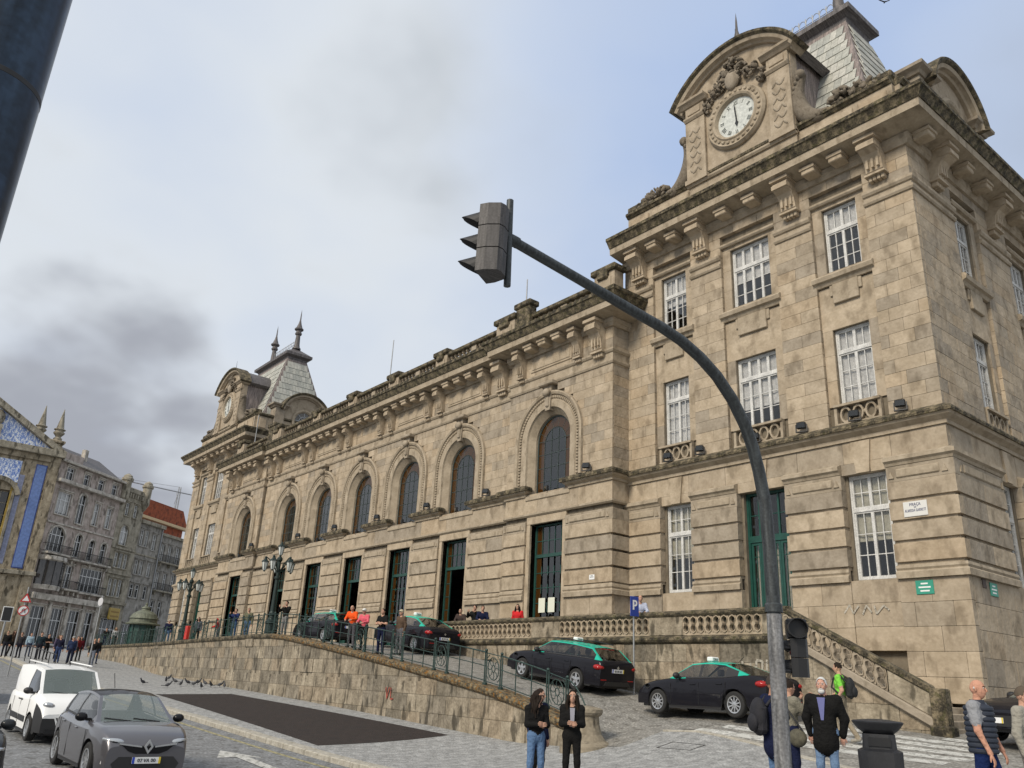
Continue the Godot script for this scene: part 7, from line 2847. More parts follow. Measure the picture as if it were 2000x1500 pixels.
func head(b: B, xf: Transform3D) -> void:
	var keep := b.xf
	b.xf = xf
	b.col = Color8(2, 0, 0)
	# skull and face from one deformed sphere; the chin points down and forward
	var seg := 16
	var rings := 12
	var P := []
	for j in rings + 1:
		var e := PI * j / rings - PI / 2
		var row := []
		for i in seg + 1:
			var a := TAU * i / seg
			var d := Vector3(cos(e) * sin(a), sin(e), cos(e) * cos(a))
			var p := Vector3(d.x * 0.076, d.y * 0.118, d.z * 0.096)
			if d.y < 0.1:
				var t := smoothstep(0.1, -1.0, d.y)
				p.x *= 1.0 - 0.28 * t
				p.z = p.z * (1.0 - 0.22 * t) + 0.022 * t
			if d.z > 0.0:
				p.z -= 0.010 * smoothstep(0.55, 0.95, d.z) * smoothstep(0.3, 0.05, absf(d.y - 0.1))
			row.append(p)
		P.append(row)
	grid(b, P, null, true)
	# nose, ears, eyes, brows, mouth
	b.tube([Vector3(0, 0.025, 0.082), Vector3(0, 0.0, 0.098), Vector3(0, -0.018, 0.106), Vector3(0, -0.028, 0.092)], [0.008, 0.010, 0.014, 0.006], 6)
	for s in [-1, 1]:
		b.col = Color8(2, 0, 0)
		b.ball(Vector3(s * 0.077, 0.0, -0.005), Vector3(0.011, 0.03, 0.018), 8, 6)
		b.col = Color8(5, 0, 0)
		b.ball(Vector3(s * 0.030, 0.018, 0.0765), Vector3(0.014, 0.009, 0.010), 8, 5)
		b.col = Color8(6, 0, 0)
		b.ball(Vector3(s * 0.030, 0.018, 0.083), Vector3(0.0065, 0.0068, 0.0055), 6, 4)
		b.col = Color8(4, 0, 0)
		b.tube([Vector3(s * 0.014, 0.034, 0.088), Vector3(s * 0.03, 0.040, 0.084), Vector3(s * 0.048, 0.034, 0.070)], [0.0035, 0.0045, 0.0025], 4)
	b.col = Color8(7, 0, 0)
	b.tube([Vector3(-0.022, -0.053, 0.076), Vector3(0, -0.051, 0.087), Vector3(0.022, -0.053, 0.076)], [0.003, 0.0065, 0.003], 5)
	b.xf = keep

# joints of a standing person 1.75 m tall who faces +z; the left side is +x
func body(key: String, o: Dictionary) -> Dictionary:
	if bodies.has(key):
		return bodies[key]
	var V := func(n, d): return o.get(n, d)
	var lean: float = o.get("lean", 0.0)
	var bend := Basis(Vector3.RIGHT, lean)
	var pel := Vector3(0, 0.95, 0)
	var U := func(p: Vector3) -> Vector3: return pel + bend * (p - pel)
	var wst: Vector3 = U.call(Vector3(0, 1.10, 0.0))
	var chs: Vector3 = U.call(Vector3(0, 1.30, -0.005))
	var nck: Vector3 = U.call(Vector3(0, 1.46, -0.01))
	var hd: Vector3 = U.call(Vector3(0, 1.625, 0.02))
	var w: float = o.get("broad", 1.0)
	var fat: float = o.get("fat", 1.0)
	var cloth: float = o.get("cloth", 0.0)
	var bones := []
	var top := 0
	bones.append([pel + Vector3(-0.05, 0, 0), pel + Vector3(0.05, 0, 0), 0.135 * fat, 0.135 * fat, 1, 1.2])
	bones.append([pel + Vector3(0, 0.06, 0), wst, 0.13 * fat + cloth, 0.128 * fat + cloth, top, 1.25])
	bones.append([wst, chs, 0.13 * fat + cloth, 0.145 * w + cloth, top, 1.25])
	bones.append([chs + bend * Vector3(-0.07 * w, 0, 0), chs + bend * Vector3(0.07 * w, 0, 0), 0.125 * w + cloth, 0.125 * w + cloth, top, 1.15])
	bones.append([chs + Vector3(0, 0.05, 0), nck + Vector3(0, -0.03, 0), 0.10, 0.06, top, 1.1])
	bones.append([nck + Vector3(0, -0.03, 0), hd + Vector3(0, -0.06, -0.015), 0.054, 0.05, 2, 1.0])
	if o.get("coat", 0.0) > 0.0:
		bones.append([wst, pel + Vector3(0, -o.coat, 0), 0.14 * fat + cloth, 0.16 * fat + cloth, top, 1.15])
	var out := B.new()
	out.colored = true
	var hands := []
	for s in [1, -1]:
		var n := "l" if s > 0 else "r"
		var sh: Vector3 = U.call(Vector3(s * 0.18 * w, 1.415, -0.015))
		var el: Vector3 = sh + V.call(n + "e", Vector3(s * 0.055, -0.285, -0.03))
		var wr: Vector3 = el + V.call(n + "w", Vector3(s * 0.005, -0.25, 0.07))
		bones.append([U.call(Vector3(s * 0.09, 1.42, -0.01)), sh, 0.07, 0.064 + cloth, top, 1.0])
		bones.append([sh, el, 0.058 + cloth, 0.046 + cloth, top, 1.0])
		if o.get("bare", false):
			var mid := sh.lerp(el, 0.62)
			bones[bones.size() - 1] = [sh, mid, 0.06 + cloth, 0.056 + cloth, top, 1.0]
			bones.append([mid, el, 0.046, 0.041, 2, 1.0])
			bones.append([el, wr, 0.042, 0.027, 2, 1.0])
		else:
			bones.append([el, wr, 0.046 + cloth, 0.036 + cloth * 0.6, top, 1.0])
		bones.append([wr, wr + (wr - el).normalized() * 0.03, 0.026, 0.024, 2, 1.0])
		hands.append([wr, el, s])
		var hip := pel + Vector3(s * 0.085, -0.03, 0)
		var kn: Vector3 = hip + V.call(n + "k", Vector3(s * 0.02, -0.43, 0.015))
		var an: Vector3 = kn + V.call(n + "a", Vector3(s * 0.008, -0.41, -0.035))
		bones.append([hip, kn, 0.088 * fat, 0.062, 1, 1.0])
		bones.append([kn, an, 0.06, 0.046 + o.get("flare", 0.008), 1, 1.0])
		var toe: Vector3 = an + V.call(n + "t", Vector3(s * 0.03, -0.045, 0.17))
		bones.append([an + Vector3(0, -0.035, -0.03), toe, 0.045, 0.036, 3, 1.0])
	out.col = Color8(2, 0, 0)
	nets(out, bones, o.get("cell", 0.026), 0.03)
	for h in hands:
		var d: Vector3 = (h[0] - h[1]).normalized()
		var x := d.cross(Vector3(0, 0, 1)).normalized() if absf(d.z) < 0.9 else Vector3.RIGHT
		var palm := x.cross(-d)
		out.col = Color8(2, 0, 0)
		hand(out, Transform3D(Basis(x, -d, palm), h[0] + d * 0.015), -h[2], o.get("curl", 0.5))
	var turn: float = o.get("look", 0.0)
	var hx := Transform3D(Basis(Vector3.UP, turn) * Basis(Vector3.RIGHT, lean * 0.4 + o.get("nod", 0.0)), hd)
	head(out, hx)
	bodies[key] = {"v": out.v, "n": out.n, "c": out.c, "head": hx, "o": o}
	return bodies[key]

func hair_shape(style: String) -> B:
	var b := B.new()
	if style == "bald":
		return b
	if style == "cap":
		b.ball(Vector3(0, 0.05, -0.006), Vector3(0.088, 0.085, 0.106), 12, 8)
		b.ball(Vector3(0, 0.052, 0.085), Vector3(0.07, 0.012, 0.075), 10, 5)
		return b
	# crown of the head, open at the face
	var P := []
	for j in 9:
		var e := lerpf(-0.35, PI / 2, j / 8.0)
		var row := []
		for i in 17:
			var a := TAU * i / 16
			var d := Vector3(cos(e) * sin(a), sin(e), cos(e) * cos(a))
			var up := 0.0
			if d.z > 0.25:
				up = smoothstep(0.25, 0.8, d.z) * 0.85
			var e2 := maxf(e, up)
			d = Vector3(cos(e2) * sin(a), sin(e2), cos(e2) * cos(a))
			var r := 1.09 + 0.03 * sin(a * 7.0 + e * 5.0)
			row.append(Vector3(d.x * 0.079, d.y * 0.119, d.z * 0.097) * r + Vector3(0, 0.003, -0.004))
		P.append(row)
	grid(b, P, null, true)
	if style == "beard":
		b.ball(Vector3(0, -0.085, 0.055), Vector3(0.052, 0.045, 0.045), 10, 6)
		b.ball(Vector3(0, -0.045, 0.085), Vector3(0.035, 0.008, 0.014), 8, 4)
	if style == "long" or style == "wavy":
		for i in 15:
			var a := lerpf(0.95, TAU - 0.95, i / 14.0)
			var p0 := Vector3(sin(a) * 0.08, 0.03, cos(a) * 0.098)
			var wv := 0.016 if style == "wavy" else 0.006
			var pts := []
			var rad := []
			for k in 8:
				var t := k / 7.0
				pts.append(Vector3(p0.x * (1.0 + 0.55 * sin(t * 2.2)) + sin(t * 9 + i) * wv, p0.y - t * (0.36 + 0.04 * sin(i * 2.1)), p0.z * (1.0 - 0.1 * t) - 0.02 * t + cos(t * 8 + i * 1.7) * wv))
				rad.append(lerpf(0.03, 0.012, t * t))
			b.tube(pts, rad, 6)
	if style == "tail":
		b.tube([Vector3(0, 0.03, -0.1), Vector3(0, 0.02, -0.15), Vector3(0, -0.08, -0.16), Vector3(0, -0.2, -0.13)], [0.03, 0.035, 0.03, 0.008], 7)
	return b

func person(label: String, at: Vector3, turn: float, H: float, key: String, o: Dictionary, cols: Array, hair := "short", hairc := Color(0.02, 0.015, 0.012), group := "", called := "person") -> Node3D:
	var q := body(key, o)
	var p := thing(called, label, "person", at, turn, group)
	var s := H / 1.75
	p.scale = Vector3(s, s, s)
	var skin: Color = cols[2]
	var table := [cols[0], cols[1], skin, cols[3], hairc, Color(0.6, 0.58, 0.55), Color(0.03, 0.02, 0.015), Color(skin.r * 0.72, skin.g * 0.5, skin.b * 0.5)]
	var c := PackedColorArray()
	c.resize(q.c.size())
	for i in q.c.size():
		c[i] = table[q.c[i].r8]
	var arr := []
	arr.resize(Mesh.ARRAY_MAX)
	arr[Mesh.ARRAY_VERTEX] = q.v
	arr[Mesh.ARRAY_NORMAL] = q.n
	arr[Mesh.ARRAY_COLOR] = c
	var m := ArrayMesh.new()
	m.add_surface_from_arrays(Mesh.PRIMITIVE_TRIANGLES, arr)
	part(p, "body", m, M.flesh)
	if hair != "bald":
		var k := "hair_" + hair
		if not shared.has(k):
			shared[k] = hair_shape(hair).mesh()
		var hk := "hairmat_%s" % hairc
		if not M.has(hk):
			M[hk] = mat(Color(hairc.r, hairc.g, hairc.b).linear_to_srgb(), 0.7)
			M[hk].metallic_specular = 0.2
		part(p, "cap" if hair == "cap" else "hair", shared[k], M[hk], q.head)
	return p

# a rucksack on the back of a person
func rucksack(p: Node3D, label: String, c: Color, scale := 1.0) -> void:
	var o := thing("backpack", label, "backpack", p.position, p.rotation.y)
	o.transform = p.transform * T(0, 1.2, -0.2)
	var m := mat(c, 0.8, 0.0, TEX.fibre, 0.5)
	var b := B.new()
	b.xf = Transform3D(Basis.from_scale(Vector3(scale, scale, scale)), Vector3.ZERO)
	b.ball(Vector3(0, 0, -0.03), Vector3(0.17, 0.25, 0.11), 14, 10)
	b.cham(-0.155, -0.22, -0.1, 0.155, 0.16, 0.06, 0.05)
	part(o, "pack", b, m)
	b = B.new()
	b.ball(Vector3(0, -0.08, -0.12), Vector3(0.13, 0.12, 0.06), 12, 8)
	part(o, "pocket", b, m)
	for s in [-1, 1]:
		b = B.new()
		b.tube([Vector3(s * 0.1, 0.14, 0.04), Vector3(s * 0.12, 0.26, 0.14), Vector3(s * 0.12, 0.2, 0.3), Vector3(s * 0.15, 0.0, 0.34), Vector3(s * 0.17, -0.14, 0.18)], 0.022, 6)
		part(o, "strap", b, m)

func make_people() -> void:
	M.flesh = mat(Color(1, 1, 1), 0.85, 0.0, null, 0.7, TEX.fold_n, 0.55)
	M.flesh.metallic_specular = 0.2
	M.flesh.vertex_color_use_as_albedo = true
	var skin := Color(0.48, 0.29, 0.21)
	var tan := Color(0.40, 0.22, 0.15)
	var black := Color(0.012, 0.012, 0.014)
	var navy := Color(0.014, 0.018, 0.045)
	var jean := Color(0.10, 0.17, 0.30)
	var grey := Color(0.12, 0.12, 0.13)
	var khaki := Color(0.27, 0.23, 0.17)
	var white := Color(0.6, 0.6, 0.58)
	var shoe := Color(0.03, 0.028, 0.026)
	var G := func(x, z): return Vector3(x, gy(x, z) + 0.0, z)
	var face_cam := func(x, z): return atan2(CAM.x - x, CAM.z - z)
	var fine := 0.019
	# the women by the end of the wall
	var clasp := {"le": Vector3(0.03, -0.27, 0.06), "lw": Vector3(-0.15, 0.02, 0.2), "re": Vector3(-0.03, -0.27, 0.05), "rw": Vector3(0.15, 0.01, 0.2), "cell": fine, "cloth": 0.012, "broad": 0.9, "curl": 0.9}
	var c2 := clasp.duplicate()
	c2["look"] = 0.9
	c2["fat"] = 0.95
	person("woman with long dark hair in leather jacket and blue jeans turning her head", G.call(-11.95, 14.55), face_cam.call(-12, 14.5) + 0.35, 1.67, "clasp_turn", c2, [black, jean, skin, shoe], "wavy")
	person("person in dark navy coat standing behind the woman in blue jeans", G.call(-12.35, 14.15), face_cam.call(-12, 14.5) + 0.9, 1.70, "coat_stand", {"cell": fine, "cloth": 0.02, "coat": 0.2, "look": 0.4}, [navy, black, skin, shoe], "short", Color(0.03, 0.02, 0.015))
	var w2 := person("woman with long dark hair all in black facing the camera", G.call(-11.5, 14.1), face_cam.call(-11.5, 14.1), 1.66, "clasp", clasp, [black, black, skin, shoe], "long")
	var b := B.new()
	b.extr(PackedVector2Array([Vector2(-0.045, 1.43), Vector2(0.045, 1.43), Vector2(0.035, 1.1), Vector2(-0.03, 1.1)]), 0.12, 0.14)
	part(w2, "shirt_front", b, mat(lin(0.28, 0.28, 0.33), 0.8))
	# men by the signal pole
	var away := PI
	var m1 := person("man in navy jacket and blue jeans seen from behind beside the signal pole", G.call(-7.3, 14.15), -0.5 + PI, 1.79, "stand_coat", {"cell": fine, "cloth": 0.022, "coat": 0.12, "look": -0.5, "broad": 1.05}, [navy, jean, tan, shoe], "short", Color(0.05, 0.04, 0.035))
	rucksack(m1, "dark backpack on the man beside the signal pole", lin(0.02, 0.02, 0.028))
	person("person in dark clothes half hidden behind the signal pole with raised arms", G.call(-8.25, 12.3), 2.7, 1.72, "phone", {"cell": fine, "cloth": 0.018, "le": Vector3(0.08, -0.18, 0.18), "lw": Vector3(-0.08, 0.2, 0.13), "re": Vector3(-0.08, -0.18, 0.18), "rw": Vector3(0.08, 0.2, 0.13), "curl": 1.0}, [Color(0.20, 0.19, 0.15), navy, skin, shoe], "short")
	var bag := thing("shoulder_bag", "olive shoulder bag on the person behind the signal pole", "bag", G.call(-8.25, 12.3) + Vector3(0.2, 0.85, 0.12))
	b = B.new()
	b.ball(Vector3.ZERO, Vector3(0.16, 0.14, 0.09), 12, 8)
	part(bag, "pouch", b, mat(lin(0.14, 0.13, 0.09), 0.8, 0.0, TEX.fibre, 0.5))
	b = B.new()
	b.tube([Vector3(0.1, 0.1, 0), Vector3(-0.1, 0.45, 0.12), Vector3(-0.3, 0.56, 0.1), Vector3(-0.4, 0.5, 0)], 0.015, 5)
	part(bag, "strap", b, M.dark)
	var old := person("white haired bearded man in black jacket and jeans by the litter bin", G.call(-7.6, 12.35), face_cam.call(-7.1, 13.0) - 0.2, 1.76, "hands_back", {"cell": fine, "cloth": 0.026, "coat": 0.16, "le": Vector3(0.09, -0.27, -0.05), "lw": Vector3(-0.04, -0.23, -0.02), "re": Vector3(-0.09, -0.27, -0.05), "rw": Vector3(0.04, -0.23, -0.02), "broad": 1.08, "fat": 1.05}, [black, Color(0.16, 0.24, 0.38), Color(0.52, 0.30, 0.23), shoe], "beard", Color(0.55, 0.55, 0.54))
	b = B.new()
	b.extr(PackedVector2Array([Vector2(-0.06, 1.45), Vector2(0.06, 1.45), Vector2(0.02, 1.12), Vector2(-0.02, 1.12)]), 0.125, 0.157)
	part(old, "shirt_front", b, mat(lin(0.13, 0.14, 0.32), 0.8))
	var walk := {"cell": fine, "bare": true, "lk": Vector3(0.01, -0.41, 0.14), "la": Vector3(0.0, -0.38, -0.10), "rk": Vector3(-0.01, -0.42, -0.06), "ra": Vector3(0.0, -0.34, -0.22), "rt": Vector3(-0.02, -0.07, 0.14), "le": Vector3(0.06, -0.27, -0.09), "lw": Vector3(0.0, -0.2, 0.12), "re": Vector3(-0.06, -0.27, 0.08), "rw": Vector3(0.02, -0.14, 0.2)}
	var gs := person("dark haired man in bright green T-shirt and khaki trousers walking over the crossing", G.call(-10.75, 6.35), -PI / 2 + 0.25, 1.76, "walk", walk, [Color(0.19, 0.56, 0.07), khaki, skin, Color(0.3, 0.28, 0.24)], "short")
	rucksack(gs, "black backpack on the man in the green T-shirt", lin(0.02, 0.022, 0.026), 0.95)
	var stride := walk.duplicate()
	stride.merge({"le": Vector3(0.05, -0.27, 0.06), "lw": Vector3(0.0, -0.23, 0.1), "re": Vector3(-0.07, -0.28, 0.04), "rw": Vector3(0.0, -0.24, 0.1), "fat": 1.08, "broad": 1.08, "cloth": 0.012}, true)
	var bm := person("bald man in navy padded vest and grey T-shirt walking to the right", G.call(-4.95, 13.1), PI / 2 + 0.15, 1.77, "stride", stride, [Color(0.26, 0.27, 0.29), Color(0.012, 0.025, 0.09), Color(0.50, 0.27, 0.19), shoe], "bald")
	# quilted vest over the shirt: rolls of padding round the trunk
	b = B.new()
	for i in 9:
		var y := 0.90 + i * 0.062
		var r: float = 0.178 - 0.012 * absf(i - 4.5) / 4.5
		b.lathe(prof([r, y - 0.03, r + 0.016, y - 0.01, r + 0.016, y + 0.012, r, y + 0.032]), 20, Vector3(0, 0, -0.005), true, Vector2(1.14, 0.94))
	b.lathe(prof([0.1, 1.44, 0.085, 1.5, 0.078, 1.5]), 16, Vector3(0, 0, -0.01))
	b.lathe(prof([0.172, 1.42, 0.14, 1.445, 0.09, 1.455]), 20, Vector3(0, 0, -0.005), true, Vector2(1.05, 0.85))
	part(bm, "padded_vest", b, mat(lin(0.018, 0.025, 0.042), 0.7))
	b = B.new()
	b.ball(Vector3(-0.082, 1.64, 0.0), Vector3(0.012, 0.018, 0.01), 6, 4)
	part(bm, "earphone", b, M.white)
	person("person in grey cardigan half hidden behind the bald man", G.call(-4.75, 12.2), PI / 2, 1.68, "stand_plain", {"cell": 0.022, "cloth": 0.015, "le": Vector3(0.06, -0.26, 0.08), "lw": Vector3(0.0, -0.14, 0.22)}, [Color(0.30, 0.29, 0.25), Color(0.22, 0.2, 0.18), skin, shoe], "short", Color(0.1, 0.08, 0.06))
	# on the terrace and behind the railing: poses shared, colours their own
	var far := 0.032
	var stand := {"cell": far, "cloth": 0.015}
	var lean := {"cell": far, "cloth": 0.012, "lean": 0.22, "le": Vector3(0.07, -0.24, 0.1), "lw": Vector3(-0.1, -0.05, 0.23), "re": Vector3(-0.07, -0.24, 0.1), "rw": Vector3(0.1, -0.05, 0.23)}
	var shoot := {"cell": far, "cloth": 0.015, "le": Vector3(0.1, -0.17, 0.18), "lw": Vector3(-0.11, 0.17, 0.15), "re": Vector3(-0.1, -0.17, 0.18), "rw": Vector3(0.11, 0.17, 0.15), "curl": 1.0}
	var cross := {"cell": far, "cloth": 0.008, "bare": true, "le": Vector3(0.07, -0.26, 0.07), "lw": Vector3(-0.22, 0.03, 0.1), "re": Vector3(-0.07, -0.26, 0.07), "rw": Vector3(0.22, 0.0, 0.12)}
	var stroll := {"cell": far, "cloth": 0.012, "lk": Vector3(0.01, -0.42, 0.1), "la": Vector3(0, -0.4, -0.08), "rk": Vector3(-0.01, -0.43, -0.04), "ra": Vector3(0, -0.37, -0.16)}
	var poses := {"stand": stand, "lean": lean, "shoot": shoot, "cross": cross, "stroll": stroll}
	var red := Color(0.55, 0.03, 0.035)
	var gt := "people on the terrace behind the balustrade"
	for q in [
		["woman in bright red jacket on the terrace by the glazed door", -26.85, 2.75, 0.5, 1.66, "stand", red, black, "long", black],
		["dark dressed person at the terrace balustrade, leftmost of three by the open door", -30.7, 2.8, 0.6, 1.64, "lean", Color(0.06, 0.045, 0.04), navy, "short", black],
		["person in black with raised arm, middle of three at the terrace balustrade", -29.7, 2.8, 0.4, 1.74, "shoot", black, black, "short", black],
		["person in dark blue, rightmost of three at the terrace balustrade", -29.15, 2.8, 0.9, 1.7, "lean", navy, jean, "short", Color(0.06, 0.04, 0.03)],
		["man in pale blue shirt leaning on the terrace wall above the parking sign", -20.2, 2.7, 0.9, 1.72, "lean", Color(0.42, 0.46, 0.58), grey, "bald", black]]:
		person(q[0], Vector3(q[1], 1.5, q[2]), q[3], q[4], q[5], poses[q[5]], [q[6], q[7], skin, shoe], q[8], q[9], gt)
	var gr := "people standing behind the green railing"
	for q in [
		["bald man in orange jacket with violet panel at the railing", -32.5, 0.75, 0.6, 1.74, "lean", Color(0.75, 0.10, 0.02), grey, "bald", black],
		["person in pink jacket and white cap at the railing", -31.3, 0.75, 0.5, 1.68, "lean", Color(0.62, 0.12, 0.16), black, "cap", white],
		["man in black T-shirt with crossed arms at the railing", -29.75, 0.75, 0.4, 1.76, "cross", black, navy, "short", black],
		["person in beige cap behind the man with crossed arms", -29.55, 1.5, 0.2, 1.76, "stand", Color(0.10, 0.07, 0.05), grey, "cap", Color(0.42, 0.38, 0.28)],
		["man in black jacket and grey trousers taking a photo by the lamp post", -40.7, 0.9, 0.4, 1.8, "shoot", black, Color(0.2, 0.2, 0.2), "short", black],
		["person in olive jacket left of the lamp post", -46.3, 0.9, 0.9, 1.72, "stroll", Color(0.13, 0.13, 0.09), jean, "tail", black],
		["man in navy jacket with raised hand behind the railing", -48.5, 0.9, 0.5, 1.78, "shoot", Color(0.02, 0.035, 0.10), Color(0.05, 0.09, 0.16), "short", black],
		["person in red hooded jacket bending down behind the railing", -53.0, 1.4, -0.6, 1.5, "lean", Color(0.5, 0.02, 0.02), grey, "short", Color(0.4, 0.02, 0.02)],
		["woman in grey jacket beside the red box", -56.8, 1.2, 0.8, 1.7, "stand", Color(0.09, 0.10, 0.12), black, "long", black],
		["man in dark jacket and pale cap at the far railing", -63.0, 0.9, 1.2, 1.76, "stand", navy, jean, "cap", Color(0.4, 0.38, 0.33)],
		["person in brown jacket beside the domed kiosk", -72.4, 1.0, 1.0, 1.72, "stand", Color(0.07, 0.05, 0.04), grey, "short", black],
		["person in pale grey top left of the domed kiosk", -80.5, 0.9, 1.4, 1.7, "stroll", Color(0.35, 0.36, 0.37), black, "long", Color(0.2, 0.14, 0.08)],
		["person in dark jacket at the far end of the railing", -84.5, 0.9, 1.2, 1.74, "stand", black, navy, "short", black]]:
		var z: float = zw(q[1]) - q[2]
		person(q[0], Vector3(q[1], uy(q[1], z), z), q[3], q[4], q[5], poses[q[5]], [q[6], q[7], skin, shoe], q[8], q[9], gr)
	# the crowd on the pavement across the street
	var gc := "people in the crowd on the far pavement"
	for q in CROWD:
		person(q[0], Vector3(q[1], gy(q[1], q[2]), q[2]), q[3], q[4], q[5], poses[q[5]], [q[6], q[7], skin, shoe], q[8], q[9], gc)

# ---------------------------------------------------------------- street furniture and small things
# one three-lens signal: lenses face local +z, the back and mounting rail at -z
func signal_head(o: Node3D, n: int, hm: Material, vm: Material) -> void:
	for i in n:
		var y := 0.27 * (n - 1 - i)
		var b := B.new(T(0, y, 0))
		# eight-sided housing
		var p := PackedVector2Array([Vector2(-0.15, 0.0), Vector2(-0.15, 0.1), Vector2(0.15, 0.1), Vector2(0.15, 0.0), Vector2(0.11, -0.13), Vector2(0.05, -0.16), Vector2(-0.05, -0.16), Vector2(-0.11, -0.13)])
		b.xf = T(0, y, 0) * Transform3D(Basis(Vector3(1, 0, 0), Vector3(0, 0, 1), Vector3(0, -1, 0)), Vector3.ZERO)
		b.extr(p, -0.129, 0.129)
		part(o, "housing", b, hm)
		b = B.new(T(0, y, 0.1))
		var pts := []
		for s in 2:
			pts = []
		var last := []
		for k in 13:
			var a := lerpf(-0.35, PI + 0.35, k / 12.0)
			var d := 0.02 + 0.25 * clampf(sin(a) * 0.75 + 0.3, 0.08, 1.0)
			var q := [Vector3(cos(a) * 0.115, sin(a) * 0.115, 0), Vector3(cos(a) * 0.11, sin(a) * 0.11 - 0.02, d)]
			if k > 0:
				b.quad(last[0], q[0], q[1], last[1])
				b.quad(last[1] * Vector3(0.97, 0.97, 1), q[1] * Vector3(0.97, 0.97, 1), q[0] * Vector3(0.97, 0.97, 1), last[0] * Vector3(0.97, 0.97, 1))
			last = q
		part(o, "visor", b, vm)
		b = B.new(T(0, y, 0.1) * Transform3D(RX, Vector3.ZERO))
		b.lathe(prof([0.11, 0.0, 0.1, 0.015, 0.06, 0.025, 0.0, 0.03]), 16)
		part(o, "lens", b, [M.lensr, M.lensy, M.lensg][i % 3])

func make_signal() -> void:
	M.pole = mat(lin(0.065, 0.075, 0.08), 0.5, 0.2, TEX.rust, 1.1)
	M.polelow = mat(lin(0.30, 0.30, 0.305), 0.5, 0.3, TEX.rust, 1.3)
	M.lensr = mat(lin(0.12, 0.01, 0.01), 0.2)
	M.lensy = mat(lin(0.14, 0.08, 0.01), 0.2)
	M.lensg = mat(lin(0.01, 0.08, 0.05), 0.2)
	M.housing = mat(lin(0.085, 0.08, 0.082), 0.6, 0.0, TEX.rust, 0.7)
	var x := -5.56
	var z0 := 16.62
	var g := gy(x, z0)
	var o := thing("traffic_signal", "grey pole with curved arm carrying a three lens traffic signal overhead", "traffic light", Vector3(x, g, z0))
	var path := [Vector3(x, g, z0), Vector3(x, -0.6, z0), Vector3(x, 0.9, z0)]
	var ctl := [[1.6, 16.63], [2.15, 16.66], [2.54, 16.75], [2.82, 16.85], [3.06, 16.98], [3.33, 17.21], [3.55, 17.49], [3.70, 17.79], [3.81, 18.13], [3.87, 18.48], [3.90, 18.82], [4.0, 19.76], [4.09, 20.66]]
	var rad := [0.088, 0.086, 0.078]
	for c in ctl:
		path.append(Vector3(x, c[0], c[1]))
		rad.append(lerpf(0.075, 0.05, clampf((c[1] - 16.63) / 3.5, 0, 1)))
	var b := B.new()
	b.tube(path.slice(2), rad.slice(2), 16)
	wpart(o, "arm", b, M.pole)
	b = B.new()
	b.tube(path.slice(0, 3), [0.092, 0.09, 0.084], 16)
	wpart(o, "pole", b, M.polelow)
	b = B.new()
	b.lathe(prof([0.1, 0.92, 0.1, 1.0, 0.085, 1.02]), 16, Vector3(x, 0, z0))
	b.lathe(prof([0.2, g, 0.2, g + 0.03, 0.11, g + 0.06]), 16, Vector3(x, 0, z0))
	wpart(o, "collar", b, M.pole)
	# overhead head, its lenses facing up the street
	var hx := Transform3D(Basis(Vector3.UP, -PI / 2 + 0.5) * Basis(Vector3.BACK, 0.03) * Basis.from_scale(Vector3(0.9, 0.92, 0.9)), Vector3(x - 0.02, 3.74, 20.9))
	var h := node(o, "signal_head", o.transform.affine_inverse() * hx)
	signal_head_parts(h, 3)
	b = B.new()
	b.tube([Vector3(x + 0.03, 3.56, 20.72), Vector3(x + 0.03, 4.5, 20.74)], 0.035, 8)
	b.tube([Vector3(x, 4.09, 20.6), Vector3(x, 4.1, 20.78)], 0.06, 8)
	wpart(o, "bracket", b, M.pole)
	# small heads at eye level on the post
	hx = Transform3D(Basis(Vector3.UP, -PI / 2 + 0.6) * Basis.from_scale(Vector3(0.72, 0.78, 0.72)), Vector3(x + 0.06, 0.34, 16.30))
	h = node(o, "repeater_head", o.transform.affine_inverse() * hx)
	signal_head_parts(h, 2)
	hx = Transform3D(Basis(Vector3.UP, 0.7) * Basis.from_scale(Vector3(0.85, 0.85, 0.85)), Vector3(x + 0.08, 0.76, 16.32))
	h = node(o, "pedestrian_head", o.transform.affine_inverse() * hx)
	b = B.new()
	b.cham(-0.13, -0.13, -0.14, 0.13, 0.13, 0.06, 0.02)
	part(h, "housing", b, M.black)
	b = B.new(Transform3D(RX, Vector3.ZERO))
	b.lathe(prof([0.125, 0.05, 0.13, 0.2, 0.12, 0.2, 0.115, 0.06, 0.0, 0.055]), 20)
	part(h, "visor", b, M.black)
	b = B.new()
	b.tube([Vector3(x, 0.55, 16.58), Vector3(x + 0.05, 0.55, 16.35)], 0.025, 6)
	b.tube([Vector3(x, 0.3, 16.58), Vector3(x + 0.05, 0.3, 16.35)], 0.025, 6)
	wpart(o, "bracket", b, M.black)

func signal_head_parts(h: Node3D, n: int) -> void:
	signal_head(h, n, M.housing if n == 3 else M.black, M.dark)

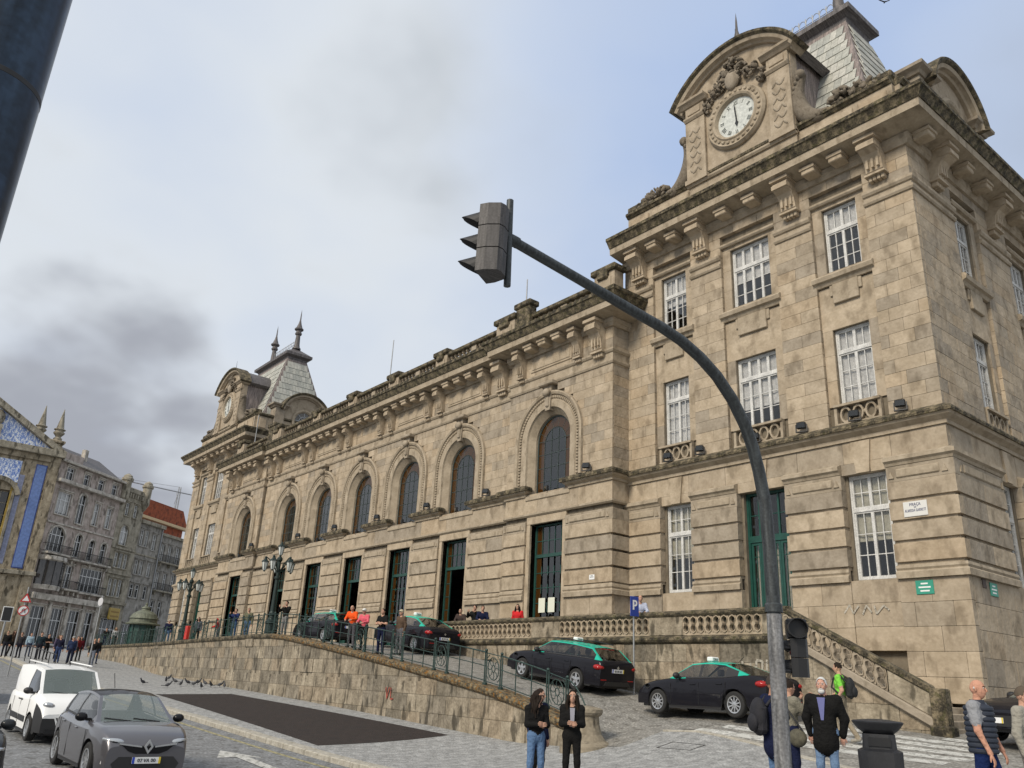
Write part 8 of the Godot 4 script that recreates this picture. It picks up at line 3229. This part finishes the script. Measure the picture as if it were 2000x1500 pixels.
func make_street() -> void:
	make_signal()
	# thick lamp standard close to the camera
	M.bluepost = mat(lin(0.028, 0.05, 0.085), 0.35, 0.5, TEX.rust, 1.3)
	var o := thing("lamp_standard", "thick dark blue metal post close by at the top left corner", "post", Vector3(-2.6, gy(-2.6, 25), 25))
	var g := gy(-2.6, 25.0)
	var b := B.new()
	b.lathe(prof([0.22, 0, 0.22, 0.5, 0.16, 0.6, 0.142, 0.9, 0.14, 3.05 - g - 1.6, 0.14, 9.0]), 40)
	part(o, "shaft", b, M.bluepost)
	b = B.new()
	b.lathe(prof([0.139, 0, 0.141, 0.002, 0.141, 0.018, 0.139, 0.02]), 40, Vector3(0, 1.6 - g, 0))
	part(o, "band", b, M.dark)
	b = B.new()
	b.tube([Vector3(0, 8.9, 0), Vector3(0, 9.3, 0.3), Vector3(0, 9.5, 1.2)], 0.07, 8)
	b.ball(Vector3(0, 9.45, 1.5), Vector3(0.2, 0.1, 0.4), 10, 6)
	part(o, "lamp_arm", b, M.bluepost)
	# litter bin
	var p := Vector3(-5.71, gy(-5.71, 14.28), 14.28)
	o = thing("litter_bin", "dark grey litter bin with overhanging curved lid", "bin", p, 0.5)
	var bm := mat(lin(0.028, 0.029, 0.034), 0.55, 0.0, TEX.grain, 0.8)
	b = B.new()
	for e in [[0.0, 0.9, 0.245, 0.262]]:
		var last := []
		for i in 25:
			var a := TAU * i / 24
			var sq := 1.0 / pow(pow(absf(cos(a)), 5.0) + pow(absf(sin(a)), 5.0), 0.2)
			var q := [Vector3(cos(a) * e[2] * sq, e[0], sin(a) * e[2] * sq), Vector3(cos(a) * e[3] * sq, e[1], sin(a) * e[3] * sq), Vector3(cos(a) * 0.2 * sq, e[1] + 0.03, sin(a) * 0.2 * sq), Vector3(cos(a) * 0.19 * sq, e[1] + 0.2, sin(a) * 0.19 * sq)]
			if i > 0:
				for j in 3:
					b.quad(q[j], last[j], last[j + 1], q[j + 1])
			last = q
	part(o, "body", b, bm)
	b = B.new()
	b.lathe(prof([0.05, 1.06, 0.16, 1.09, 0.24, 1.15, 0.30, 1.225, 0.305, 1.24, 0.29, 1.25, 0.12, 1.27, 0.0, 1.275]), 28)
	part(o, "lid", b, bm)
	b = B.new()
	b.box(-0.13, 0.96, 0.17, 0.13, 1.06, 0.215)
	part(o, "slot", b, M.black)
	# parking sign by the terrace wall
	p = Vector3(-19.2, uy(-19.2, 4.1), 4.1)
	o = thing("parking_sign", "blue parking sign on a grey post against the terrace wall", "sign", p, 1.5)
	b = B.new()
	b.tube([Vector3.ZERO, Vector3(0, 3.0 - p.y, 0)], 0.03, 8)
	part(o, "post", b, M.zinc)
	var blue := mat(lin(0.02, 0.05, 0.30), 0.4)
	b = B.new()
	b.cham(-0.19, 2.34 - p.y, 0.03, 0.19, 2.98 - p.y, 0.055, 0.008)
	part(o, "plate", b, blue)
	word(o, "P", Vector3(0, 2.7 - p.y, 0.058), 0.32, M.platew)
	# plates on the station
	plaque("street_plaque", "white street name plaque beside the ground floor window of the pavilion", Vector3(-11.36, 5.6, 0.135), 0.72, 0.46, mat(lin(0.62, 0.62, 0.60), 0.5), [["PRAÇA", 0.13, 0.09], ["DE", 0.045, 0.05], ["ALMEIDA GARRETT", -0.05, 0.085], ["", -0.1, 0.02]], mat(lin(0.08, 0.09, 0.16), 0.6), 0.0)
	var gp := mat(lin(0.03, 0.27, 0.19), 0.5)
	plaque("green_plate", "green street plate on the front of the pavilion plinth", Vector3(-11.4, 3.28, 0.075), 0.52, 0.4, gp, [], M.platew, 0.0, 3)
	plaque("green_plate", "green street plate round the corner of the pavilion", Vector3(-10.125, 3.3, -1.5), 0.5, 0.38, gp, [], M.platew, PI / 2, 3)
	plaque("brown_plate", "small brown plate left of the corner's green plate", Vector3(-10.13, 3.42, -0.9), 0.24, 0.26, mat(lin(0.05, 0.03, 0.02), 0.6), [], M.platew, PI / 2)
	plaque("white_plate", "small white enamel plate low on the station's projecting bay", Vector3(-24.2, 4.28, 1.125), 0.3, 0.2, M.platew, [], M.bar, 0.0, 2)
	for i in 2:
		plaque("paper_notice", ["pale paper notice in the nearest glazed door, left one", "pale paper notice in the nearest glazed door, right one"][i], Vector3(-27.75 + i * 0.62, 3.35, 0.66), 0.42, 0.62, mat(lin(0.66, 0.68, 0.58), 0.8), [], M.bar, 0.0)
	# red box on the railing
	o = thing("red_box", "narrow red box fixed to the railing on the wall", "box", Vector3(-55.2, lut(COPE, -55.2), zw(-55.2) - 0.12))
	b = B.new()
	b.cham(-0.2, 0.02, -0.1, 0.2, 0.85, 0.1, 0.02)
	part(o, "case", b, mat(lin(0.50, 0.03, 0.02), 0.5))
	b = B.new()
	b.cham(-0.14, 0.45, 0.09, 0.14, 0.75, 0.108, 0.01)
	part(o, "panel", b, mat(lin(0.42, 0.02, 0.015), 0.4))
	# far traffic signs
	var sp := Vector3(-52.2, gy(-52.2, 16.4) - 0.12, 16.4)
	o = thing("sign_post", "post with a red triangle sign above a round no turning sign", "sign", sp, atan2(-sp.x, CAM.z - sp.z))
	b = B.new()
	b.tube([Vector3.ZERO, Vector3(0, 4.6, 0)], 0.04, 8)
	part(o, "post", b, M.zinc)
	var red := mat(lin(0.45, 0.02, 0.02), 0.45)
	b = B.new()
	b.extr(PackedVector2Array([Vector2(-0.28, 3.8), Vector2(0.28, 3.8), Vector2(0, 4.28)]), 0.05, 0.07)
	part(o, "triangle", b, red)
	b = B.new()
	b.extr(PackedVector2Array([Vector2(-0.17, 3.86), Vector2(0.17, 3.86), Vector2(0, 4.15)]), 0.07, 0.075)
	part(o, "triangle_field", b, M.platew)
	b = B.new(T(0, 3.35, 0.05) * Transform3D(RX.scaled(Vector3(0.54, 0.54, 1)), Vector3.ZERO))
	b.lathe(prof([0.5, 0, 0.5, 0.02, 0.42, 0.021]), 24, Vector3.ZERO, false)
	part(o, "ring", b, red)
	b = B.new(T(0, 3.35, 0.05) * Transform3D(RX.scaled(Vector3(0.54, 0.54, 1)), Vector3.ZERO))
	b.lathe(prof([0.43, 0.019, 0.0, 0.02]), 24, Vector3.ZERO, false)
	part(o, "disc", b, M.platew)
	b = B.new(T(0, 3.35, 0.07) * Transform3D(Basis.from_scale(Vector3(0.54, 0.54, 1)), Vector3.ZERO))
	b.tube([Vector3(0.14, -0.2, 0), Vector3(0.14, 0.06, 0), Vector3(0.08, 0.17, 0), Vector3(-0.06, 0.17, 0), Vector3(-0.12, 0.06, 0), Vector3(-0.12, -0.06, 0)], 0.03, 5)
	part(o, "arrow", b, M.black)
	b = B.new(T(0, 3.35, 0.085) * Transform3D(Basis(Vector3.BACK, -0.78) * Basis.from_scale(Vector3(0.54, 0.54, 1)), Vector3.ZERO))
	b.box(-0.04, -0.43, -0.01, 0.04, 0.43, 0.01)
	part(o, "bar", b, red)
	sp = Vector3(-51.0, gy(-51.0, 17.3) - 0.12, 17.3)
	o = thing("far_signal", "traffic signal with white edged back plate left of the round sign", "traffic light", sp, atan2(-sp.x, CAM.z - sp.z))
	b = B.new()
	b.tube([Vector3.ZERO, Vector3(0, 3.3, 0)], 0.05, 8)
	part(o, "post", b, M.zinc)
	part(o, "plate_edge", B_box(-0.24, 2.75, 0.02, 0.24, 3.5, 0.05), M.platew)
	part(o, "back_plate", B_box(-0.2, 2.79, 0.049, 0.2, 3.46, 0.07), M.black)
	sp = Vector3(-52.6, gy(-52.6, 12.5), 12.5)
	o = thing("round_sign", "round white traffic sign on a tall grey post by the end of the wall", "sign", sp, 0.35)
	b = B.new()
	b.tube([Vector3.ZERO, Vector3(0, 4.4, 0)], 0.04, 8)
	part(o, "post", b, M.zinc)
	b = B.new(T(0, 4.05, 0.05) * Transform3D(RX, Vector3.ZERO))
	b.lathe(prof([0.23, 0, 0.23, 0.02, 0.0, 0.022]), 24, Vector3.ZERO, false)
	part(o, "disc", b, mat(lin(0.5, 0.5, 0.52), 0.5))
	# barrier along the far kerb
	o = thing("pedestrian_barrier", "thin dark barrier rail along the far kerb in front of the crowd", "barrier", Vector3(-60, gy(-60, 13.7), 13.7))
	for i in 6:
		var x := -64.0 + i * 1.8
		b = B.new()
		b.tube([Vector3(x, gy(x, 13.7), 13.7), Vector3(x, gy(x, 13.7) + 1.0, 13.7)], 0.03, 6)
		wpart(o, "post", b, M.dark)
	b = B.new()
	b.tube([Vector3(-64, gy(-64, 13.7) + 0.98, 13.7), Vector3(-55, gy(-55, 13.7) + 0.98, 13.7)], 0.025, 6)
	wpart(o, "rail", b, M.dark)
	make_floodlights()
	make_birds()
	graffiti()

func word(o: Node3D, s: String, p: Vector3, h: float, m: Material, squeeze := 1.0) -> void:
	var t := TextMesh.new()
	t.text = s
	t.font_size = 32
	t.pixel_size = h / 23.5
	t.depth = 0.004
	var f := SystemFont.new()
	f.font_names = PackedStringArray(["Droid Sans"])
	f.font_weight = 700
	t.font = f
	part(o, "lettering", t, m, Transform3D(Basis.from_scale(Vector3(squeeze, 1, 1)), p))

func plaque(called: String, label: String, p: Vector3, w: float, h: float, m: Material, lines: Array, tm: Material, turn := 0.0, bars := 0) -> void:
	var o := thing(called, label, "plate" if called != "paper_notice" else "notice", p, turn)
	var b := B.new()
	b.cham(-w / 2, -h / 2, -0.012, w / 2, h / 2, 0.012, 0.006)
	part(o, "plate", b, m)
	for l in lines:
		if l[0]:
			word(o, l[0], Vector3(0, l[1], 0.014), l[2], tm, 0.62 if l[0].length() > 8 else 0.9)
	for i in bars:
		var y := h * (0.26 - 0.26 * i)
		b = B.new()
		var l = w * [0.2, 0.34, 0.26][i]
		b.cham(-l, y - h * 0.055, 0.01, l, y + h * 0.055, 0.015, 0.002)
		part(o, "lettering_line", b, tm)

func make_floodlights() -> void:
	var b := B.new()
	b.cham(-0.16, 0.12, -0.06, 0.16, 0.36, 0.08, 0.03)
	b.box(-0.2, 0.0, -0.03, -0.17, 0.28, 0.03)
	b.box(0.17, 0.0, -0.03, 0.2, 0.28, 0.03)
	b.box(-0.2, 0.0, -0.05, 0.2, 0.03, 0.05)
	var casing := b.mesh()
	b = B.new()
	b.box(-0.13, 0.15, 0.08, 0.13, 0.33, 0.086)
	var pane := b.mesh()
	var nth := ["first", "second", "third", "fourth", "fifth", "sixth", "seventh"]
	var list := []
	var us := [17.85, 10.5, 5.25, 0.0, -5.25, -10.5, -17.85]
	for i in 7:
		list.append([Vector3(-45.1 + us[i] + 2.7, 8.74, (1.0 if i == 0 or i == 6 else 0.75) + 0.2), "black floodlight on the ledge right of the %s arched window from the right" % nth[i], 0.5])
		list.append([Vector3(-45.1 + us[i] - 0.15, 8.22, (1.0 if i == 0 or i == 6 else 0.75) - 0.1), "black floodlight on the sill of the %s arched window from the right" % nth[i], -0.4])
	for q in [[-20.9, "left window"], [-19.3, "pier right of the left window"], [-16.8, "middle window"], [-14.9, "pier right of the middle window"], [-12.95, "right window"], [-11.4, "corner pier"]]:
		list.append([Vector3(q[0], 8.72, 0.2), "black floodlight on the pavilion's ledge at the %s" % q[1], 0.3])
	for q in list:
		var o := thing("floodlight", q[1], "floodlight", q[0], q[2], "floodlights along the ledges")
		part(o, "casing", casing, M.black)
		part(o, "front_glass", pane, M.dglass)

func make_birds() -> void:
	var dark := mat(lin(0.045, 0.047, 0.055), 0.7)
	var b := B.new()
	b.xf = Transform3D(Basis(Vector3.RIGHT, -0.35), Vector3(0, 0.16, 0))
	b.ball(Vector3.ZERO, Vector3(0.065, 0.07, 0.14), 10, 8)
	b.xf = Transform3D.IDENTITY
	b.tube([Vector3(0, 0.2, 0.1), Vector3(0, 0.27, 0.14), Vector3(0, 0.31, 0.16)], [0.05, 0.035, 0.03], 7)
	b.ball(Vector3(0, 0.315, 0.17), Vector3(0.03, 0.032, 0.036), 8, 6)
	b.tube([Vector3(0, 0.312, 0.2), Vector3(0, 0.305, 0.235)], [0.01, 0.003], 5)
	b.extr(PackedVector2Array([Vector2(-0.04, 0.1), Vector2(0.04, 0.1), Vector2(0.045, 0.13), Vector2(-0.045, 0.13)]), -0.3, -0.08)
	for s in [-1, 1]:
		b.tube([Vector3(s * 0.03, 0.11, 0.0), Vector3(s * 0.03, 0.0, 0.01), Vector3(s * 0.03, 0.0, 0.05)], 0.006, 4)
	var m := b.mesh()
	var spots := [[-46.1, 11.3, 0.4], [-48.5, 9.4, 1.2], [-43.8, 10.8, 2.8], [-47.6, 9.2, -0.6], [-45.2, 9.7, 4.0], [-51.5, 8.3, 1.9], [-46.8, 8.8, 0.0], [-45.4, 8.95, 2.2], [-47.0, 8.2, 3.3], [-43.2, 9.35, 1.0], [-46.0, 8.15, 5.2], [-44.6, 8.35, 0.7], [-44.7, 7.85, 2.6], [-43.8, 7.95, 4.4]]
	var where := ["standing apart, nearest the road", "second of the row from the left end", "nearest the brown bed", "pecking at the left of the flock", "in front of the middle of the flock", "farthest up the pavement", "left of the middle of the flock", "in the middle of the flock", "closest to the wall on the left", "at the front right of the flock", "behind the middle of the flock", "right of the middle of the flock", "close to the wall on the right", "at the right end of the flock"]
	for i in spots.size():
		var q = spots[i]
		var o := thing("pigeon", "dark pigeon on the pavement " + where[i], "pigeon", Vector3(q[0], gy(q[0], q[1]), q[1]), q[2], "pigeons on the pavement by the wall")
		part(o, "bird", m, dark)
	var fb := B.new()
	fb.xf = Transform3D(Basis.from_scale(Vector3(0.45, 0.45, 0.45)), Vector3.ZERO)
	fb.ball(Vector3.ZERO, Vector3(0.07, 0.06, 0.2), 8, 6)
	fb.extr(PackedVector2Array([Vector2(0, -0.02), Vector2(0.5, 0.22), Vector2(0.55, 0.25), Vector2(0.02, 0.05)]), -0.06, 0.08)
	fb.extr(PackedVector2Array([Vector2(0, -0.02), Vector2(-0.5, 0.3), Vector2(-0.55, 0.33), Vector2(-0.02, 0.05)]), -0.06, 0.08)
	var o := thing("flying_bird", "small dark bird in the sky at the top edge of the picture", "bird", Vector3(-12.6, 30.3, -5.8), 0.8)
	part(o, "bird", fb, dark)

# strokes of paint on the walls
func graffiti() -> void:
	var red := mat(lin(0.42, 0.10, 0.07), 0.8, 0.0, TEX.wornw, 0.7)
	var pale := mat(lin(0.54, 0.50, 0.43), 0.8, 0.0, TEX.wornw, 0.7)
	var xf := wall_xf()
	var o := thing("graffiti_tag", "small faded red painted letters on the retaining wall", "graffiti", xf * Vector3(-10.6, -0.45, 0.05))
	for q in [[[-0.3, 0.2], [-0.18, -0.2], [-0.04, 0.2]], [[0.08, 0.2], [0.1, -0.2], [0.3, -0.18]]]:
		stroke(o, xf * T(-10.6, -0.45, 0.045), q, 0.03, red)
	o = thing("graffiti_tag", "pale painted scrawl on the terrace wall above the lower taxi", "graffiti", Vector3(-14.9, 0.85, 3.56))
	for q in [[[-0.5, 0.15], [-0.42, -0.2], [-0.2, -0.2], [-0.22, 0.1]], [[-0.05, -0.2], [0.0, 0.18], [0.2, 0.15], [0.18, -0.2]], [[0.35, 0.2], [0.33, -0.2]], [[0.48, 0.2], [0.5, -0.18]]]:
		stroke(o, T(-14.9, 0.85, 3.56), q, 0.035, pale)
	o = thing("graffiti_tag", "faint pale scrawl on the pavilion plinth above the stairs", "graffiti", Vector3(-13.3, 2.72, 0.07))
	for q in [[[-0.7, -0.1], [-0.5, 0.15], [-0.4, -0.12], [-0.2, 0.12]], [[-0.1, -0.15], [0.05, 0.12], [0.2, -0.1]], [[0.3, 0.1], [0.35, -0.15], [0.6, 0.1], [0.75, -0.05]]]:
		stroke(o, T(-13.3, 2.72, 0.07), q, 0.025, pale)

func stroke(o: Node3D, xf: Transform3D, pts: Array, w: float, m: Material) -> void:
	var b := B.new(xf)
	for i in pts.size() - 1:
		var a := Vector2(pts[i][0], pts[i][1])
		var c := Vector2(pts[i + 1][0], pts[i + 1][1])
		var n := (c - a).orthogonal().normalized() * w
		b.extr(PackedVector2Array([a - n, c - n, c + n, a + n]), 0.0, 0.004 + 0.001 * i)
	wpart(o, "stroke", b, m)

func _ready() -> void:
	rng.seed = 20240611
	make_camera()
	make_materials()
	make_sky()
	make_walls_materials()
	make_ground()
	make_station()
	make_terrace()
	make_retaining_wall()
	make_railing()
	lamp_post(Vector3(-41.6, 1.62, 6.9), "green iron candelabra lamp post nearer the station entrance doors")
	lamp_post(Vector3(-57.5, 1.55, 6.0), "green iron candelabra lamp post farther off by the left pavilion")
	make_kiosk(Vector3(-72.2, 1.5, 4.4))
	make_town()
	M.gloss = paint(lin(0.012, 0.012, 0.014))
	make_cars()
	make_people()
	make_street()
